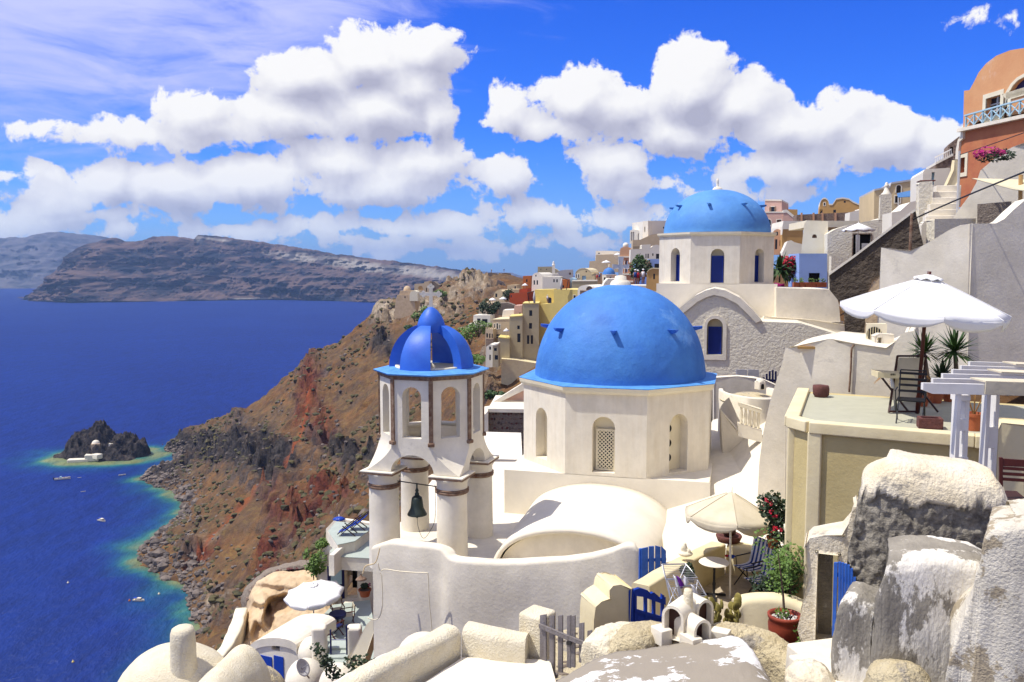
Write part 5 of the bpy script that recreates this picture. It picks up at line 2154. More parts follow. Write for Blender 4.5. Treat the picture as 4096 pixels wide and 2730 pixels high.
# pergola
pg = thing('pergola', 'white timber pergola with cream canvas strips at the right edge', 'pergola', P(3850, 1890, 10.6))
for k, (x, y, Y) in enumerate(((3688, 1553, 10.4), (3728, 1533, 10.95), (3768, 1514, 11.5), (3808, 1496, 12.1), (3842, 1480, 12.65), (3876, 1463, 13.2))):
    A, B_ = P(x, y, Y), P(4330, y + 14, Y)
    n = (B_ - A).normalized()
    h = .13
    b_ = MB()
    up = Vector((0, 0, 1))
    s = Vector((0, 1, 0)) * .03
    b_.add([A + s - up * .02, A + s + up * h * .5, B_ + s + up * h * .5, B_ + s - up * h * .5, A + n * .12 + s - up * h * .5, A - s - up * .02, A - s + up * h * .5, B_ - s + up * h * .5, B_ - s - up * h * .5, A + n * .12 - s - up * h * .5],
           [(0, 4, 3, 2, 1)[::-1], (5, 9, 8, 7, 6), (0, 1, 6, 5), (1, 2, 7, 6), (4, 0, 5, 9), (3, 4, 9, 8), (2, 3, 8, 7)])
    b_.build('rafter', 'white_metal', pg)
    if k in (0, 2, 4):
        A2, B2 = P(x + 245 - k * 8, y - 3, Y), P(4330, y + 11, Y)
        cv = MB().bar(A2 + Vector((0, .13, .075)), B2 + Vector((0, .13, .075)), .36, .02)
        cv.build('canvas_strip', 'canvas_cream', pg)
        if k == 0:
            MB().bar(A2 + Vector((0, -.045, 0)), B2 + Vector((0, -.045, 0)), .015, .16).build('canvas_flap', 'canvas_cream', pg)
for x, Y in ((3828, 10.45), (3862, 10.55), (3946, 11.0), (3982, 11.1)):
    A = P(x, 1575, Y)
    MB().box((A.x, A.y, A.z - .75), .055, .11, 1.5, 0.1).build('post', 'white_metal', pg, bevel=.005)
for x, y, Y in ((3846, 1700, 10.5), (3846, 1850, 10.5), (3964, 1730, 11.05), (3964, 1770, 11.05)):
    A = P(x, y, Y)
    MB().box(A, .12, .08, .14, .1).build('spacer', 'white_metal', pg)
A = P(3842, 1590, 10.5)
MB().box(A, .17, .16, .07, .1).build('post_cap', 'white_metal', pg, bevel=.008)

# dark wooden taverna chair at the right edge
wc = P(4050, 2010, 9.6)
ch = thing('taverna_chair', 'dark red wooden ladder-back chair at the right edge', 'chair', wc - Vector((0, 0, .45)))
plc = Plane(P(4050, 1900, 9.6), 15)
for x in (3998, 4100):
    o, _ = traced('back_post', [(x, 2080), (x, 1832), (x + 14, 1832), (x + 14, 2080)], plc, 0, .035, 'wood_red', ch)
for y in (1836, 1868, 1890, 1912):
    o, _ = traced('back_slat', [(4010, y + (30 if y == 1836 else 12)), (4010, y), (4102, y + 6), (4102, y + (34 if y == 1836 else 18))], plc, 0, .02, 'wood_red', ch, d0=.006)
o, _ = traced('seat', [(3990, 2010), (3990, 1995), (4110, 2000), (4110, 2015)], plc, 0, .4, 'wood_dark', ch)
o, _ = traced('yellow_niche_wall', [(3985, 2100), (3985, 1730), (4010, 1700), (4300, 1720), (4300, 2100)], 12.2, 10, .5, 'cream', bevel=.03)
tag(o, 'pale yellow wall behind the pergola posts', 'wall')

# ------------------------------------------------------------------ patio below the yellow building
PF = -6.75
pat = slab([PZ(x, y, PF) for x, y in ((2500, 2560), (2700, 2290), (2905, 2270), (3160, 2300), (3260, 2560), (3000, 2700))], .6)
o = pat.build('patio', 'paver', None)
struct(o)


def pz(px, py, dz=0.0):
    return PZ(px, py, PF) + Vector((0, 0, dz))


w = ribbon([P(2600, 2345, 15.2), P(2690, 2288, 16.2), P(2800, 2228, 17.3), P(2902, 2176, 18.25)], .36, PF - .3, 6, .05)
w.wobble(.015, 1.2)
o = w.build('patio_wall', ['cream'], None, auto=50)
tag(o, 'sloping cream-topped patio wall rising behind the drying rack', 'wall')
w = ribbon([P(2906, 2178, 18.3), P(3000, 2198, 17.9), P(3125, 2226, 17.3)], .36, PF - .3, 6, .05)
w.wobble(.015, 1.2)
o = w.build('patio_wall', 'cream', None, auto=50)
tag(o, 'low cream patio wall behind the striped chairs', 'wall')
w = ribbon([P(2958, 2425, 14.6), P(2985, 2398, 14.6), P(3060, 2393, 14.5), P(3150, 2400, 14.4), P(3205, 2425, 14.3)], .38, -7.6, 6, .12)
w.wobble(.02, 1.4)
o = w.build('patio_wall', 'cream', None, auto=50)
tag(o, 'short rounded cream wall in front of the patio beside the big pot', 'wall')

umbrella('patio_umbrella', 'cream canvas parasol over the little round patio table', P(2925, 1968, 17.3), .98, .50, PF, 'canvas_cream', 'white_metal', 6, tilt=(-4, 4), val=.17, pole_r=.022, rot=.42, sag=.08, pole_base=pz(2920, 2396))
tc_ = P(2858, 2250, 16.9)
tb = thing('cafe_table', 'small round white table on a black pedestal in the patio', 'table', (tc_.x, tc_.y, PF))
MB().lathe((tc_.x, tc_.y, tc_.z), [(.001, -.012), (.3, -.012), (.315, 0), (.3, .015), (.001, .016)], 36).build('table_top', 'white_clean', tb, smooth=False)
MB().lathe((tc_.x, tc_.y, PF), [(.02, .05), (.035, .3), (.025, .35), (.025, tc_.z - PF - .02)], 12).build('pedestal', 'black_metal', tb, smooth=True)
for k in range(3):
    a = k * 2.09 + .4
    MB().bar((tc_.x, tc_.y, PF + .08), (tc_.x + math.cos(a) * .28, tc_.y + math.sin(a) * .28, PF + .02), .05, .04).build('foot', 'black_metal', tb)
for (x, y, mt, lab, r) in ((2907, 2228, 'flower_red', 'small red bowl on the round table', .045), (2927, 2233, 'paint_blue', 'small blue bowl on the round table', .07)):
    c = PZ(x, y, tc_.z + .017)
    o = MB().lathe(c, [(.001, 0), (r * .6, 0), (r, r * .7), (r * .9, r * .75), (r * .5, r * .2), (.001, r * .18)], 16).build('bowl', mt, None, smooth=True)
    tag(o, lab, 'bowl')
STR = ('cloth_white', 'stripe_blue')
folding_chair('garden_chair', 'blue and white striped folding chair, farther one behind the table', pz(3000, 2345), -1.05, STR, 'black_metal', .98)
folding_chair('garden_chair', 'blue and white striped folding chair, nearer one beside the leafy shrub', pz(3045, 2400), -1.1, STR, 'black_metal', .98)
# drying rack
dr_ = thing('drying_rack', 'white folding laundry rack with a few clothes hung on it', 'drying rack', P(2760, 2420, 14.6))


def rp(px, py, Y=14.8):
    return P(px, py, Y)


for ring in ([(2648, 2258, 15.2), (2742, 2256, 15.3), (2790, 2312, 15.0), (2662, 2318, 14.9)], [(2668, 2320, 14.9), (2790, 2320, 15.0), (2828, 2388, 14.5), (2700, 2398, 14.3)], [(2690, 2352, 14.7), (2785, 2340, 14.8), (2826, 2382, 14.5), (2720, 2400, 14.3)]):
    pts = [P(*q) for q in ring]
    MB().tube(pts + [pts[0]], .011, 6).build('frame', 'grey_metal', dr_)
for k in range(9):
    t = (k + .5) / 9
    A, B_ = P(2648, 2258, 15.2).lerp(P(2662, 2318, 14.9), t), P(2742, 2256, 15.3).lerp(P(2790, 2312, 15.0), t)
    MB().tube([A, B_], .004, 5).build('wire', 'grey_metal', dr_)
    A, B_ = P(2668, 2322, 14.9).lerp(P(2700, 2396, 14.3), t), P(2790, 2322, 15.0).lerp(P(2826, 2386, 14.5), t)
    MB().tube([A, B_], .004, 5).build('wire', 'grey_metal', dr_)
for x0, x1, y0, y1 in ((2652, 2690, 2262, 2440), (2745, 2665, 2258, 2440), (2790, 2775, 2320, 2440), (2670, 2690, 2320, 2440)):
    MB().tube([P(x0, y0, 15), P(x1, y1, 14.6)], .01, 6).build('leg', 'grey_metal', dr_)
for (pts, mt, lab) in (([(2692, 2302), (2700, 2305), (2735, 2385), (2718, 2390)], 'cloth_white', 'white cloth hanging first from the left on the rack'),
                       ([(2704, 2305), (2716, 2308), (2742, 2350), (2722, 2352)], 'cloth_purple', 'purple cloth hanging on the laundry rack'),
                       ([(2733, 2303), (2742, 2306), (2758, 2335), (2738, 2345)], 'cloth_white', 'crumpled white cloth in the middle of the rack'),
                       ([(2760, 2338), (2772, 2342), (2796, 2378), (2778, 2380)], 'cloth_white', 'white cloth at the lower right of the rack')):
    mb = MB()
    A, B_, C_, D_ = [P(x, y, 14.75) for x, y in pts]
    mb.grid(lambda u, v: A.lerp(B_, u).lerp(D_.lerp(C_, u), v) + Vector((0, .03 * math.sin(u * 5 + v * 4), 0)), 6, 6)
    o = mb.build('hung_cloth', mt, None, smooth=True)
    md = o.modifiers.new('s', 'SOLIDIFY')
    md.thickness = .008
    tag(o, lab, 'cloth')
bush('shrub', 'dark green shrub behind the laundry rack against the patio wall', P(2745, 2325, 15.9), .18, .35, 400, .05, 'leaf_dark', 21)
# black urn on the wall corner, small stone figure
c = P(2915, 2168, 18.5)
ur = thing('dark_basin', 'dark round stone basin with a ball on the patio wall corner', 'basin', c)
MB().lathe(c, [(.001, 0), (.24, .02), (.29, .14), (.27, .17), (.2, .13), (.001, .12)], 24).build('basin', 'stone_red', ur, smooth=True)
MB().ball(c + Vector((0, 0, .24)), .16, .16, .11, 16, 10).build('ball', 'wood_dark', ur, smooth=True)
c = P(2742, 2225, 17.0)
sf = thing('stone_figure', 'small pale curled stone figure on the patio wall', 'sculpture', c)
mb = MB()
mb.ball(c + Vector((0, 0, .05)), .16, .11, .06, 14, 8)
mb.ball(c + Vector((-.03, 0, .14)), .07, .06, .12, 12, 8)
mb.ball(c + Vector((-.02, 0, .24)), .04, .04, .05, 10, 6)
mb.ball(c + Vector((.06, -.03, .12)), .05, .045, .05, 10, 6)
mb.wobble(.012, 7)
o = mb.build('figure', 'cream_pale', sf, smooth=True)
rm = o.modifiers.new('r', 'REMESH')
rm.mode = 'VOXEL'
rm.voxel_size = .014
# bougainvillea with terracotta pot at the yellow corner
c = P(3092, 2195, 17.4)
flowerpot('terracotta_pot', 'terracotta pot with red flowers on the patio wall', c, .14, .26)
t = bush('red_flower_plant', 'dark leafy plant with red blossoms in the wall pot', c + Vector((0, 0, .22)), .32, .75, 700, .055, 'leaf_dark', 31, 'plant', None, True, 'flower_red', 75, .05)
vine = thing('climbing_vine', 'dark green climbing vine up the yellow building corner', 'vine', P(3140, 2420, 15.6))
rg = random.Random(5)
vm = MB()
sm_ = MB()
for path in ([(3140, 2420), (3150, 2300), (3160, 2200), (3150, 2100), (3130, 2040), (3085, 1990)], [(3150, 2300), (3170, 2180), (3185, 2080), (3215, 2045), (3232, 2040)], [(3145, 2260), (3110, 2150), (3080, 2060), (3060, 2005)], [(3140, 2380), (3180, 2260), (3170, 2140)]):
    pts = catmull([P(x, y, 15.6 + (2420 - y) * .001) for x, y in path], 6)
    sm_.tube(pts, .012, 5)
    for p in pts:
        foliage(vm, p, .17, .13, .17, 24, .075, rg, .7)
vm.build('leaves', 'leaf_dark', vine)
sm_.build('stem', 'bark', vine)
fm = MB()
for x, y in ((3065, 2003), (3082, 2015), (3086, 2047), (3100, 2065), (3100, 2110), (3120, 2120), (3090, 2125)):
    foliage(fm, P(x, y, 15.5), .04, .04, .04, 9, .05, rg)
fm.build('blossom', 'flower_red', vine)
lg = P(3148, 2110, 15.4)
wl = thing('wall_lantern', 'small caged bulkhead lantern among the vine leaves', 'lantern', lg)
MB().lathe(lg, [(.03, -.1), (.06, -.05), (.065, .05), (.001, .06)], 12).build('glass', 'cream_pale', wl, smooth=True)
for k in range(6):
    a = k * 1.05
    MB().tube([lg + Vector((math.cos(a) * .07, math.sin(a) * .07, .06)), lg + Vector((math.cos(a) * .07, math.sin(a) * .07, -.05)), lg + Vector((0, 0, -.12))], .005, 4).build('cage_bar', 'black_metal', wl)
bush('leafy_shrub', 'tall yellow-green leafy shrub between the chairs and the white pillar', P(3160, 2420, 14.9), .42, 1.15, 1500, .06, 'leaf_light', 41)
bush('leafy_shrub', 'dark low shrub at the foot of the tall leafy one', P(3110, 2400, 15.2), .38, .5, 900, .06, 'leaf_dark', 42)
# big terracotta urn with pebbles and a sapling
c = P(3135, 2600, 11.0)
pot = thing('terracotta_urn', 'large glazed terracotta urn with white pebbles at the white pillar', 'urn', c)
MB().lathe(c, [(.001, 0), (.13, 0), (.165, .1), (.205, .25), (.215, .36), (.2, .43), (.22, .45), (.225, .49), (.2, .5), (.18, .47), (.17, .42)], 36).build('urn', 'terracotta_dark', pot, smooth=True)
MB().lathe(c, [(.208, .17), (.214, .18), (.208, .19)], 36).build('band', 'terracotta_dark', pot, smooth=True)
pb = MB()
rg = random.Random(3)
for k in range(70):
    a, r = rg.uniform(0, 6.28), .16 * math.sqrt(rg.random())
    s = rg.uniform(.012, .022)
    pb.ball(c + Vector((math.cos(a) * r, math.sin(a) * r, .44 + rg.uniform(0, .012))), s, s, s * .7, 6, 4)
o = pb.build('pebbles', 'pebble', pot, smooth=True)
o['kind'] = 'stuff'
sp = thing('sapling', 'thin leafy sapling growing out of the large terracotta urn', 'sapling', c + Vector((0, 0, .44)))
MB().tube(catmull([c + Vector((0, 0, .42)), c + Vector((-.02, .05, .8)), c + Vector((-.05, .1, 1.1)), c + Vector((-.08, .15, 1.35))], 5), [.02 - .001 * i for i in range(16)], 6).build('stem', 'bark', sp, smooth=True)
lm = MB()
for q, r, n in (((-.03, .02, .5), .09, 60), ((.10, -.15, .36), .09, 60), ((.14, -.2, .22), .08, 40), ((-.06, .1, 1.2), .2, 60), ((-.02, .1, .9), .12, 40), ((-.22, .2, 1.4), .2, 70)):
    foliage(lm, c + Vector(q), r, r, r, n, .04, rg)
lm.build('leaves', 'leaf_light', sp)
# prickly pear
c0 = P(2870, 2475, 12.6)
ca = thing('prickly_pear', 'clump of yellow-green prickly pear pads beside the model chapel', 'cactus', c0 - Vector((0, 0, .3)))
for k in range(34):
    p = P(rg.uniform(2805, 2960), rg.uniform(2395, 2500), 12.7 + rg.uniform(-.35, .35))
    a, b_ = rg.uniform(0, 3.14), rg.uniform(-.6, .6)
    R = Matrix.Rotation(a, 3, 'Z') @ Matrix.Rotation(b_, 3, 'X')
    s = rg.uniform(.06, .1)
    mb = MB()
    mb.grid(lambda u, v: p + R @ Vector((s * .75 * math.cos(2 * math.pi * u) * math.sin(math.pi * (1 - v)), .022 * math.sin(2 * math.pi * u) * math.sin(math.pi * (1 - v)), s * math.cos(math.pi * (1 - v)))), 12, 8, True)
    mb.build('pad', 'cactus', ca, smooth=True)
mb = MB()
for k in range(7):
    x = 2815 + k * 22
    mb = MB().tube([P(x, 2520, 12.7), P(x + rg.uniform(-10, 10), 2440, 12.7)], [.03, .02], 6)
    mb.build('stalk', 'cactus', ca, smooth=True)
gc = MB()
foliage(gc, P(2790, 2440, 13.0), .25, .3, .15, 350, .05, rg)
o = gc.build('ground_plants', 'leaf_dark', None)
o['label'] = 'dark green ground cover under the prickly pear'
o['kind'] = 'stuff'

# ------------------------------------------------------------------ blue gates, picket gate, pillars
g1 = thing('blue_gate', 'blue slatted gate with a curved top at the end of the curved wall', 'gate', P(2615, 2340, 16.9))
pg1 = Plane(P(2612, 2300, 16.9), -14)
for x0, x1, t0, t1, b_ in ((2567, 2592, 2196, 2191, 2345), (2597, 2616, 2188, 2187, 2334), (2623, 2642, 2185, 2190, 2328), (2647, 2664, 2188, 2204, 2318)):
    o, _ = traced('slat', [(x0, b_ + 4), (x0, t0), (x1, t1), (x1, b_)], pg1, 0, .025, 'paint_blue_light', g1, bevel=.004)
for y in (2240, 2312):
    o, _ = traced('rail', [(2567, y + 12), (2567, y), (2668, y - 6), (2668, y + 6)], pg1, 0, .03, 'paint_blue_light', g1, d0=.028)
o, _ = traced('gate_post', [(2560, 2350), (2561, 2200), (2569, 2198), (2569, 2348)], pg1, 0, .05, 'paint_blue_light', g1, d0=.03)
pil = thing('gate_pillar', 'cream rounded gate pillar with a sloping shoulder by the dark blue gate', 'pillar', P(2450, 2640, 11.9))
pp_ = Plane(P(2450, 2500, 11.9), -18)
o, _ = traced('pillar', [(2520, 2640), (2376, 2660), (2382, 2480), (2388, 2432), (2410, 2412), (2438, 2395), (2443, 2365), (2455, 2350), (2482, 2346), (2524, 2356), (2518, 2500)], pp_, 0, .55, 'cream', pil, bevel=.045)
g2 = thing('blue_gate', 'dark blue panelled wooden gate with a scalloped top edge', 'gate', P(2580, 2530, 12.0))
pg2 = Plane(P(2530, 2450, 12.0), -32)
o, _ = traced('gate_post', [(2517, 2512), (2517, 2364), (2532, 2356), (2534, 2514)], pg2, 0, .09, 'paint_blue', g2, bevel=.008)
top = [(2538, 2362), (2560, 2355), (2590, 2362), (2602, 2376), (2616, 2372), (2632, 2384), (2642, 2396), (2662, 2390)]
o, _ = traced('top_rail', list(reversed(top)) + [(2538, 2384), (2570, 2388), (2625, 2408), (2662, 2420)], pg2, 0, .05, 'paint_blue', g2, bevel=.006)
for x in (2540, 2582, 2615, 2650):
    o, _ = traced('stile', [(x, 2520), (x, 2378), (x + 9, 2384), (x + 9, 2522)], pg2, 0, .04, 'paint_blue', g2, d0=.008)
o, _ = traced('mid_rail', [(2540, 2448), (2540, 2436), (2658, 2470), (2658, 2484)], pg2, 0, .045, 'paint_blue', g2, d0=.004)
o, _ = traced('panel', [(2546, 2522), (2546, 2448), (2655, 2484), (2655, 2560)], pg2, 0, .02, 'paint_blue', g2, d0=.02)
o, _ = traced('panel_moulding', [(2552, 2486), (2552, 2462), (2600, 2478), (2600, 2504)], pg2, 0, .02, 'paint_blue', g2, d0=.008, bevel=.006)
o, _ = traced('bottom_rail', [(2540, 2526), (2540, 2506), (2655, 2546), (2655, 2566)], pg2, 0, .045, 'paint_blue', g2, d0=.002)
g3 = thing('picket_gate', 'weathered grey wooden picket gate leaning at the white gate pillar', 'gate', P(2270, 2690, 10.9))
pg3 = Plane(P(2170, 2580, 11.2), 36)
for x0, x1, t, b_ in ((2160, 2183, 2460, 2716), (2198, 2215, 2464, 2690), (2232, 2249, 2463, 2688), (2268, 2282, 2463, 2670), (2284, 2299, 2464, 2668), (2316, 2334, 2493, 2650), (2350, 2366, 2523, 2640), (2386, 2401, 2550, 2625)):
    o, _ = traced('picket', [(x0, b_), (x0, t + 3), (x1, t), (x1, b_ + 4)], pg3, 0, .022, 'wood_grey', g3, bevel=.003)
for (xa, ya, xb, yb_, h) in ((2162, 2494, 2280, 2543, 16), (2281, 2543, 2400, 2590, 15), (2162, 2664, 2232, 2696, 15)):
    o, _ = traced('rail', [(xa, ya + h), (xa, ya), (xb, yb_), (xb, yb_ + h)], pg3, 0, .035, 'wood_grey', g3, d0=-.038, bevel=.003)
o, _ = traced('latch', [(2272, 2575), (2272, 2563), (2290, 2566), (2290, 2578)], pg3, 0, .02, 'black_metal', g3, d0=-.045)
o, _ = traced('gate_stub', [(2402, 2600), (2402, 2560), (2420, 2548), (2432, 2552), (2424, 2575), (2412, 2605)], pg3, 0, .06, 'wood_grey', g3, d0=.02)
wp_ = P(2150, 2444, 11.55)
pp2 = MB().box((wp_.x, wp_.y, wp_.z - 1.3), .40, .40, 2.6, -.62)
o = pp2.build('gate_pillar', 'white_rough', None, bevel=.05, seg=3)
tag(o, 'white rough-plastered square pillar holding the grey picket gate', 'pillar')
# alley steps seen between the pickets
al = thing('alley_paving', 'pebbled alley paving glimpsed between the gate pickets', 'paving', P(2330, 2640, 12.6))
rg = random.Random(9)
o = slab([PZ(x, y, -6.25) for x, y in ((2150, 2720), (2150, 2540), (2480, 2480), (2480, 2720))], .3).build('mortar', 'rough_yellow', al)
for k in range(60):
    p = PZ(rg.uniform(2180, 2460), rg.uniform(2520, 2700), -6.25)
    mb = MB().ball(p, rg.uniform(.05, .10), rg.uniform(.03, .05), .025, 7, 4)
    mb.build('cobble', 'rubble', al, smooth=True)

# ------------------------------------------------------------------ foreground parapets
w = ribbon([P(1330, 2800, 9.6), P(1480, 2700, 10.0), P(1640, 2618, 10.5), P(1760, 2556, 11.0), P(1842, 2512, 11.35)], .34, -7.5, 8, .12)
w.wobble(.02, 1.5)
o = w.build('parapet', 'white_rough', None, auto=60)
tag(o, 'rough-plastered cream parapet rising from the bottom edge to its corner', 'wall')
w = ribbon([P(1846, 2513, 11.35), P(1960, 2534, 11.2), P(2100, 2562, 11.1)], .34, -7.5, 8, .12)
w.wobble(.015, 1.5)
o = w.build('parapet', 'white_rough', None, auto=60)
tag(o, 'rough-plastered cream parapet between the corner and the white gate pillar', 'wall')
o = slab([PZ(x, y, -5.35) for x, y in ((1500, 2860), (1850, 2630), (2200, 2640), (2260, 2860))], .4).build('landing', 'white_clean', None)
struct(o)
mb = MB().ball(P(1690, 2650, 16.6), .55, .5, .62, 24, 14)
mb.wobble(.03, 1.3)
o = mb.build('buttress', 'white', None, smooth=True)
tag(o, 'rounded white buttress at the foot of the curved wall', 'buttress')
w = ribbon([P(1330, 2790, 12.8), P(1440, 2712, 13.1), P(1540, 2655, 13.6), P(1640, 2618, 14.2), P(1740, 2606, 14.8)], .4, -9, 6, .15)
w.wobble(.05, 1.8)
o = w.build('garden_edge', 'white', None, auto=60)
tag(o, 'low white garden edge below the curved wall', 'wall')
edge_o = o
for k in range(26):
    t_ = k / 26
    p = P(1360 + 250 * t_, 2752 - 118 * t_, 12.5 + 1.3 * t_)
    MB().ball(p, rg.uniform(.04, .08), .05, .04, 7, 5).wobble(.01, 8).build('edge_stone', 'rubble', edge_o, smooth=True)

# rounded chimney roof in the bottom left corner
cr0 = P(760, 2760, 15.5)
rf = thing('chimney_roof', 'rounded cream plaster roof with a stubby chimney in the bottom left corner', 'roof', cr0 - Vector((0, 0, 1)))
mb = MB()
c1 = P(700, 2790, 15.6)
mb.grid(lambda u, v: c1 + Vector((1.12 * math.cos(2 * math.pi * u) * math.sin(math.pi * (1 - v)), 1.0 * math.sin(2 * math.pi * u) * math.sin(math.pi * (1 - v)), 1.02 * math.cos(math.pi * (1 - v)))), 48, 28, True)
mb.wobble(.03, 1.2)
mb.build('dome', 'white_rough', rf, smooth=True)
mb = MB()
q0, q1 = P(800, 2800, 14.6), P(985, 2705, 16.6)
ax_ = (q1 - q0)
ax_.z = 0
ax_.normalize()
sd = Vector((ax_.y, -ax_.x, 0))
ctr = P(918, 2800, 15.4)


def vv(u, v):
    a = math.pi * u
    return ctr + sd * (-.56 * math.cos(a)) + ax_ * (-1.0 + 1.75 * v) + Vector((0, 0, 1.12 * math.sin(a) - .08 * v - .3))


mb.grid(vv, 28, 14, flip=True)
mb.add([vv(i / 28, 1) for i in range(29)], [tuple(range(29))])
mb.wobble(.025, 1.4)
mb.build('vault', 'white_rough', rf, auto=60)
c1 = P(735, 2660, 15.2)
MB().lathe((c1.x, c1.y, c1.z), [(.27, -.35), (.24, 0), (.225, .4), (.215, .62), (.19, .70), (.12, .745), (.001, .75)], 28).wobble(.02, 2.5).build('chimney', 'white_rough', rf, smooth=True)
mb = MB()
mb.grid(lambda u, v: P(1040, 2790, 16.5) + Vector((.55 * math.cos(2 * math.pi * u) * math.sin(math.pi * (1 - v)), .5 * math.sin(2 * math.pi * u) * math.sin(math.pi * (1 - v)), .62 * math.cos(math.pi * (1 - v)))), 32, 18, True)
o = mb.wobble(.03, 2).build('side_dome', 'rough_yellow', rf, smooth=True)

# peeled roof and rough ridge at the bottom centre
top = [P(*q) for q in ((2150, 2775, 9.4), (2290, 2688, 9.6), (2430, 2618, 9.8), (2560, 2598, 9.9), (2700, 2576, 10.0), (2830, 2556, 10.0), (2925, 2542, 9.95), (2985, 2572, 9.7), (3040, 2650, 9.3), (3110, 2780, 8.9))]
bot = [P(*q) for q in ((2150, 2830, 8.2), (2280, 2830, 8.1), (2420, 2830, 8.0), (2560, 2830, 7.9), (2700, 2830, 7.8), (2830, 2830, 7.8), (2930, 2830, 7.8), (3020, 2830, 7.8), (3100, 2830, 7.8), (3190, 2830, 7.8))]
tcm, bcm = catmull(top, 5), catmull(bot, 5)
n_ = len(tcm) - 1
pr = MB()
pr.grid(lambda u, v: bcm[int(round(u * n_))].lerp(tcm[int(round(u * n_))], v) + Vector((0, 0, .02 * math.sin(math.pi * v) * math.sin(math.pi * u))), n_, 14)
pr.wobble(.012, 2)
o = pr.build('peeled_roof', 'roof_peeled', None, smooth=True)
roughen(o, .012, .06, 1, .03)
md = o.modifiers.new('s', 'SOLIDIFY')
md.thickness = .3
tag(o, 'low grey roof with peeling white paint at the bottom centre', 'roof')
w = ribbon([P(2420, 2600, 10.2), P(2470, 2540, 10.35), P(2540, 2520, 10.5), P(2600, 2545, 10.5)], .42, -6.8, 6, .18)
w.wobble(.03, 2)
o = w.build('plaster_lump', 'white_rough', None, auto=70)
roughen(o, .04, .07, 2, .05)
tag(o, 'rounded white plaster lump beside the grey picket gate', 'wall')
w = ribbon([q - Vector((0, 0, .17)) for q in (P(2585, 2580, 10.0), P(2600, 2490, 10.1), P(2640, 2475, 10.2), P(2720, 2500, 10.15), P(2800, 2510, 10.1), P(2890, 2490, 10.1), P(2960, 2484, 10.1), P(3030, 2510, 10.0), P(3110, 2570, 9.8), P(3180, 2640, 9.5), P(3260, 2730, 9.2))], .5, -6.6, 8, .2, batter=.12)
w.wobble(.03, 2.2)
o = w.build('rough_ridge', 'rough_yellow', None, auto=70)
roughen(o, .035, .06, 2, .03)
tag(o, 'lumpy yellow-grey plaster ridge carrying the model chapel', 'wall')
# model chapel
mcz = P(2740, 2500, 10.35)
mch = thing('model_chapel', 'white plaster model chapel with two arched openings and a round chimney', 'model chapel', mcz)
M0 = Vector((mcz.x, mcz.y, 0))


def tunnel(parent, nm, az, off, s0, s1, z0, zt, length, wall=.035):
    pl = Plane(M0 + Vector(off) * .88, az)
    out = arch(s0, z0, s1, zt, 14)
    inn = arch(s0 + wall, z0, s1 - wall, zt - wall, 14)
    mb = MB()
    loops_o, loops_i = out, inn
    mb.prism(pl, out + [], 0, length, [[(p[0], p[1] + (.002 if i < 2 else 0)) for i, p in enumerate(inn)]])
    o = mb.build(nm, 'white', parent, bevel=.01)
    MB().prism(pl, inn, length * .3, length * .34).build('opening_shade', 'wood_dark', o)  # dark panel across the tunnel: shade of the inside given by colour
    return o


zb = mcz.z - .1
tunnel(mch, 'nave', 36, (-.22, -.24, 0), -.15, .14, zb, zb + .43, .44)
tunnel(mch, 'nave', -28, (.16, -.40, 0), -.13, .14, zb - .06, zb + .31, .44)
tunnel(mch, 'apse', -30, (.30, .06, 0), -.14, .14, zb, zb + .40, .3)
for (x, y, sx_, sy_, rz) in ((-.36, -.14, .2, .26, .5), (.0, -.40, .18, .3, .5), (.46, -.22, .26, .2, -.5)):
    MB().box((M0.x + x * .88, M0.y + y * .88, zb + .02), sx_ * .85, sy_ * .85, .2, rz).build('bench', 'white', mch, bevel=.012)
MB().lathe((M0.x + .03, M0.y - .02, zb + .33), [(.065, 0), (.06, .17), (.05, .24), (.001, .25)], 16).build('chimney', 'white_rough', mch, smooth=True)

# ------------------------------------------------------------------ ruined grey walls on the right
w = ribbon([P(3405, 2080, 9.3), P(3425, 1985, 9.25), P(3470, 1885, 9.2), P(3540, 1845, 9.1), P(3640, 1852, 9.0), P(3780, 1874, 8.9), P(3920, 1895, 8.8), P(4010, 1908, 8.75), P(4050, 1945, 8.75), P(4062, 2040, 8.75)], 1.0, -5.2, 24, .36, nv=90)
w.wobble(.02, 1.6)
rub = []
for p in w.v:
    lim = -2.50 - .045 * (p.x - 3.9) + .10 * mnoise.noise(Vector((p.x * 3.1, 0, 1))) + .05 * mnoise.noise(Vector((p.x * 9, p.z * 4, 2))) + .03 * mnoise.noise(p * 22)
    edge = 3.74 + .10 * mnoise.noise(Vector((0, p.z * 4, 5))) + .03 * mnoise.noise(p * 20)
    hid = p.z < lim and p.x > edge and p.y < 9.5
    rub.append(1.0 if hid else 0.0)
for p, r_ in zip(w.v, rub):
    if r_:
        p.y += .05 + .035 * mnoise.noise(p * 7) + .03 * mnoise.noise(p * 17)
o = w.build('ruined_vault', plaster_rubble_material(), None, smooth=True)
at_ = o.data.attributes.new('rubble', 'FLOAT', 'POINT')
at_.data.foreach_set('value', rub)
roughen(o, .012, .05, 0, .02)
tag(o, 'ruined vaulted wall with peeling cream plaster over grey rubble', 'wall')
lw = thing('doorway_wall', 'whitewashed wall end with a dark doorway beside the urn', 'wall', P(3260, 2560, 9.8))
pl_l = Plane(P(3260, 2400, 9.75), 22)
o, _ = traced('wall_end', list(reversed([(3216, 2600), (3200, 2520), (3222, 2420), (3230, 2300), (3222, 2185), (3245, 2163), (3300, 2152), (3370, 2140), (3405, 2100), (3422, 2040), (3500, 2040), (3500, 2600)])), pl_l, 0, .55, 'plaster_peeling', lw, holes=[(3266, 2215, 3345, 2580)], bevel=.03)
o, _ = traced('jamb', [(3266, 2580), (3268, 2215), (3330, 2218), (3322, 2580)], pl_l, 0, .1, 'render_grey_low', lw, d0=.3)
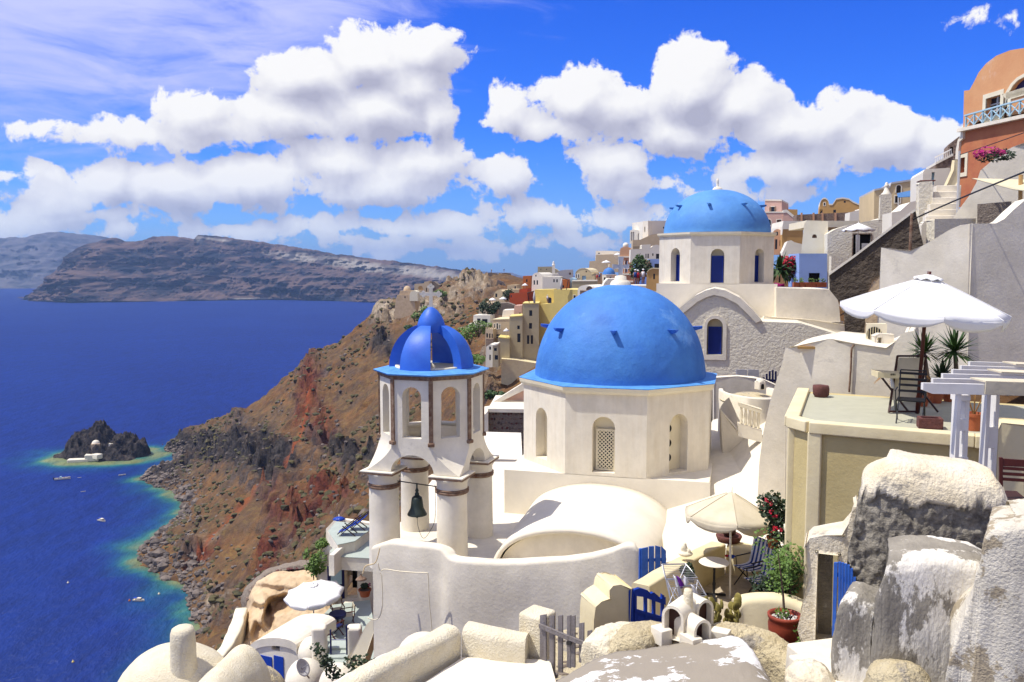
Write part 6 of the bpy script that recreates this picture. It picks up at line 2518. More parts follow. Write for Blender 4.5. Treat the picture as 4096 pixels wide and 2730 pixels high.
g4 = thing('blue_gate', 'bright blue slatted gate in the grey ruined walls', 'gate', P(3350, 2560, 9.3))
pg4 = Plane(P(3350, 2400, 9.3), 30)
for k, (x, t, b_) in enumerate(((3336, 2252, 2545), (3353, 2250, 2540), (3365, 2253, 2530), (3377, 2257, 2520), (3389, 2262, 2500), (3401, 2276, 2480), (3413, 2310, 2460), (3425, 2346, 2440))):
    o, _ = traced('slat', [(x - (8 if k == 0 else 0), b_), (x, t), (x + (14 if k == 0 else 9.5), t + 1), (x + (5 if k == 0 else 9), b_)], pg4, 0, .03, 'paint_blue_light', g4, bevel=.003)
for y in (2290, 2470):
    o, _ = traced('rail', [(3338, y + 14), (3338, y), (3432, y + 70), (3432, y + 84)], pg4, 0, .03, 'paint_blue', g4, d0=.034)
GR = ['render_grey']
w = ribbon([P(3318, 2700, 8.4), P(3332, 2500, 8.35), P(3345, 2420, 8.3), P(3380, 2385, 8.25), P(3425, 2376, 8.2), P(3465, 2400, 8.15), P(3490, 2440, 8.1)], .5, -6.2, 8, .13)
w.wobble(.025, 1.8)
o = w.build('ruined_wall', GR, None, auto=70)
roughen(o, .008, .05, 2, .03)
tag(o, 'low rounded grey ruined wall in front of the bright blue gate', 'wall')
w = ribbon([P(3482, 2560, 8.0), P(3500, 2400, 7.95), P(3520, 2300, 7.9), P(3560, 2248, 7.85), P(3640, 2236, 7.8), P(3740, 2234, 7.75), P(3850, 2238, 7.7), P(3920, 2260, 7.65), P(3960, 2330, 7.6)], .75, -6.2, 8, .14)
w.wobble(.03, 1.6)
o = w.build('ruined_wall', GR, None, auto=70)
roughen(o, .008, .05, 2, .03)
tag(o, 'broad rounded grey ruined wall with streaked whitewash', 'wall')
w = ribbon([P(3760, 2800, 7.35), P(3790, 2640, 7.3), P(3860, 2430, 7.25), P(3905, 2250, 7.2), P(3940, 2140, 7.15), P(3990, 2100, 7.1), P(4080, 2094, 7.0), P(4250, 2090, 6.9)], .9, -6.0, 8, .12)
w.wobble(.03, 1.6)
o = w.build('ruined_wall', 'render_white', None, auto=70)
roughen(o, .008, .05, 2, .03)
tag(o, 'tall grey and white ruined wall at the right edge of the picture', 'wall')
for (q, rr, mt, lab) in (((3240, 2740, 8.4), (.24, .3, .26), 'plaster_peeling', 'cream boulder-like plaster lump left of the bottom steps'), ((3590, 2760, 7.6), (.30, .3, .28), 'rough_yellow', 'lichen-yellow rounded lump at the bottom right')):
    mb = MB().ball(P(*q), *rr, 28, 16)
    mb.wobble(.03, 2.2)
    o = mb.build('plaster_lump', mt, None, smooth=True)
    roughen(o, .05, .08, 1, .06)
    tag(o, lab, 'rock')
sts = thing('steps', 'worn whitewashed steps between the lumps at the bottom right', 'steps', P(3400, 2700, 8.6))
for k, (x, y, Y) in enumerate(((3330, 2590, 9.4), (3350, 2640, 9.0), (3400, 2690, 8.6), (3450, 2740, 8.2))):
    p = P(x, y, Y)
    MB().box((p.x, p.y, p.z - .2), .9, .5, .4, .25).wobble(.015, 3).build('step', 'white', sts, bevel=.03)

# ------------------------------------------------------------------ houses traced on vertical planes
def house(name, label, outline, Y, az, depth, wall, wins=(), roof=None, ref=None, cat='house', group=None, frame='white_far', drop=0.0, trimw=None):
    """outline in photo pixels, clockwise from bottom left; wins: (x0,y0,x1,y1,kind,mat)"""
    r = ref or outline[0]
    pl = Plane(P(r[0], r[1], Y), az)
    out = [pl.uv(*p) for p in outline]
    if drop:
        out[0] = (out[0][0], out[0][1] - drop)
        out[-1] = (out[-1][0], out[-1][1] - drop)
    t = thing(name, label, cat, pl.pt(*out[0]), group)
    px = Y / FPX
    holes, panes = [], []
    for wv in wins:
        x0, y0, x1, y1 = wv[:4]
        kind = wv[4] if len(wv) > 4 else 'r'
        mt = wv[5] if len(wv) > 5 else 'dark_glass'
        q = rect_px(pl, x0, y0, x1, y1)
        h = arch(q[0], q[1], q[2], q[3], 8) if kind[0] == 'a' else rect(*q)
        holes.append(h)
        panes.append((q, kind, mt))
    mb = MB()
    mb.prism(pl, list(reversed(out)), 0, depth, [])if not holes else None
    if holes:
        dd = min(.35, depth * .3)
        mb.prism(pl, list(reversed(out)), 0, dd, holes)
        mb.prism(pl, list(reversed([(s, z) for s, z in out])), dd, depth)
    mb.build('wall', wall, t)
    for q, kind, mt in panes:
        wd = MB()
        g = .04
        dd = min(.35, depth * .3)
        rec = dd * .55
        if kind[0] == 'a':
            wd.prism(pl, arch(q[0] - .01, q[1] - .01, q[2] + .01, q[3] + .01, 8), rec, rec + .05)
        else:
            wd.prism(pl, rect(q[0] - .01, q[1] - .01, q[2] + .01, q[3] + .01), rec, rec + .05)
        w_ = wd.build('door' if 'd' in kind else 'window', mt, t)
        if 'f' in kind:
            fw = max(.07, px * 2.2)
            o_ = rect(q[0] - fw, q[1] - (0 if 'd' in kind else fw), q[2] + fw, q[3] + fw) if kind[0] != 'a' else arch(q[0] - fw, q[1] - .001, q[2] + fw, q[3] + fw, 8)
            i_ = rect(*q) if kind[0] != 'a' else arch(q[0], q[1], q[2], q[3], 8)
            if 'd' in kind or kind[0] == 'a':
                i_ = [(s, z + (.0008 if i < 2 else 0)) for i, (s, z) in enumerate(i_)]
            MB().prism(pl, o_, -.04, .02, [i_]).build('window_frame', frame, w_)
        if 'm' in kind:
            MB().prism(pl, rect((q[0] + q[2]) / 2 - .03, q[1], (q[0] + q[2]) / 2 + .03, q[3]), rec - .04, rec - .005).build('mullion', frame, w_)
            MB().prism(pl, rect(q[0], (q[1] + q[3]) / 2 - .03, q[2], (q[1] + q[3]) / 2 + .03), rec - .035, rec - .006).build('mullion', frame, w_)
        if 's' in kind:
            wds = (q[2] - q[0]) * .45
            for sg in (-1, 1):
                s_ = q[0] - wds if sg < 0 else q[2]
                MB().prism(pl, rect(s_ + .01, q[1], s_ + wds - .01, q[3]), -.07, -.03).build('shutter', 'brown_trim', w_)
    if roof:
        rm, rw = roof if isinstance(roof, tuple) else (roof, .12)
        # roof skin follows every upper edge of the outline
        rb = MB()
        for (a, b_) in zip(out[1:-2], out[2:-1]):
            if abs(b_[0] - a[0]) < .02:
                continue
            rb.prism(pl, [(a[0], a[1] - .002), (b_[0], b_[1] - .002), (b_[0], b_[1] + rw), (a[0], a[1] + rw)], -.08, depth + .08)
        if rb.v:
            rb.build('roof', rm, t, weld=True)
    return t, pl


def vault_top(x0, x1, ys, yt, n=9):
    """points along a barrel roof from left spring to right spring"""
    c, r = (x0 + x1) / 2, (x1 - x0) / 2
    return [(c - r * math.cos(math.pi * k / n), ys - (ys - yt) * math.sin(math.pi * k / n)) for k in range(n + 1)]


# ------------------------------------------------------------------ right edge: big white walls, dark retaining wall, stairs
t = thing('retaining_wall', 'dark weathered stone retaining wall running diagonally down beside the stairs', 'wall', P(3400, 1500, 30))
o, pld = traced('wall', list(reversed([(3390, 1600), (3375, 1230), (3318, 1160), (3316, 1105), (3420, 1030), (3560, 922), (3662, 846), (3700, 1010), (3700, 1600)])), 30, 24, .6, 'stone_wall_dark', t, ref=(3500, 1200))
cpg = MB()
edge = [(3316, 1100), (3420, 1026), (3560, 918), (3662, 842)]
for (a, b_) in zip(edge[:-1], edge[1:]):
    A, B_ = pld.uv(*a), pld.uv(*b_)
    cpg.prism(pld, [(A[0], A[1] - .03), (B_[0], B_[1] - .03), (B_[0], B_[1] + .07), (A[0], A[1] + .07)], -.06, .4)
cpg.build('coping', 'white', t, weld=True)
o, _ = traced('patch', [(3462, 1330), (3470, 1180), (3490, 1125), (3535, 1100), (3560, 1110), (3560, 1330)], pld, 0, .1, 'tuff', t, d0=-.08, bevel=.04)
bw = thing('white_wall', 'tall smooth white wall behind the big white parasol', 'wall', P(3885, 1470, 24))
o, _ = traced('left_face', list(reversed([(3500, 1520), (3505, 1400), (3530, 997), (3640, 1003), (3690, 990), (3730, 968), (3800, 925), (3840, 908), (3884, 901), (3868, 1520)])), 24, 34, 1.0, 'white', bw, ref=(3884, 1000), bevel=.04)
o, _ = traced('right_face', list(reversed([(3868, 1560), (3885, 902), (3985, 900), (4020, 882), (4060, 843), (4110, 800), (4250, 760), (4600, 720), (5200, 700), (5200, 1560)])), 24, 2, .6, 'white', bw, ref=(3885, 1000), d0=.004, bevel=.04)
mh = thing('white_house', 'sculpted white house with a curved gable below the terracotta house', 'house', P(3900, 960, 30))
o, plh = traced('wall', list(reversed([(3800, 1060), (3800, 985), (3812, 900), (3845, 850), (3890, 790), (3920, 735), (3935, 690), (3970, 660), (4010, 625), (4060, 600), (4120, 565), (4250, 540), (4700, 520), (4700, 1060)])), 30, 30, 3.0, 'white', mh, ref=(3950, 900), bevel=.12)
o, _ = traced('stone_panel', [(3910, 1010), (3912, 824), (4045, 812), (4045, 1010)], plh, 0, .2, 'rubble', mh, d0=-.8)
sail = MB().add([P(3888, 716, 28.5), P(4130, 722, 26), P(4130, 770, 25), P(4050, 760, 26)], [(0, 1, 2, 3)])
o = sail.build('shade_sail', 'shade_sail', None)
md = o.modifiers.new('s', 'SOLIDIFY')
md.thickness = .02
tag(o, 'pale olive shade sail stretched over the white terrace at right', 'shade sail')
o = MB().tube([P(4080, 900, 26), P(4083, 700, 26)], .06, 8).build('sail_post', 'paint_ochre', None)
tag(o, 'orange wooden post holding the shade sail', 'post')
# terracotta house facing the sea, seen along its front
orh = thing('terracotta_house', 'tall terracotta house with a curved gable and balcony at the upper right', 'house', P(3845, 800, 44))
plo = Plane(P(3855, 520, 44), 84)


def ob(lst):
    return [plo.uv(*p) for p in lst]


wn1 = rect(*rect_px(plo, 3945, 388, 4003, 465))
dr1 = rect(*rect_px(plo, 4046, 382, 4150, 448))
fan = arch_px(plo, 4028, 310, 4165, 352)[0]
up = [(3852, 522), (3856, 364), (3878, 361), (3895, 330), (3915, 290), (3945, 254), (3985, 224), (4040, 202), (4100, 192), (4170, 196), (4240, 220), (4290, 270), (4330, 420)]
MB().prism(plo, list(reversed(ob(up))), 0, 6, [wn1, dr1, fan]).build('upper_wall', 'paint_house', orh)
lo = [(3828, 830), (3832, 700), (3838, 600), (3852, 523), (4330, 421), (4330, 830)]
wn2 = rect(*rect_px(plo, 3842, 632, 3862, 692))
dr2 = arch_px(plo, 3822 + 12, 725, 3868, 800)[0]
MB().prism(plo, list(reversed(ob(lo))), .003, 6, [wn2]).build('lower_wall', 'paint_house_low', orh)
for h, fw, nm in ((wn1, .22, 'window'), (dr1, .22, 'door'), (wn2, .2, 'window')):
    s0, z0 = h[0]
    s1, z1 = h[2]
    w_ = MB().prism(plo, rect(s0, z0, s1, z1), .25, .3).build(nm, 'dark_glass', orh)
    MB().prism(plo, rect(s0 - fw, z0 - (.0 if nm == 'door' else fw), s1 + fw, z1 + fw), -.05, .05, [rect(s0, z0 + .001, s1, z1)]).build('window_frame', 'cream_pale', w_)
    for k in (1, 2):
        if nm == 'window':
            MB().prism(plo, rect(s0, z0 + (z1 - z0) * k / 3 - .03, s1, z0 + (z1 - z0) * k / 3 + .03), .2, .245).build('mullion', 'paint_grey', w_)
    MB().prism(plo, rect((s0 + s1) / 2 - .05, z0, (s0 + s1) / 2 + .05, z1), .19, .248).build('mullion', 'paint_grey', w_)
w_ = MB().prism(plo, fan, .2, .25).build('fanlight', 'navy', orh)
fo = arch_px(plo, 4012, 296, 4185, 352)[0]
MB().prism(plo, fo, -.05, .05, [[(s, z + (.001 if i < 2 else 0)) for i, (s, z) in enumerate(fan)]]).build('window_frame', 'cream_pale', w_)
bal_ = MB().prism(plo, list(reversed(ob([(3848, 530), (3850, 516), (4330, 412), (4330, 428)]))), -.3, .0).build('balcony', 'white', orh)
plr = Plane(plo.pt(0, 0, -.28), 84)
sA, zA = plr.uv(3860, 512)
sB, zB = plr.uv(4200, 420)
nseg = 9
for k in range(nseg + 1):
    s = sA + (sB - sA) * k / nseg
    MB().prism(plr, rect(s - .03, zA, s + .03, zA + .6), 0, .08).build('rail_post', 'paint_aqua', bal_)
    if k < nseg:
        s2 = sA + (sB - sA) * (k + 1) / nseg
        for (za, zb_) in ((.08, .52), (.52, .08)):
            MB().bar(plr.pt(s + .04, zA + za, .04), plr.pt(s2 - .04, zA + zb_, .04), .04).build('rail_cross', 'paint_aqua', bal_)
MB().prism(plr, rect(sA - .1, zA + .58, sB, zA + .65), -.02, .1).build('hand_rail', 'paint_aqua', bal_)
trm = [(3822, 830), (3826, 700), (3832, 600), (3840, 560), (3850, 548), (3852, 522), (3862, 520), (3860, 555), (3846, 568), (3842, 605), (3838, 700), (3836, 830)]
MB().prism(plo, list(reversed(ob(trm))), -.12, .1).build('corner_trim', 'white', orh)
bush('bougainvillea', 'magenta bougainvillea spilling over the white gable by the terracotta house', P(3958, 652, 29), .6, .5, 420, .09, 'leaf_dark', 51, 'bougainvillea', None, False, 'flower_pink', 300, .09)
# stair flight climbing to the terracotta house
stf = thing('staircase', 'white stair flight climbing between the chimney and the terracotta house', 'staircase', P(3690, 1020, 33))
for k in range(12):
    t_ = k / 11
    x, y, Y = 3700 + 75 * t_, 1010 - 265 * t_, 32.5 + 5.5 * t_
    p = P(x, y, Y)
    MB().box((p.x + .15, p.y, p.z - .45), 1.25 - .25 * t_, .62, .9, -.25).build('step', 'white', stf, bevel=.02)
o, _ = traced('stair_wall', list(reversed([(3725, 905), (3728, 850), (3790, 735), (3815, 680), (3822, 640), (3836, 640), (3836, 720), (3790, 790), (3760, 905)])), 38.6, 10, .4, 'cream', stf, bevel=.03)
o, _ = traced('landing_wall', [(3690, 1150), (3690, 905), (3700, 890), (3760, 885), (3770, 1150)], 32.2, 0, .3, 'white', stf, bevel=.04)
o, _ = traced('plinth', [(3740, 1000), (3742, 880), (3900, 878), (3900, 1000)], 29.6, -6, .5, 'white_textured', stf, bevel=.03)
o = MB().tube([P(3640, 1005, 27), P(3648, 855, 27)], .05, 8).build('utility_post', 'brown_trim', None)
tag(o, 'short rusty post carrying the cable above the dark wall', 'post')
o = MB().tube(catmull([P(3648, 880, 27), P(3760, 830, 26), P(3900, 770, 24), P(4120, 680, 21)], 6), .025, 5).build('cable', 'black_metal', None)
tag(o, 'black cable sagging from the rusty post to the right edge', 'cable')
o = MB().tube([P(3828, 920, 31), P(3838, 605, 31)], .045, 8).build('street_pole', 'paint_grey', None)
tag(o, 'tall thin grey pole in front of the terracotta house', 'pole')
o = MB().tube(catmull([P(3840, 620, 31), P(3960, 580, 29), P(4130, 520, 26)], 5), .015, 5).build('cable', 'black_metal', None)
tag(o, 'thin wire from the grey pole across the terracotta wall', 'cable')

# houses between the upper church and the stairs
W2 = 'white_far'
t, _ = house('white_house', 'rough white house with a curved roofline and a grey door under a parasol', [(3309, 1200), (3310, 936), (3340, 918), (3400, 899), (3480, 884), (3520, 878), (3545, 866), (3590, 860), (3680, 850), (3680, 1200)], 60, 12, 5, 'white_textured', [(3412, 938, 3482, 1028, 'rdf', 'dark_void')], frame='stone_wall', ref=(3400, 1000))
pq = Plane(P(3400, 1000, 59.9), 12)
dl = thing('grey_door', 'pale grey half-open door under the far white parasol', 'door', pq.hit(3450, 1028))
o, _ = traced('leaf', [(3424, 1028), (3424, 940), (3440, 940), (3440, 1028)], pq, 0, .06, 'paint_grey', dl, d0=.05)
o, _ = traced('leaf', [(3448, 1028), (3448, 974), (3474, 974), (3474, 1028)], pq, 0, .06, 'paint_grey', dl, d0=.05)
umbrella('far_umbrella', 'white parasol in front of the grey door right of the upper church', P(3434, 893, 58), 1.05, .45, P(3434, 1030, 58).z, 'canvas_white', 'white_metal', 8, val=.12, light=True)
house('terrace_wall', 'rough white terrace wall below the grey door', [(3322, 1180), (3326, 1026), (3440, 1028), (3420, 1100), (3380, 1180)], 50, 5, .5, 'white_textured', cat='wall')
house('cream_house', 'cream barrel-roofed house with a round vent above the light blue house', [(3204, 1016), (3216, 900), (3226, 884), (3312, 886), (3312, 1016)], 62, 20, 5, 'cream_pale', [(3249, 938, 3267, 953, 'a', 'brown_trim')], ref=(3260, 1000))
house('cream_house', 'long low cream roof beyond the round vent', [(3226, 910), (3228, 882), (3300, 884), (3440, 884), (3440, 910)], 68, 5, 6, 'cream_pale')
house('light_blue_house', 'light blue house with a dark doorway beside the upper church', [(3196, 1160), (3197, 1015), (3309, 1015), (3309, 1160)], 58, 8, 4, 'paint_lightblue', [(3235, 1093, 3279, 1142, 'rd', 'dark_void')])
for i, (x, lab) in enumerate(((3182, 'small terracotta planter nearest the pink cloth'), (3205, 'square terracotta planter second from the upper church'), (3240, 'long terracotta planter in front of the dark doorway'), (3283, 'long terracotta planter right of the dark doorway'))):
    c = P(x, 1150, 52)
    pt_ = thing('planter', lab, 'planter', c, 'planters on the light blue house terrace')
    wv = .3 if i < 2 else .62
    MB().box(c + Vector((0, 0, .15)), wv * 1.0, .3, .3, 0).build('box', 'terracotta', pt_)
    fm = MB()
    foliage(fm, c + Vector((0, 0, .42)), wv * .45, .15, .16, 40, .1, rnd)
    fm.build('plants', 'leaf_light', pt_)
bush('bougainvillea', 'crimson bougainvillea beside the light blue house', P(3160, 1125, 60), 1.05, 1.7, 700, .2, 'leaf_dark', 61, 'bougainvillea', None, True, 'flower_red', 700, .2)
yucca('banana_plant', 'broad-leaved green plant at the right side of the upper church', P(3118, 1130, 56), .9, 1.3, 40, 'leaf', 62, blade=.16, droop=1.0)
palm('small_palm', 'small dark palm above the crimson bougainvillea', P(3150, 1060, 62), .3, 1.2, 10, 'leaf_dark', 63)
o = MB().box(P(3118, 1145, 50), .5, .3, .28).wobble(.08, 3).build('pink_cloth', 'flower_pink', None)
tag(o, 'bundle of pink cloth on the terrace beside the upper church', 'cloth')
house('white_house', 'small white vaulted house with a bell-shaped gable behind the palm', [(3125, 1060), (3130, 1010), (3142, 985), (3150, 965), (3165, 962), (3178, 970), (3210, 978), (3210, 1060)], 70, 15, 5, W2)
house('pink_house', 'narrow faded pink house front with a round window and a white vault', [(3090, 1020)] + vault_top(3090, 3130, 940, 917) + [(3130, 1020)], 85, 25, 1.0, 'paint_peach', [(3102, 928, 3112, 943, 'r'), (3100, 958, 3109, 998, 'r'), (3118, 962, 3126, 985, 'r')])
house('ochre_house', 'ochre-walled house under a long white vault roof', [(3128, 1000), (3128, 940), (3132, 918), (3212, 918), (3212, 1000)], 84, 5, 5, 'paint_ochre', (), ('white_far', .8))
house('pink_house', 'pink two-storey house with white trims, upper block with shuttered window', [(3058, 852), (3060, 804), (3127, 805), (3127, 852)], 150, 25, 9, 'paint_pink', [(3084, 828, 3098, 848, 'rfs')], ('white_far', .25))
house('pink_house', 'lower storey of the pink house with arched doorway and brown door', [(3030, 930), (3040, 852), (3132, 852), (3132, 930)], 146, 25, 9, 'paint_pink', [(3064, 878, 3084, 904, 'af', 'dark_glass'), (3107, 880, 3125, 904, 'rfd', 'brown_trim')], ('white_far', .2))
house('pink_wall', 'pale pink terrace wall below the pink house', [(3062, 935), (3064, 906), (3190, 910), (3190, 935)], 135, 15, 2, 'paint_pink', (), ('white_far', .2), cat='wall')
house('stair_block', 'white-edged stair rising beside the pink house', [(3131, 912), (3132, 853), (3146, 851), (3190, 886), (3192, 912)], 144, 15, 3, 'paint_pink', (), ('white_far', .5), cat='stairs')
house('ochre_house', 'plain ochre block behind the pink house stair', [(3127, 890), (3128, 837), (3190, 839), (3190, 890)], 170, 10, 8, 'paint_ochre')
house('barrel_house', 'ochre house with white barrel roof on the skyline', [(3277, 858)] + vault_top(3280, 3316, 822, 797) + [(3330, 822), (3345, 800), (3370, 796), (3395, 800), (3412, 812), (3450, 828), (3452, 858)], 150, 18, 9, 'paint_ochre', [(3295, 812, 3301, 823, 'rf'), (3278, 838, 3290, 854, 'r'), (3333, 840, 3344, 852, 'r'), (3375, 804, 3383, 812, 'r')], ('white_far', .25))
t, _ = house('stone_arcade', 'dark rubble terrace wall with pink pilasters and an arch', [(3186, 905), (3187, 860), (3400, 850), (3402, 905)], 130, 8, 3, 'stone_wall', [(3207, 880, 3240, 905, 'a', 'dark_void')], cat='wall')
pq = Plane(P(3186, 905, 129.85), 8)
for x in (3204, 3252, 3288, 3340):
    o, _ = traced('pilaster', [(x, 905), (x, 852), (x + 6, 852), (x + 6, 905)], pq, 0, .5, 'paint_peach', t, d0=-.1)
house('white_wall', 'white parapet on the skyline left of the cream house', [(3398, 885), (3400, 850), (3440, 840), (3440, 836), (3500, 826), (3502, 885)], 110, 10, 3, W2, (), None, cat='wall')
house('cream_house', 'cream house with arched window and a blue awning under the terracotta house', [(3496, 880), (3497, 765), (3560, 752), (3565, 738), (3680, 720), (3700, 716), (3700, 880)], 70, 14, 8, 'paint_sand', [(3585, 742, 3604, 772, 'af', 'dark_glass'), (3580, 785, 3600, 812, 'rf', 'dark_glass')], ('paint_grey', .15))
t = thing('blue_awning', 'blue canvas awning in front of the cream house', 'awning', P(3640, 800, 66))
MB().add([P(3588, 776, 66), P(3684, 756, 64), P(3684, 786, 62), P(3592, 792, 64)], [(0, 1, 2, 3)]).build('canvas', 'awning_blue', t).modifiers.new('s', 'SOLIDIFY').thickness = .04
MB().tube([P(3594, 790, 64), P(3594, 830, 64)], .05, 6).build('post', 'paint_grey', t)
ch1 = thing('chimney', 'tall white chimney with a bell-shaped cap and ball', 'chimney', P(3543, 870, 56))
o, _ = traced('shaft', [(3522, 880), (3525, 782), (3563, 780), (3566, 880)], 56, 15, .7, 'white_textured', ch1, bevel=.05)
c = P(3545, 782, 56.3)
MB().lathe(c, [(.32, 0), (.33, .08), (.2, .2), (.12, .45), (.1, .5), (.14, .58), (.14, .66), (.08, .72), (.1, .8), (.001, .86)], 16).build('cap', 'white_far', ch1, smooth=True)
ch2 = thing('chimney', 'broad white chimney with a dark slab cap beside the staircase', 'chimney', P(3705, 880, 37))
o, _ = traced('shaft', [(3680, 900), (3682, 733), (3725, 730), (3728, 900)], 37, 12, .6, 'white_textured', ch2, bevel=.05)
c = P(3704, 726, 37.3)
MB().box(c, .62, .62, .05, -.2).build('cap', 'stone_red', ch2, bevel=.02)
house('white_house', 'stepped white house block behind the broad chimney', [(3690, 800), (3692, 690), (3700, 678), (3800, 672), (3800, 690), (3815, 690), (3815, 800)], 48, 16, 4, W2, [(3726, 690, 3738, 740, 'rd', 'paint_aqua')])
house('stone_house', 'rubble wall with white coping on the skyline below the terracotta house', [(3740, 690), (3742, 660), (3752, 655), (3800, 630), (3812, 625), (3812, 690)], 52, 16, 3, 'stone_wall', (), ('white_far', .15), cat='wall')
t = thing('roof_railing', 'white roof railing on the skyline left of the terracotta house', 'railing', P(3745, 655, 53))
pq = Plane(P(3745, 655, 53), 20)
for k in range(9):
    x = 3740 + k * 8
    o, _ = traced('baluster', [(x, 660 - k * 4), (x, 632 - k * 4), (x + 2, 631 - k * 4), (x + 2, 659 - k * 4)], pq, 0, .05, 'white_metal', t)
o, _ = traced('hand_rail', [(3738, 634), (3738, 629), (3806, 595), (3806, 600)], pq, 0, .06, 'white_metal', t, d0=-.01)
house('white_house', 'low rounded white parapets between the chimneys', [(3566, 930), (3568, 850), (3600, 845), (3640, 810), (3680, 800), (3682, 930)], 45, 10, 2, W2, cat='wall')
house('pergola_roof', 'brown timber lean-to on the skyline beside the terracotta house', [(3790, 640), (3793, 580), (3838, 545), (3842, 640)], 54, 20, 2, 'stone_wall', [(3800, 588, 3812, 630, 'r')])

# ------------------------------------------------------------------ village on the ridge behind the domes
def uw(label, x, y, wd, Y, gz_=None):
    p = P(x, y, Y)
    umbrella('far_umbrella', label, p, wd / 2 * Y / FPX, .55, p.z - 2.3, 'canvas_white', 'white_metal', 8, val=.15, light=True, pole_r=.05)


VG = 'paint_'
house('tan_house', 'tall tan building with narrow dark windows left of the big dome', [(2088, 1520), (2090, 1217), (2155, 1216), (2156, 1520)], 190, 4, 10, 'paint_tan', [(2117, 1242, 2129, 1265), (2116, 1293, 2128, 1316), (2108, 1342, 2117, 1377), (2123, 1342, 2132, 1377)], ('paint_yellow', .2), ref=(2120, 1430))
house('tan_house', 'middle-height tan wing with two windows', [(2036, 1450), (2038, 1270), (2090, 1266), (2090, 1450)], 189, 4, 8, 'paint_tan', [(2069, 1303, 2079, 1318), (2069, 1335, 2082, 1370)], ('paint_yellow', .2), ref=(2060, 1430))
house('tan_house', 'low tan terrace block stepping down to the slope', [(1992, 1455), (1993, 1352), (2010, 1354), (2038, 1356), (2038, 1455)], 187, 4, 6, 'paint_tan', (), ('paint_yellow', .2))
house('plinth_wall', 'cream plastered cliff base under the tan building', [(2003, 1620), (2006, 1436), (2060, 1440), (2150, 1455), (2156, 1620)], 185, 0, 6, 'cream', (), None, cat='wall')
for q in ((2038, 1408, 2088, 1414), (2040, 1430, 2090, 1436), (2090, 1415, 2150, 1440)):
    pass
house('yellow_house', 'bright yellow house front with blue arched door and white steps', [(2154, 1460), (2155, 1218), (2190, 1216), (2215, 1212), (2216, 1160), (2230, 1158), (2320, 1160), (2321, 1460)], 192, 22, 12, 'paint_yellow', [(2294, 1182, 2303, 1204, 'rf')], ref=(2200, 1380))
house('yellow_house', 'yellow parapet block with an arched blue door on the roof terrace', [(2138, 1225), (2139, 1160), (2216, 1158), (2216, 1225)], 198, 10, 6, 'paint_yellow', [(2191, 1190, 2206, 1215, 'ad', 'navy')])
house('white_house', 'grey-white block with twin windows above the yellow house', [(2169, 1175), (2170, 1108), (2242, 1108), (2242, 1175)], 225, 8, 9, W2, [(2213, 1118, 2219, 1130), (2225, 1118, 2231, 1130)])
house('white_house', 'white vaulted house left of the twin-window block', [(2126, 1175)] + vault_top(2128, 2170, 1112, 1091) + [(2170, 1175)], 228, 22, 9, W2, [(2141, 1100, 2146, 1107), (2134, 1122, 2140, 1140), (2146, 1122, 2152, 1140)])
house('white_roof', 'long white roof behind the twin-window block', [(2150, 1112), (2165, 1096), (2232, 1094), (2240, 1112)], 240, 4, 6, W2)
house('orange_house', 'burnt orange cube house with one window on the ridge', [(2091, 1160), (2092, 1105), (2124, 1104), (2124, 1160)], 250, 10, 8, 'paint_orange', [(2104, 1118, 2110, 1129)])
house('brick_red_house', 'large brick-red house with a small window', [(2037, 1230), (2039, 1174), (2075, 1172), (2110, 1168), (2111, 1230)], 225, 25, 8, 'paint_brick', [(2042, 1181, 2047, 1191)])
house('brick_red_house', 'small brick-red upper block with a chimney stub', [(2076, 1175), (2077, 1158), (2108, 1154), (2110, 1175)], 232, 25, 6, 'paint_brick')
house('pink_house', 'small pink house with an arched door beside the tan building', [(2056, 1280), (2057, 1224), (2087, 1222), (2088, 1280)], 200, 8, 6, 'paint_pink', [(2076, 1251, 2083, 1262, 'a')])
house('white_house', 'stepped white house on the slope below the brick-red house', [(2006, 1290), (2009, 1262), (2012, 1242), (2055, 1240), (2057, 1290)], 203, 6, 6, W2)
house('beige_house', 'beige house at the left edge of the village', [(1914, 1290), (1916, 1213), (1930, 1212), (1966, 1214), (1966, 1290)], 220, 12, 8, 'paint_beige')
house('cream_house', 'cream barrel-vaulted house above the beige one', [(1971, 1225)] + vault_top(1973, 2022, 1196, 1160) + [(2023, 1225)], 235, 20, 8, 'paint_sand', [(1981, 1175, 1989, 1190)])
house('stone_wall', 'grey rubble terrace wall under the white parasols', [(1994, 1262), (1996, 1214), (2030, 1212), (2058, 1222), (2058, 1262)], 212, 5, 4, 'rubble', (), None, cat='wall')
house('cream_house', 'long low cream house near the castle ruin', [(2027, 1180), (2029, 1142), (2068, 1140), (2071, 1180)], 262, 10, 7, 'paint_sand', [(2058, 1146, 2064, 1158)])
house('cream_house', 'cream terrace with steps above the brick-red house', [(2040, 1178), (2042, 1158), (2076, 1158), (2078, 1178)], 245, 5, 5, 'paint_sand')
house('white_pavilion', 'white flat-roofed pavilion with dark openings on the slope', [(1892, 1312), (1894, 1262), (1960, 1261), (1962, 1312)], 205, 10, 6, W2, [(1908, 1275, 1922, 1294), (1928, 1277, 1950, 1294)])
house('white_house', 'low white annex stepping down from the pavilion', [(1860, 1320), (1875, 1296), (1910, 1292), (1912, 1320)], 204, 10, 4, W2)
house('balcony_house', 'tan two-storey house with windows and balcony railing', [(1968, 1420), (1970, 1281), (2038, 1279), (2040, 1420)], 196, 12, 8, 'paint_beige', [(1976, 1297, 1980, 1313, 'rf'), (1986, 1294, 1992, 1317, 'rf'), (1997, 1299, 2001, 1315, 'rf'), (1983, 1338, 2001, 1356, 'rm')], ('cream', .2))
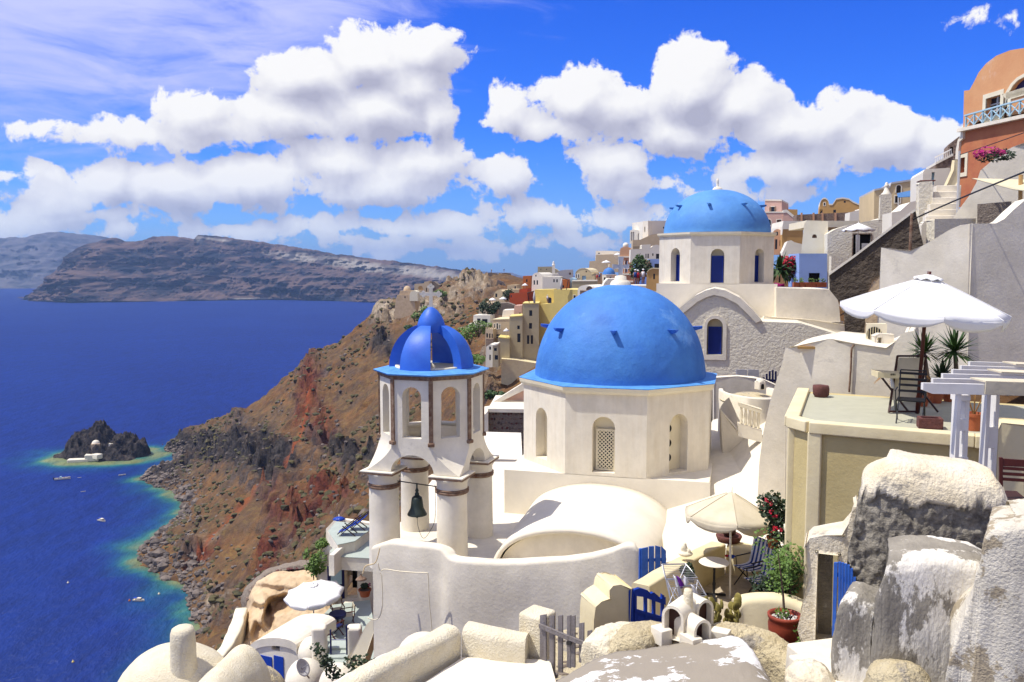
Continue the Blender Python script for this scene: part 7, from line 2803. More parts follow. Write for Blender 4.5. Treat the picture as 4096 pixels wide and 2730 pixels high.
t, pq = house('balcony_house', 'tan arcaded balcony wing in front of the two-storey house', [(1940, 1420), (1942, 1318), (1972, 1318), (1973, 1420)], 194, 16, 5, 'paint_beige', [(1945, 1334, 1952, 1352), (1956, 1335, 1962, 1354), (1966, 1336, 1971, 1354)])
for k in range(5):
    x = 1943 + k * 7
    o, _ = traced('balustrade_post', [(x, 1318), (x, 1309), (x + 3, 1309), (x + 3, 1318)], pq, 0, .3, 'paint_beige', t)
house('rubble_base', 'dark rubble base under the arcaded wing', [(1943, 1440), (1944, 1356), (1972, 1356), (1974, 1440)], 193, 16, 5, 'stone_wall', cat='wall')
house('white_house', 'small white house with dark door low on the slope', [(1942, 1470), (1945, 1388), (1960, 1378), (1975, 1380), (1976, 1470)], 180, 10, 5, W2, [(1956, 1387, 1964, 1400), (1957, 1420, 1963, 1442)])
house('tan_house', 'narrow tan house with two windows beside the small white one', [(1970, 1470), (1971, 1386), (1993, 1380), (1994, 1470)], 178, 5, 4, 'paint_tan', [(1976, 1393, 1987, 1405), (1979, 1422, 1992, 1440)], ('white_far', .3))
house('beige_fort', 'beige flat-topped block with slit windows on the skyline', [(2150, 1110), (2151, 1068), (2205, 1067), (2225, 1078), (2240, 1088), (2241, 1110)], 270, 5, 8, 'paint_tan', [(2162, 1076, 2165, 1081), (2185, 1076, 2188, 1081)])
t = thing('white_turret', 'slim white turret with a pointed cap on the skyline', 'turret', P(2214, 1090, 262))
o, _ = traced('shaft', [(2208, 1095), (2209, 1062), (2219, 1062), (2220, 1095)], 262, 5, .9, W2, t)
c = P(2214, 1062, 262.4)
MB().lathe(c, [(.5, 0), (.45, .3), (.25, .6), (.3, .8), (.2, 1.1), (.001, 1.3)], 10).build('cap', W2, t, smooth=True)
house('white_house', 'grey-white house with a curved roofline and a red shuttered window', [(2225, 1120), (2226, 1092), (2240, 1083), (2262, 1080), (2291, 1079), (2292, 1120)], 255, 5, 8, 'paint_grey', [(2276, 1091, 2284, 1100, 'r', 'brown_trim')])
house('orange_house', 'small orange house beside the parasol frame', [(2246, 1165), (2247, 1119), (2274, 1118), (2275, 1165)], 215, 10, 5, 'paint_orange', [(2250, 1142, 2256, 1152)])
house('aqua_house', 'pale aqua vaulted house', [(2268, 1160)] + vault_top(2270, 2302, 1128, 1112) + [(2303, 1160)], 218, 10, 6, 'paint_aqua')
house('cream_house', 'cream vaulted house with white front below the far orange belfry', [(2299, 1140)] + vault_top(2301, 2366, 1100, 1075) + [(2378, 1096), (2380, 1140)], 225, 20, 8, 'paint_sand', [(2304, 1098, 2308, 1112, 'rf'), (2312, 1098, 2316, 1112, 'rf'), (2342, 1085, 2348, 1090), (2328, 1104, 2344, 1126, 'r', 'paint_aqua')], ('cream', .15))
house('grey_wall', 'grey-brown retaining wall below the cream vaulted house', [(2286, 1175), (2288, 1127), (2390, 1126), (2391, 1175)], 212, 6, 5, 'paint_tan', (), ('white_far', .25), cat='wall')
house('white_vault', 'white vault with a rubble-filled gable behind the big dome', [(2309, 1210)] + vault_top(2311, 2374, 1160, 1141) + [(2375, 1210)], 150, 25, 7, W2, [(2344, 1146, 2371, 1166, 'a', 'stone_wall')])
house('rubble_wall', 'dark rubble wall just left of the big dome top', [(2318, 1240), (2320, 1163), (2372, 1166), (2420, 1172), (2420, 1240)], 140, 5, 4, 'stone_wall', cat='wall')
house('white_wall', 'long plain white wall behind the big dome', [(2380, 1220), (2382, 1150), (2440, 1138), (2500, 1142), (2628, 1143), (2630, 1220)], 90, 4, 5, W2, cat='wall')
house('white_mound', 'white sloped chapel roof behind the dome finial', [(2405, 1160), (2420, 1128), (2432, 1116), (2470, 1116), (2490, 1130), (2500, 1160)], 86, 4, 4, W2, cat='roof')
# far church: small blue dome and terracotta belfry
fcx = P(2436, 1099, 235)
fc_ = thing('small_church', 'small far white church with a blue dome beside the terracotta belfry', 'church', P(2436, 1140, 235))
r = 25 * 235 / FPX
MB().lathe((fcx.x, fcx.y, fcx.z), [(r * math.cos(k / 12 * math.pi / 2) + 1e-3, r * 1.1 * math.sin(k / 12 * math.pi / 2)) for k in range(13)], 32).build('dome', 'dome_blue', fc_, smooth=True)
MB().lathe((fcx.x, fcx.y, fcx.z), [(r * 1.25, -2.6), (r * 1.25, -.1), (r * 1.3, 0), (r * .9, .05)], 8, .3).build('drum', W2, fc_)
for k in range(4):
    pq = Plane(Vector((fcx.x, fcx.y, 0)) + Vector((-math.sin(k * .785 - .9), -math.cos(k * .785 - .9), 0)) * r * 1.17, math.degrees(k * .785 - .9))
    MB().prism(pq, arch(-.35, fcx.z - 2.2, .35, fcx.z - .7), -.06, .1).build('window', 'dark_glass', fc_)
MB().lathe((fcx.x, fcx.y, fcx.z + r * 1.08), [(.15, 0), (.3, .15), (.1, .4), (.1, .9), (.001, .95)], 8).build('finial', W2, fc_, smooth=True)
bt = thing('terracotta_belfry', 'terracotta bell tower with white cornices and barrel top behind the domes', 'bell tower', P(2505, 1145, 230))
pq = Plane(P(2505, 1145, 230), 15)


def belf(x0, y0, x1, y1, mat, nm, d0=0, dd=3.6, holes=()):
    o, _ = traced(nm, [(x0, y1), (x0, y0), (x1, y0), (x1, y1)], pq, 0, dd, mat, bt, holes=holes, d0=d0)


belf(2478, 1100, 2532, 1160, 'paint_terracotta', 'lower_stage')
belf(2476, 1094, 2534, 1101, 'white_far', 'cornice', -.25, 4.1)
belf(2480, 1124, 2532, 1130, 'white_far', 'string_course', -.12, 3.85)
belf(2480, 1030, 2527, 1094, 'paint_terracotta', 'upper_stage', .12, 3.3, [(2484, 1042, 2492, 1090, 'a'), (2501, 1042, 2509, 1090, 'a')])
belf(2477, 1026, 2527, 1031, 'white_far', 'cornice', -.1, 3.8)
o, _ = traced('barrel_top', [(2479, 1026), (2480, 1000)] + [(2502 - 22 * math.cos(math.pi * k / 8), 1000 - 12 * math.sin(math.pi * k / 8)) for k in range(9)] + [(2525, 1026)], pq, 0, 3.4, 'paint_peach', bt, d0=.1)
belf(2497, 1044, 2500, 1092, 'white_far', 'column', -.1, .4)
MB().ball(P(2503, 983, 231), .8, .8, .8, 14, 8).build('ball', W2, bt, smooth=True)
house('white_house', 'white flat-roofed house left of the terracotta belfry', [(2380, 1060), (2383, 1004), (2440, 1004), (2480, 1006), (2482, 1060)], 255, 18, 9, W2, [(2392, 1012, 2400, 1016), (2386, 1025, 2389, 1044)])
house('beige_house', 'beige terraced house below the flat-roofed white one', [(2355, 1090), (2358, 1046), (2382, 1044), (2384, 1020), (2450, 1018), (2480, 1060), (2482, 1090)], 250, 18, 7, 'paint_beige')
house('white_house', 'tall blank white house on the skyline left of the upper dome', [(2592, 960), (2592, 884), (2680, 884), (2700, 884), (2700, 960)], 165, -14, 8, W2, [(2652, 908, 2658, 915)])
house('white_house', 'narrow sunlit end of the tall blank white house', [(2570, 960), (2571, 886), (2592, 884), (2592, 960)], 164.9, 40, 6, W2, [(2577, 908, 2581, 928)])
house('white_arcade', 'white arcaded terrace house on the skyline', [(2519, 975), (2520, 922), (2535, 919), (2572, 924), (2573, 975)], 170, 25, 6, W2, [(2523, 928, 2529, 966, 'a', 'paint_grey'), (2531, 928, 2537, 966, 'a', 'paint_grey'), (2551, 932, 2566, 966, 'a', 'paint_grey')])
house('ochre_house', 'ochre-brown house block under the arcaded terrace', [(2530, 1000), (2531, 961), (2560, 960), (2610, 938), (2640, 936), (2641, 1000)], 158, 6, 7, 'paint_beige')
house('white_house', 'white house with vault and dark openings left of the upper church', [(2521, 1050), (2523, 998), (2566, 996), (2567, 980), (2602, 978)] + vault_top(2603, 2650, 1000, 980) + [(2652, 1050)], 140, 6, 7, W2, [(2624, 1016, 2640, 1036), (2582, 1016, 2586, 1034), (2590, 1016, 2595, 1034), (2609, 1014, 2614, 1024, 'a', 'leaf_dark')])
t = thing('roof_railing', 'dark iron railing on the white terrace left of the upper church', 'railing', P(2550, 995, 138))
pq = Plane(P(2550, 995, 138), 6)
for k in range(8):
    o, _ = traced('baluster', [(2534 + k * 4, 998), (2534 + k * 4, 988), (2535.2 + k * 4, 988), (2535.2 + k * 4, 998)], pq, 0, .05, 'black_metal', t)
o, _ = traced('hand_rail', [(2533, 989), (2533, 987.6), (2566, 987.6), (2566, 989)], pq, 0, .06, 'black_metal', t, d0=-.01)
house('blue_house', 'violet-blue wall with dark window beside the upper church', [(2596, 1085), (2598, 1037), (2650, 1037), (2650, 1085)], 120, 6, 5, 'paint_lightblue', [(2618, 1056, 2640, 1075)])
house('pink_wall', 'pink wall edge beside the hanging greenery', [(2585, 1090), (2586, 1042), (2600, 1040), (2601, 1090)], 119, 6, 5, 'paint_peach', cat='wall')
house('ochre_house', 'small ochre house with a slit window left of the upper church', [(2584, 1165), (2587, 1092), (2598, 1080), (2612, 1076), (2650, 1078), (2650, 1165)], 75, 10, 5, 'paint_ochre', [(2613, 1096, 2620, 1118)], ('cream', .08))
bush('hanging_greenery', 'dark green bush hanging down the wall left of the upper church', P(2560, 1125, 110), 1.3, 3.4, 900, .3, 'leaf', 71)
bush('hanging_greenery', 'dark bush below the pink wall left of the upper church', P(2578, 1118, 105), .9, 2.2, 500, .25, 'leaf_dark', 72)
bush('tree', 'dark tree in front of the brick-red house', P(2028, 1205, 226), 1.9, 3.4, 600, .4, 'leaf_dark', 73, 'tree')
bush('fig_tree', 'spreading dark tree beside the beige house on the slope', P(1950, 1262, 208), 2.3, 3.8, 700, .45, 'leaf_dark', 74, 'tree')
bush('fig_tree', 'second dark tree right of the beige house', P(1985, 1256, 209), 1.6, 3.2, 500, .4, 'leaf_dark', 75, 'tree')
for i, (x, y, Y, r_, h_, lab) in enumerate(((1880, 1380, 200, 4.2, 4.5, 'broad green scrub patch below the white pavilion'), (1915, 1350, 202, 3.5, 4.0, 'green scrub patch higher on the village slope'), (1900, 1470, 185, 3.0, 3.0, 'green scrub beside the small white house'), (1960, 1600, 150, 2.2, 2.2, 'dark scrub below the cream cliff base'), (2005, 1640, 130, 2.0, 2.0, 'dark scrub beside the pink-edged roof'), (1760, 1190, 425, 4.5, 4.5, 'green bush in front of the orange ruin'), (1660, 1290, 400, 5.0, 4.0, 'olive bush below the old chapel'), (1700, 1275, 400, 5.5, 5.5, 'large olive bush right of the old chapel'), (1640, 1330, 395, 3.6, 3.2, 'small olive bush on the cliff below the chapel'), (1720, 1330, 390, 4.2, 3.5, 'brownish bush under the large olive one'))):
    bush('bush', lab, P(x, y, Y), r_, h_, 420, .5 if Y < 300 else .8, 'leaf_light' if i in (0, 1, 2, 5, 6, 7) else 'leaf', 80 + i)
uw('white parasol left of two above the beige house', 1969, 1192, 36, 222)
uw('white parasol right of two beside the dark tree', 2012, 1188, 34, 222)
uw('small white parasol above the brick-red house', 2100, 1134, 26, 240)
uw('white parasol on the balcony house terrace', 2025, 1314, 26, 188)
uw('large white parasol on the terrace left of the terracotta belfry', 2425, 1042, 42, 225)
uw('white parasol higher up beside the terracotta belfry', 2470, 1012, 30, 240)
t = thing('closed_parasol', 'closed grey cantilever parasol on the yellow terrace', 'umbrella', P(2140, 1218, 185))
MB().tube([P(2117, 1212, 185), P(2110, 1172, 185), P(2137, 1165, 185)], .1, 6).build('arm', 'black_metal', t)
MB().tube([P(2137, 1166, 185), P(2137, 1190, 185), P(2138, 1214, 185)], [.1, .3, .2], 8).build('canvas', 'paint_grey', t, smooth=True)
t = thing('closed_parasol', 'closed grey cantilever parasol beside the small orange house', 'umbrella', P(2250, 1160, 190))
MB().tube([P(2266, 1160, 190), P(2273, 1120, 190), P(2247, 1112, 190)], .1, 6).build('arm', 'black_metal', t)
MB().tube([P(2247, 1113, 190), P(2245, 1140, 190), P(2245, 1160, 190)], [.1, .3, .2], 8).build('canvas', 'paint_grey', t, smooth=True)

# castle ruin, old chapel, ruined mansion on the headland crest
house('castle_ruin', 'dark stone castle ruin on top of the headland', [(1990, 1140), (1992, 1100), (2000, 1095), (2020, 1092), (2042, 1094), (2045, 1100), (2046, 1140)], 452, 0, 12, 'rubble', cat='ruin')
house('castle_ruin', 'broken low castle wall left of the main ruin', [(1930, 1125), (1932, 1098), (1960, 1092), (1990, 1094), (1992, 1125)], 456, 0, 8, 'rubble', cat='ruin')
house('ruined_wall', 'tall stone ruin wall with a slit on the ridge slope', [(1978, 1170), (1990, 1120), (2012, 1128), (2030, 1150), (2030, 1170)], 420, 0, 4, 'rubble', [(2002, 1132, 2006, 1143)], cat='ruin')
oc = thing('old_chapel', 'weathered pale chapel with a small dome on the headland cliff', 'chapel', P(1625, 1260, 425))
pq = Plane(P(1625, 1200, 425), 10)
for pts, nm in (([(1575, 1275), (1583, 1198), (1590, 1180), (1655, 1178), (1660, 1215), (1668, 1275)], 'lower_wall'), ([(1593, 1200), (1598, 1164), (1642, 1163), (1645, 1200)], 'upper_wall')):
    o, _ = traced(nm, pts, pq, 0, 9 if nm == 'lower_wall' else 6, 'cream_pale' if 0 else 'tuff', oc, d0=0 if nm == 'lower_wall' else .5)
c = P(1629, 1160, 429)
rr = 15 * 425 / FPX
MB().lathe(c, [(rr, -.8), (rr, 0), (rr * .95, .5), (rr * .75, 1.3), (rr * .4, 1.8), (.001, 2.0)], 20).build('dome', 'tuff', oc, smooth=True)
o, _ = traced('side_vault', [(1640, 1205)] + vault_top(1640, 1672, 1180, 1163) + [(1672, 1205)], pq, 0, 5, 'cream_pale', oc, d0=-.6)
MB().prism(pq, rect(*rect_px(pq, 1618, 1186, 1622, 1193)), -.05, .1).build('window', 'dark_void', oc)
house('ruined_mansion', 'roofless orange mansion ruin with a blind arch on the crest', [(1656, 1175), (1658, 1137), (1696, 1134), (1697, 1128), (1718, 1124), (1720, 1175)], 448, 8, 6, 'paint_beige', [(1672, 1145, 1692, 1162, 'a', 'paint_ochre'), (1704, 1152, 1708, 1168)], cat='ruin')
house('ruined_mansion', 'brown rubble annex of the orange mansion ruin', [(1718, 1175), (1720, 1130), (1735, 1126), (1750, 1138), (1758, 1140), (1758, 1175)], 452, 8, 5, 'rubble', [(1722, 1157, 1725, 1167, 'r'), (1728, 1157, 1731, 1167, 'r')], cat='ruin')
# people, tiny on the ridge path and in the lane
for i, (x, y, Y, mt, lab) in enumerate(((1905, 1098, 452, 'stripe_blue', 'tiny walker in dark blue on the castle path'), (1918, 1096, 452, 'cloth_white', 'tiny walker in white on the castle path'), (1966, 1090, 455, 'brown_trim', 'tiny figure in brown on top of the castle wall'), (2016, 1088, 452, 'stripe_blue', 'tiny figure in dark clothes standing highest on the castle'), (2388, 1124, 215, 'flower_red', 'walker in red in the lane left of the blue dome'), (2398, 1122, 215, 'stripe_blue', 'walker in dark blue in the lane behind the one in red'), (2541, 1138, 100, 'stripe_blue', 'walker in blue shirt and white hat below the hanging greenery'), (2551, 1140, 100, 'flower_red', 'walker in red shirt and white hat below the hanging greenery'), (2572, 1136, 100, 'cloth_white', 'walker in white shirt beside the ochre house'), (2190, 1212, 190, 'cloth_white', 'person in white standing at the blue arched door'))):
    f = P(x, y, Y)
    h = 1.7
    t = thing('person', lab, 'person', f)
    b_ = MB()
    b_.tube([f + Vector((-.1, 0, 0)), f + Vector((-.09, 0, .45)), f + Vector((-.05, 0, .85)), f + Vector((0, 0, 1.1)), f + Vector((0, 0, 1.38)), f + Vector((0, 0, 1.46)), f + Vector((0, 0, 1.52)), f + Vector((0, 0, 1.62)), f + Vector((0, 0, 1.72))], [.07, .08, .13, .16, .19, .07, .08, .11, .04], 8)
    b_.tube([f + Vector((.12, .1, 0)), f + Vector((.1, .04, .45)), f + Vector((.05, 0, .85))], [.07, .08, .12], 8)
    for sg in (-1, 1):
        b_.tube([f + Vector((sg * .17, 0, 1.38)), f + Vector((sg * .25, .02, 1.1)), f + Vector((sg * .24, -.06, .82))], [.06, .05, .04], 6)
    b_.build('body', 'skin', t, smooth=True)
    MB().tube([f + Vector((0, 0, .8)), f + Vector((0, 0, 1.1)), f + Vector((0, 0, 1.42))], [.19, .18, .21], 8).build('shirt', mt, t, smooth=True)
    MB().lathe(f + Vector((0, 0, 1.66)), [(.17, 0), (.12, .02), (.11, .08), (.001, .1)], 8).build('hat', 'cloth_white', t, smooth=True)

# ------------------------------------------------------------------ lower left houses below the tower
LT = -15.6        # lower terrace floor
UT = -13.1        # upper terrace floor
lh = thing('lower_house', 'white cliff house with an open navy door and a sun terrace on its roof', 'house', P(1400, 2400, 40))
plA = Plane(P(1400, 2330, 40), 6)
dq = (1379, 2254, 1430, 2394)
o, _ = traced('front_wall', list(reversed([(1336, 2520), (1338, 2232), (1336, 2212), (1440, 2218), (1442, 2232), (1500, 2238), (1500, 2520)])), plA, 0, .4, 'white', lh, holes=[dq], bevel=.03)
q = rect_px(plA, *dq)
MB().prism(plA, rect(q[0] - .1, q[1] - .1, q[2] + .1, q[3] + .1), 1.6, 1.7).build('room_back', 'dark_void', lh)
dl_ = thing('navy_door', 'open navy door leaf with a curtained glass pane', 'door', P(1350, 2410, 39.4))
pd = Plane(plA.pt(q[0], 0, -.04), -35)
o_ = MB().prism(pd, rect(-.85, q[1], -.0, q[3]), 0, .06).build('leaf', 'navy', dl_)
MB().prism(pd, rect(-.7, q[1] + .75, -.15, q[3] - .12), -.02, .0).build('pane', 'paint_aqua', o_)
o, _ = traced('side_block', list(reversed([(1262, 2340), (1264, 2260), (1270, 2215), (1310, 2200), (1338, 2212), (1338, 2340), (1338, 2420), (1262, 2420)])), plA, 0, 3, 'white', lh, d0=.3, bevel=.2)
# upper terrace
ut = slab([PZ(x, y, UT) for x, y in ((1336, 2226), (1318, 2205), (1400, 2130), (1500, 2130), (1530, 2180), (1500, 2235))], .03)
ut.build('sun_deck', 'greengrey_floor', lh)
slab([PZ(x, y, UT - .034) for x, y in ((1338, 2228), (1318, 2207), (1400, 2130), (1500, 2130), (1530, 2180), (1500, 2237))], .6).build('deck_base', 'white', lh)
w = ribbon([PZ(1336, 2222, UT + .35), PZ(1400, 2165, UT + .35), PZ(1470, 2108, UT + .35)], .25, UT - .6, 5, .05)
w.build('parapet', 'white', lh, auto=60)
o, _ = traced('upper_block', list(reversed([(1308, 2300), (1306, 2118), (1344, 2078), (1500, 2100), (1500, 2300)])), 41.5, 30, .3, 'white', lh, bevel=.04)
w = ribbon([P(1336, 2206, 40), P(1400, 2212, 39.9), P(1440, 2216, 39.8)], .25, UT - .6, 4, .05)
w.build('parapet', 'white', lh, auto=60)
ud = slab([PZ(x, y, UT + .5) for x, y in ((1312, 2124), (1345, 2086), (1500, 2105), (1420, 2165), (1350, 2180))], .03)
ud.build('sun_deck', 'greengrey_floor', lh)
slab([PZ(x, y, UT + .465) for x, y in ((1310, 2126), (1345, 2086), (1500, 2105), (1420, 2167), (1350, 2182))], .5).build('deck_base', 'white', lh)
for i, (x, y, lab) in enumerate(((1400, 2140, 'blue canvas deck chair, nearer one on the sun deck'), (1440, 2118, 'blue canvas deck chair, farther one on the sun deck'))):
    b0 = PZ(x, y, UT + .5)
    t = thing('deck_chair', lab, 'deck chair', b0, 'deck chairs on the sun deck')
    for dx in (-.25, .25):
        MB().bar(b0 + Vector((-.55, dx, .1)), b0 + Vector((.55, dx, .95)), .04).build('rail', 'wood_dark', t)
        MB().bar(b0 + Vector((.3, dx, .02)), b0 + Vector((-.3, dx, .5)), .04).build('leg', 'wood_dark', t)
        MB().bar(b0 + Vector((-.45, dx, .02)), b0 + Vector((.25, dx, .62)), .03).build('leg', 'wood_dark', t)
    mb = MB()
    mb.grid(lambda u, v: b0 + Vector((-.5 + 1.0 * v, -.23 + .46 * u, .16 + .72 * v - .14 * math.sin(math.pi * v))), 4, 8)
    mb.build('canvas', 'paint_blue', t, smooth=True).modifiers.new('s', 'SOLIDIFY').thickness = .015
umbrella('blue_umbrella', 'small blue parasol at the corner of the sun deck', P(1356, 2066, 42.5), .33, .12, P(1356, 2110, 42.5).z, 'paint_blue', 'white_metal', 8, val=.04, light=True)
c = P(1380, 2205, 39.5)
flowerpot('clay_jar', 'round clay jar on the sun deck parapet', c, .16, .28, 'paint_ochre', 'dark_void')
bush('bush', 'green flowering bush beside the sun deck', P(1285, 2215, 41), .5, .8, 500, .1, 'leaf_light', 91)
bush('bush', 'trailing green bush left of the lower house', P(1255, 2320, 40), .55, 1.6, 700, .12, 'leaf_light', 92)
# vaulted house with blue doors
vh = thing('vaulted_house', 'white barrel-vaulted house with blue doors at the lower left', 'house', P(1095, 2740, 32))
plV = Plane(P(1095, 2700, 32), 24)
arcv = vault_top(1004, 1190, 2588, 2552, 12)
uvp = [plV.uv(*p) for p in arcv]
d1, d2, wv = (1032, 2624, 1090, 2760), (1098, 2626, 1136, 2760), (1087, 2577, 1119, 2603)
hl = [rect(*rect_px(plV, *h)) for h in (wv,)]
MB().prism(plV, [(uvp[0][0], -18.5), (uvp[-1][0], -18.5)] + list(reversed(uvp)), 0, .4, hl).build('front_wall', 'white', vh)
for h in (d1, d2):
    MB().prism(plV, rect(*rect_px(plV, *h)), -.03, .06).build('door', 'paint_blue', vh)
q = rect_px(plV, *wv)
MB().prism(plV, rect(q[0] - .02, q[1] - .02, q[2] + .02, q[3] + .02), .25, .32).build('window', 'navy', vh)
rb = MB()
for a, b_ in zip(uvp[:-1], uvp[1:]):
    rb.prism(plV, [(a[0], a[1] - .3), (b_[0], b_[1] - .3), (b_[0], b_[1] + .02), (a[0], a[1] + .02)], -.06, 2.5)
rb.build('vault_roof', 'white', vh, weld=True)
# terrace with white parasol
tr = slab([PZ(x, y, LT) for x, y in ((1160, 2700), (1200, 2560), (1330, 2420), (1480, 2400), (1530, 2720))], .8)
o = tr.build('lower_terrace', 'greengrey_floor', None)
struct(o)


def lz(px, py, dz=0.0):
    return PZ(px, py, LT) + Vector((0, 0, dz))


w = ribbon([q - Vector((0, 0, .35)) for q in (P(1150, 2580, 33.4), P(1185, 2535, 34.2), P(1235, 2485, 35.2), P(1300, 2435, 36.8))], .3, LT - 1, 6, .1)
w.wobble(.03, 1)
o = w.build('terrace_wall', 'white', None, auto=60)
tag(o, 'white parapet between the vault roof and the lower terrace', 'wall')
umbrella('patio_umbrella', 'large white parasol over the lower terrace, seen from above', P(1252, 2338, 36), 1.3, .42, LT, 'canvas_white', 'white_metal', 10, tilt=(6, -4), vent=True, val=.2, pole_r=.03, sag=.02)


def director(label, c, rz, cloth):
    t = thing('director_chair', label, 'chair', c, 'director chairs on the lower terrace')
    R = Matrix.Rotation(rz, 3, 'Z')

    def q(x, y, z):
        return Vector(c) + R @ Vector((x, y, z))
    for sx_ in (-.26, .26):
        MB().bar(q(sx_, -.25, 0), q(-sx_, -.25, .48), .035).build('leg', 'wood_red', t)
        MB().bar(q(sx_, .25, 0), q(-sx_, .25, .48), .035).build('leg', 'wood_red', t)
        MB().bar(q(sx_, -.28, .66), q(sx_, .28, .66), .05, .025).build('armrest', 'wood_red', t)
        MB().bar(q(sx_, .25, .46), q(sx_, .3, .95), .035).build('back_post', 'wood_red', t)
        MB().bar(q(sx_, -.25, .46), q(sx_, -.25, .66), .035).build('arm_post', 'wood_red', t)
    MB().box(q(0, 0, .47), .5, .5, .02, rz).build('seat', cloth, t)
    MB().box(q(0, .28, .82), .52, .02, .2, rz).build('back_cloth', cloth, t)


director('dark wooden director chair with cream back nearest the open door', lz(1350, 2480), .4, 'canvas_cream')
director('dark wooden director chair with cream seat on the right of the table', lz(1390, 2500), -1.2, 'canvas_cream')
director('wooden director chair with blue cloth in front', lz(1340, 2545), 2.6, 'navy')
c = lz(1352, 2515)
t = thing('round_table', 'small round table with a blue cloth between the director chairs', 'table', c)
MB().lathe(c, [(.001, .7), (.36, .7), (.37, .68), (.36, .55)], 20).build('table_top', 'navy', t)
MB().tube([c, c + Vector((0, 0, .7))], .04, 8).build('leg', 'wood_dark', t)
stp = thing('terrace_steps', 'white steps from the lower terrace up to the navy door', 'steps', lz(1410, 2450))
for k in range(4):
    p = P(1412 + k * 2, 2470 - k * 18, 38.0 + .35 * k)
    MB().box((p.x, p.y, p.z - .3), 1.1, .5, .6, -.1).build('step', 'white', stp, bevel=.03)
c = P(1460, 2385, 38)
pt_ = flowerpot('flower_bowl', 'terracotta bowl with dark plants by the navy door', c, .3, .32)
bush('bowl_plant', 'dark leafy plant filling the terracotta bowl', c + Vector((0, 0, .25)), .32, .4, 300, .09, 'leaf_dark', 95, 'plant', None, False, 'flower_pink', 25, .07)
for (x0, lab) in ((1278, 'white gate pillar left of the small navy gate'), (1418, 'white gate pillar right of the small navy gate')):
    p = P(x0, 2560, 30.5)
    w = MB().box((p.x, p.y, p.z - .3), .55, .5, 1.7, .1)
    o = w.build('gate_pillar', 'white', None, bevel=.12, seg=3)
    tag(o, lab, 'pillar')
g5 = thing('iron_gate', 'thin navy iron gate posts on the lower terrace steps', 'gate', P(1350, 2650, 30))
for x in (1322, 1386):
    A = P(x, 2520 + (x - 1322) * -.3, 30.3)
    MB().bar(A, A - Vector((0, 0, 1.25)), .09, .05).build('gate_post', 'navy', g5)
MB().tube([P(1322, 2560, 30.3), P(1386, 2560, 30.3)], .02, 6).build('bar', 'grey_metal', g5)
st5 = thing('terrace_steps', 'grey-green steps below the small navy gate', 'steps', P(1355, 2640, 29.6))
for k in range(3):
    p = P(1356, 2575 + k * 38, 31 - .6 * k)
    MB().box((p.x, p.y, p.z - .3), .75, .7, .6, 0).build('step', 'greengrey_floor', st5, bevel=.02)
o, _ = traced('stair_ramp', list(reversed([(1385, 2700), (1388, 2640), (1470, 2500), (1490, 2480), (1500, 2520), (1440, 2700)])), 27, 25, .35, 'cream_pale', bevel=.03)
tag(o, 'cream sloping stair parapet left of the curved wall', 'wall')
for (q_, r_, lab) in (((1222, 2730, 29.5), (.72, .8, .85), 'low white dome roof with the satellite dish'), ((1250, 2610, 31.5), (.55, .6, .6), 'rounded white shoulder beside the gate pillar'), ((1360, 2740, 26.5), (.7, .6, .7), 'white mound below the navy gate')):
    mb = MB().ball(P(*q_), *r_, 28, 16)
    o = mb.wobble(.03, 1.3).build('white_mound', 'white', None, smooth=True)
    tag(o, lab, 'roof')
c = P(1205, 2675, 28.6)
sd_ = thing('satellite_dish', 'grey satellite dish on the low white dome', 'satellite dish', c)
R = Matrix.Rotation(math.radians(55), 3, 'Y') @ Matrix.Rotation(.3, 3, 'X')
mb = MB()
mb.grid(lambda u, v: c + R @ Vector((.32 * v * math.cos(2 * math.pi * u), .32 * v * math.sin(2 * math.pi * u), .09 * v * v)), 24, 5, True)
mb.build('dish', 'paint_grey', sd_, smooth=True).modifiers.new('s', 'SOLIDIFY').thickness = .015
MB().tube([c, c + R @ Vector((0, 0, .35))], .02, 6).build('feed_arm', 'grey_metal', sd_)
MB().tube([c, c + Vector((.25, .1, -.4))], .03, 6).build('mast', 'grey_metal', sd_)
# scrubby plant in front of the garden edge
vn = thing('wild_shrub', 'sparse dark-leaved shrub at the bottom left of the curved wall', 'shrub', P(1400, 2730, 14))
rg = random.Random(12)
vm, sm_ = MB(), MB()
for path in ([(1400, 2740), (1330, 2690), (1290, 2630), (1265, 2590)], [(1400, 2740), (1420, 2690), (1400, 2650), (1450, 2640)], [(1400, 2740), (1450, 2690), (1500, 2660)], [(1400, 2740), (1340, 2700), (1300, 2640)]):
    pts = catmull([P(x, y, 14) for x, y in path], 6)
    sm_.tube(pts, .012, 5)
    for p in pts[4:]:
        foliage(vm, p, .12, .12, .1, 9, .06, rg, .7)
vm.build('leaves', 'leaf_dark', vn)
sm_.build('stem', 'bark', vn)
# tuff cave with eroded hollows and rubble coping
tc2 = P(1130, 2440, 41)
cave = MB()


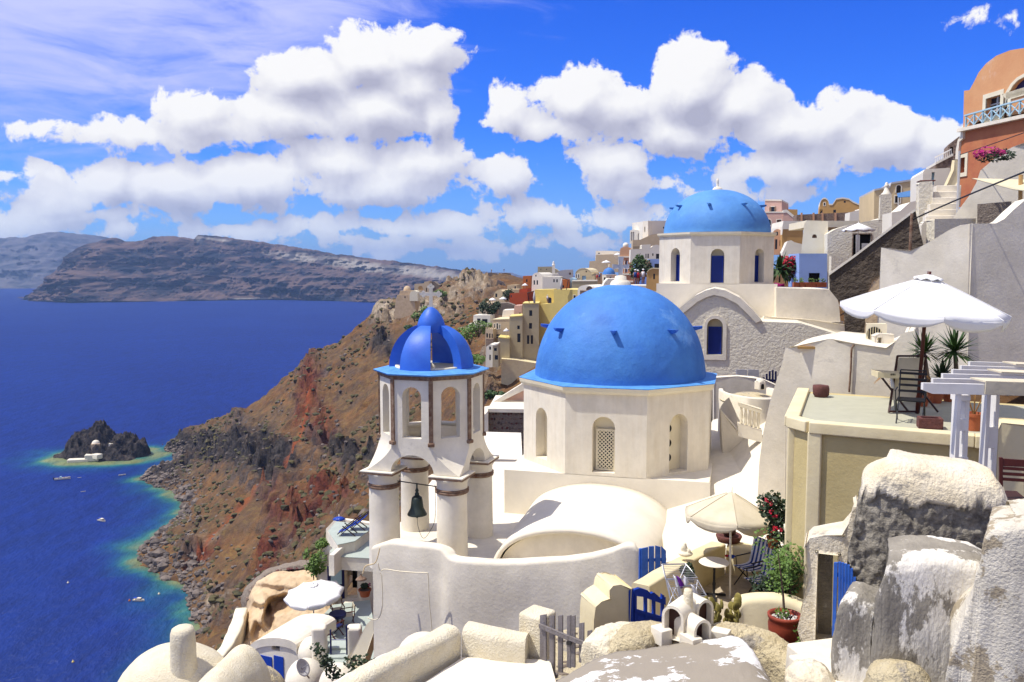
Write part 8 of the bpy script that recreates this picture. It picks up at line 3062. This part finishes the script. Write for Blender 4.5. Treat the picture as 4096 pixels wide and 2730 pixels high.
def cpt(u, v):
    x = 968 + (1345 - 968) * u
    top = np.interp(x, [968, 985, 1010, 1050, 1100, 1160, 1230, 1300, 1345], [2560, 2420, 2350, 2310, 2290, 2283, 2285, 2295, 2330])
    bot = np.interp(x, [968, 1000, 1100, 1200, 1345], [2600, 2640, 2640, 2560, 2520])
    y = bot + (top - bot) * v
    Y = 38.0 + 4.5 * v ** 1.6
    # hollows
    wx_ = 22 * mnoise.noise(Vector((x * .018, y * .018, 3)))
    wy_ = 22 * mnoise.noise(Vector((x * .018, y * .018, 9)))
    for (hx, hy, rx, ry, dp) in ((1110, 2425, 70, 38, 1.2), (1150, 2395, 60, 20, .7), (1075, 2470, 22, 60, 1.0), (1030, 2540, 34, 60, .9), (985, 2500, 14, 80, .8), (1025, 2400, 50, 30, -.8), (1130, 2330, 120, 30, -.5), (1052, 2450, 12, 60, -.5)):
        e = 1 - ((x + wx_ - hx) / rx) ** 2 - ((y + wy_ - hy) / ry) ** 2
        if e > 0:
            Y += dp * min(1, e * 1.3)
    return P(x, y, Y + .25 * mnoise.noise(Vector((x * .02, y * .02, 0))))


cave.grid(cpt, 90, 60)
cave.wobble(.05, 1.2)
o = cave.build('tuff_outcrop', 'tuff', None, smooth=True)
roughen(o, .12, .4, 1, .2)
struct(o)
w = ribbon([P(985, 2415, 42.6), P(1010, 2345, 42.8), P(1055, 2305, 43), P(1110, 2278, 43.2), P(1180, 2262, 43.4), P(1250, 2262, 43.5), P(1330, 2272, 43.6)], .7, -19, 6, .15)
w.wobble(.1, 1.5)
o = w.build('rubble_wall', 'rubble', None, auto=70)
tag(o, 'curved rubble wall along the top of the pale tuff hollows', 'wall')
w = ribbon([P(880, 2640, 36), P(930, 2580, 37), P(965, 2510, 38.5), P(990, 2430, 41)], .6, -24, 6, .1)
w.wobble(.05, 1.5)
o = w.build('cream_wall', 'cream_pale', None, auto=70)
tag(o, 'cream wall climbing at the left end of the tuff hollows', 'wall')

# behind the tower: pink-edged roof with rubble base, pipe
pr_ = thing('pink_roof_house', 'house with rubble wall and a pink-edged roof terrace behind the bell tower', 'house', P(2020, 1800, 60))
o, plk = traced('rubble_wall', [(1955, 1850), (1958, 1642), (2110, 1648), (2110, 1850)], 60, 4, 6, 'rubble', pr_)
o, _ = traced('coping', [(1950, 1648), (1952, 1634), (2110, 1636), (2110, 1650)], plk, 0, 6.4, 'white', pr_, d0=-.2)
o, _ = traced('gutter_wall', [(1958, 1634), (2085, 1555), (2110, 1555), (2110, 1575), (1990, 1634)], plk, 0, .6, 'white', pr_, d0=3)
o, _ = traced('pink_slope', [(1990, 1634), (2085, 1575), (2110, 1575), (2110, 1634)], plk, 0, .3, 'paint_pink', pr_, d0=3.7)
o, _ = traced('white_block', [(1900, 1850), (1902, 1660), (1940, 1655), (1955, 1640), (1958, 1850)], plk, 0, 4, 'white', pr_, d0=-.6)
house('white_roof', 'bright white flat roof between tower and dome', [(1900, 1960), (1902, 1835), (2090, 1840), (2090, 1960)], 48, 0, 8, W2, cat='roof')

# ------------------------------------------------------------------ boats, islet chapel, buoys
def boat(label, px, py, L_, rz, kind):
    c = PZ(px, py, SEA)
    t = thing('boat', label, 'boat', c, 'boats moored in the bay')
    R = Matrix.Rotation(rz, 3, 'Z')
    B_ = L_ * (.34 if kind == 'motor' else .24)
    H = L_ * .13
    st_ = [(-.5, .8, 1), (-.25, 1, 1), (.1, 1, 1.02), (.32, .72, 1.1), (.46, .25, 1.2), (.5, .02, 1.25)]
    vs, fs = [], []
    for (x, w_, h) in st_:
        for (yy, zz) in ((-w_ * .5, h), (-w_ * .42, .25), (0, -.3), (w_ * .42, .25), (w_ * .5, h)):
            vs.append(c + R @ Vector((x * L_, yy * B_, zz * H)))
    for i in range(len(st_) - 1):
        for k in range(4):
            fs.append((i * 5 + k, i * 5 + k + 1, i * 5 + k + 6, i * 5 + k + 5))
    fs.append((0, 1, 2, 3, 4))
    h = MB().add(vs, fs).build('hull', 'white_clean', t)
    MB().add([c + R @ Vector((x * L_ * .93, s * w_ * .44 * B_, H * .72)) for s in (-1, 1) for (x, w_, _) in st_], [(i, i + 1, 7 + i, 6 + i) for i in range(5)]).build('deck', 'cream_pale' if kind != 'row' else 'paint_grey', t)
    if kind == 'motor':
        MB().box(c + R @ Vector((.05 * L_, 0, H * 1.5)), L_ * .32, B_ * .62, H * 1.3, rz).build('cabin', 'white_clean', t, bevel=.08)
        MB().box(c + R @ Vector((.08 * L_, 0, H * 1.7)), L_ * .30, B_ * .64, H * .35, rz).build('windscreen', 'dark_glass', t)
        MB().box(c + R @ Vector((-.3 * L_, 0, H * 2.1)), L_ * .28, B_ * .7, H * .12, rz).build('bimini', 'paint_blue', t)
    else:
        for x in (-.25, .1):
            MB().box(c + R @ Vector((x * L_, 0, H * .82)), L_ * .06, B_ * .8, H * .12, rz).build('thwart', 'wood_red', t)
    if kind == 'launch':
        MB().box(c + R @ Vector((-.1 * L_, 0, H * 1.3)), L_ * .12, B_ * .5, H * .9, rz).build('console', 'paint_aqua', t)
        MB().box(c + R @ Vector((-.53 * L_, 0, H * .9)), L_ * .06, B_ * .3, H * 1.4, rz).build('outboard', 'black_metal', t)


boat('long slim white motor launch near the rock islet', 250, 1919, 8.2, .45, 'launch')
boat('small white dinghy right of the long launch', 318, 1912, 2.0, .2, 'row')
boat('small white rowing boat below the long launch', 333, 1968, 2.4, .5, 'row')
boat('white rowing boat between the islet and the cape', 489, 1902, 4.0, .5, 'row')
boat('white cabin motorboat alone in the middle of the bay', 407, 2086, 5.2, -.5, 'motor')
boat('white speedboat nearest the camera in the lower bay', 555, 2405, 4.4, -.1, 'motor')
for i, (x, y, lab) in enumerate(((518, 2405, 'orange buoy beside the nearest speedboat'), (272, 2333, 'pale buoy in the middle of the lower bay'), (636, 2378, 'pale buoy close to the rocky shore'), (650, 1780, 'dark buoy in the strait behind the islet'), (292, 2650, 'yellow buoy at the bottom of the bay'))):
    c = PZ(x, y, SEA)
    mb = MB().lathe(c, [(.001, -.2), (.35, -.1), (.42, .15), (.3, .4), (.1, .5), (.08, .8), (.001, .85)], 12)
    o = mb.build('buoy', 'paint_orange' if i == 0 else ('paint_yellow' if i == 4 else ('stone_red' if i == 3 else 'cream_pale')), None, smooth=True)
    tag(o, lab, 'buoy', 'mooring buoys')
ic = thing('islet_chapel', 'tiny white chapel with quay terraces on the rock islet', 'chapel', PZ(330, 1830, SEA))
IB = PZ(345, 1846, SEA)
for (dx, dy, dz, sx_, sy_, sz, rz, nm) in ((-6, -1, 1.0, 17, 7, 2.4, .25, 'quay'), (4, 2, 2.6, 11, 7, 5.2, .3, 'terrace'), (9, 0, 4.0, 8, 5, 3.5, -.5, 'stair_ramp')):
    MB().box(IB + Vector((dx * .75, dy * .8, dz * .8)), sx_ * .7, sy_ * .8, sz * .8, rz).wobble(.3, .2).build(nm, 'white', ic, bevel=.3)
MB().box(IB + Vector((2, 9, 7)), 5, 6, 5, .3).build('chapel_body', 'tuff', ic)
MB().lathe(IB + Vector((2, 9, 9.5)), [(2.4, 0), (2.1, 1), (1.2, 1.8), (.001, 2.1)], 14).build('dome', 'white', ic, smooth=True)
MB().box(IB + Vector((12, 9, 7.5)), 3, 3, 4, .2).build('annex', 'white', ic)
hut = P(965, 1692, 546)
hc = thing('stone_hut', 'tiny yellow stone hut on the cape above the dark rocks', 'hut', hut)
MB().box(hut + Vector((0, 0, 1.2)), 4, 4, 4.5, .3).build('wall', 'paint_yellow', hc)
MB().box(hut + Vector((0, 0, 3.6)), 4.4, 4.4, .4, .3).build('roof', 'rubble', hc)

# ------------------------------------------------------------------ loose rocks and dry scrub on the headland
rg = np.random.RandomState(4)


def scatter(name, n, test, size, mat, seed, verts, faces, zs=(.5, 1.0)):
    r = np.random.RandomState(seed)
    V, Fc = [], []
    base = np.array(verts, dtype=float)
    fb = np.array(faces)
    cnt = 0
    tries = 0
    while cnt < n and tries < n * 30:
        tries += 1
        x, y = r.uniform(-235, 4), r.uniform(95, 600)
        s = test(x, y, r)
        if not s:
            continue
        z = ground_z(x, y)
        if z < SEA - .3:
            continue
        a = r.uniform(0, 6.28)
        R = np.array([[math.cos(a), -math.sin(a), 0], [math.sin(a), math.cos(a), 0], [0, 0, 1]])
        k = s * r.uniform(size[0], size[1])
        jit = 1 + r.uniform(-.35, .35, base.shape)
        v = (base * jit) @ R.T * np.array([k, k * r.uniform(.7, 1.3), k * r.uniform(*zs)]) + np.array([x, y, z + k * .1])
        Fc.append(fb + cnt * len(base))
        V.append(v)
        cnt += 1
    me = bpy.data.meshes.new(name)
    me.from_pydata(np.concatenate(V).tolist(), [], np.concatenate(Fc).tolist())
    me.materials.append(M(mat))
    o = bpy.data.objects.new(name, me)
    col.objects.link(o)
    return o


bmx = bmesh.new()
bmesh.ops.create_icosphere(bmx, subdivisions=1, radius=1)
IV = [tuple(v.co) for v in bmx.verts]
IF = [tuple(v.index for v in f.verts) for f in bmx.faces]
bmx.free()
material('boulder', (0.22, 0.175, 0.14), (0.06, 0.05, 0.046), bump=.6, bscale=1.2, scale=.25, bdist=.3, contrast=.3)
material('scrub', (0.13, 0.105, 0.04), (0.045, 0.045, 0.02), bump=.8, bscale=2, scale=.3, bdist=.4)


def shore_test(x, y, r):
    z = ground_z(x, y) - SEA
    if z < 9 and x < -60:
        return 1.0 if r.rand() < (1 - z / 9) else 0
    return 0


def slope_test(x, y, r):
    z = ground_z(x, y)
    d = perlin(np.array([x / 40.0]), np.array([y / 40.0]))[0]
    if z > SEA + 4 and x < -12 and r.rand() < .35 + d:
        return 1.0
    return 0


o = scatter('shore_boulders', 2000, shore_test, (.25, 1.4), 'boulder', 2, IV, IF)
struct(o, 'stuff')
o = scatter('slope_rocks', 2200, slope_test, (.25, 1.1), 'boulder', 3, IV, IF)
struct(o, 'stuff')
o = scatter('dry_scrub', 3600, slope_test, (.3, 1.7), 'scrub', 5, IV, IF, (.45, .8))
struct(o, 'stuff')


# ------------------------------------------------------------------ stones that can be picked out one by one
def stone_meshes(n, seed):
    r = np.random.RandomState(seed)
    out = []
    for k in range(n):
        me = bpy.data.meshes.new('stone')
        v = (np.array(IV) * (1 + r.uniform(-.22, .22, (len(IV), 3)))).tolist()
        me.from_pydata(v, [], IF)
        me.materials.append(M(('boulder', 'rubble', 'stone_red', 'stone_wall')[k % 4]))
        out.append(me)
    return out


SM = stone_meshes(8, 21)


def put_stone(name, parent, p, sx_, sy_, sz, rz, k, only=None):
    o = bpy.data.objects.new(name, SM[only if only is not None else k % len(SM)])
    col.objects.link(o)
    o.scale = (sx_, sy_, sz)
    o.rotation_euler = (0, 0, rz)
    if parent is not None:
        o.parent = parent
    o.location = Vector(p) - parent_world(parent)
    return o


rg = random.Random(77)
rw = [o for o in col.objects if o.name.startswith('rubble_wall') and o.get('label', '').startswith('curved rubble')][0]
for k in range(64):
    u = k / 63
    x = 990 + 335 * u
    y = np.interp(x, [985, 1010, 1055, 1110, 1180, 1250, 1330], [2415, 2345, 2305, 2278, 2262, 2262, 2272]) + (12 if k % 2 else 26) + rg.uniform(-4, 4)
    Y = np.interp(x, [985, 1110, 1330], [42.5, 43.1, 43.5]) - .12
    put_stone('stone', rw, P(x, y, Y), rg.uniform(.11, .2), .12, rg.uniform(.08, .13), -.2, rg.randrange(8))
rb_ = [c for c in pr_.children if c.name.startswith('rubble_wall')][0]
for j in range(9):
    for i in range(13):
        x, y = 1962 + i * 10.5 + (5 if j % 2 else 0) + rg.uniform(-2, 2), 1656 + j * 19 + rg.uniform(-3, 3)
        put_stone('stone', rb_, plk.hit(x, y), rg.uniform(.07, .12), .05, rg.uniform(.06, .12), 0, rg.randrange(8))
n_b = 0
while n_b < 70:
    x, y = rg.uniform(-215, -95), rg.uniform(262, 500)
    z = ground_z(x, y)
    if SEA - .5 < z < SEA + 5:
        s_ = rg.uniform(1.3, 3.0)
        o = put_stone('shore_boulder', None, (x, y, z + s_ * .15), s_, s_ * rg.uniform(.7, 1.2), s_ * rg.uniform(.5, .9), rg.uniform(0, 6), 0, rg.choice((0, 4)))
        tag(o, 'large grey-brown boulder lying on the rocky shore of the bay', 'boulder', 'large boulders along the bay shore')
        n_b += 1
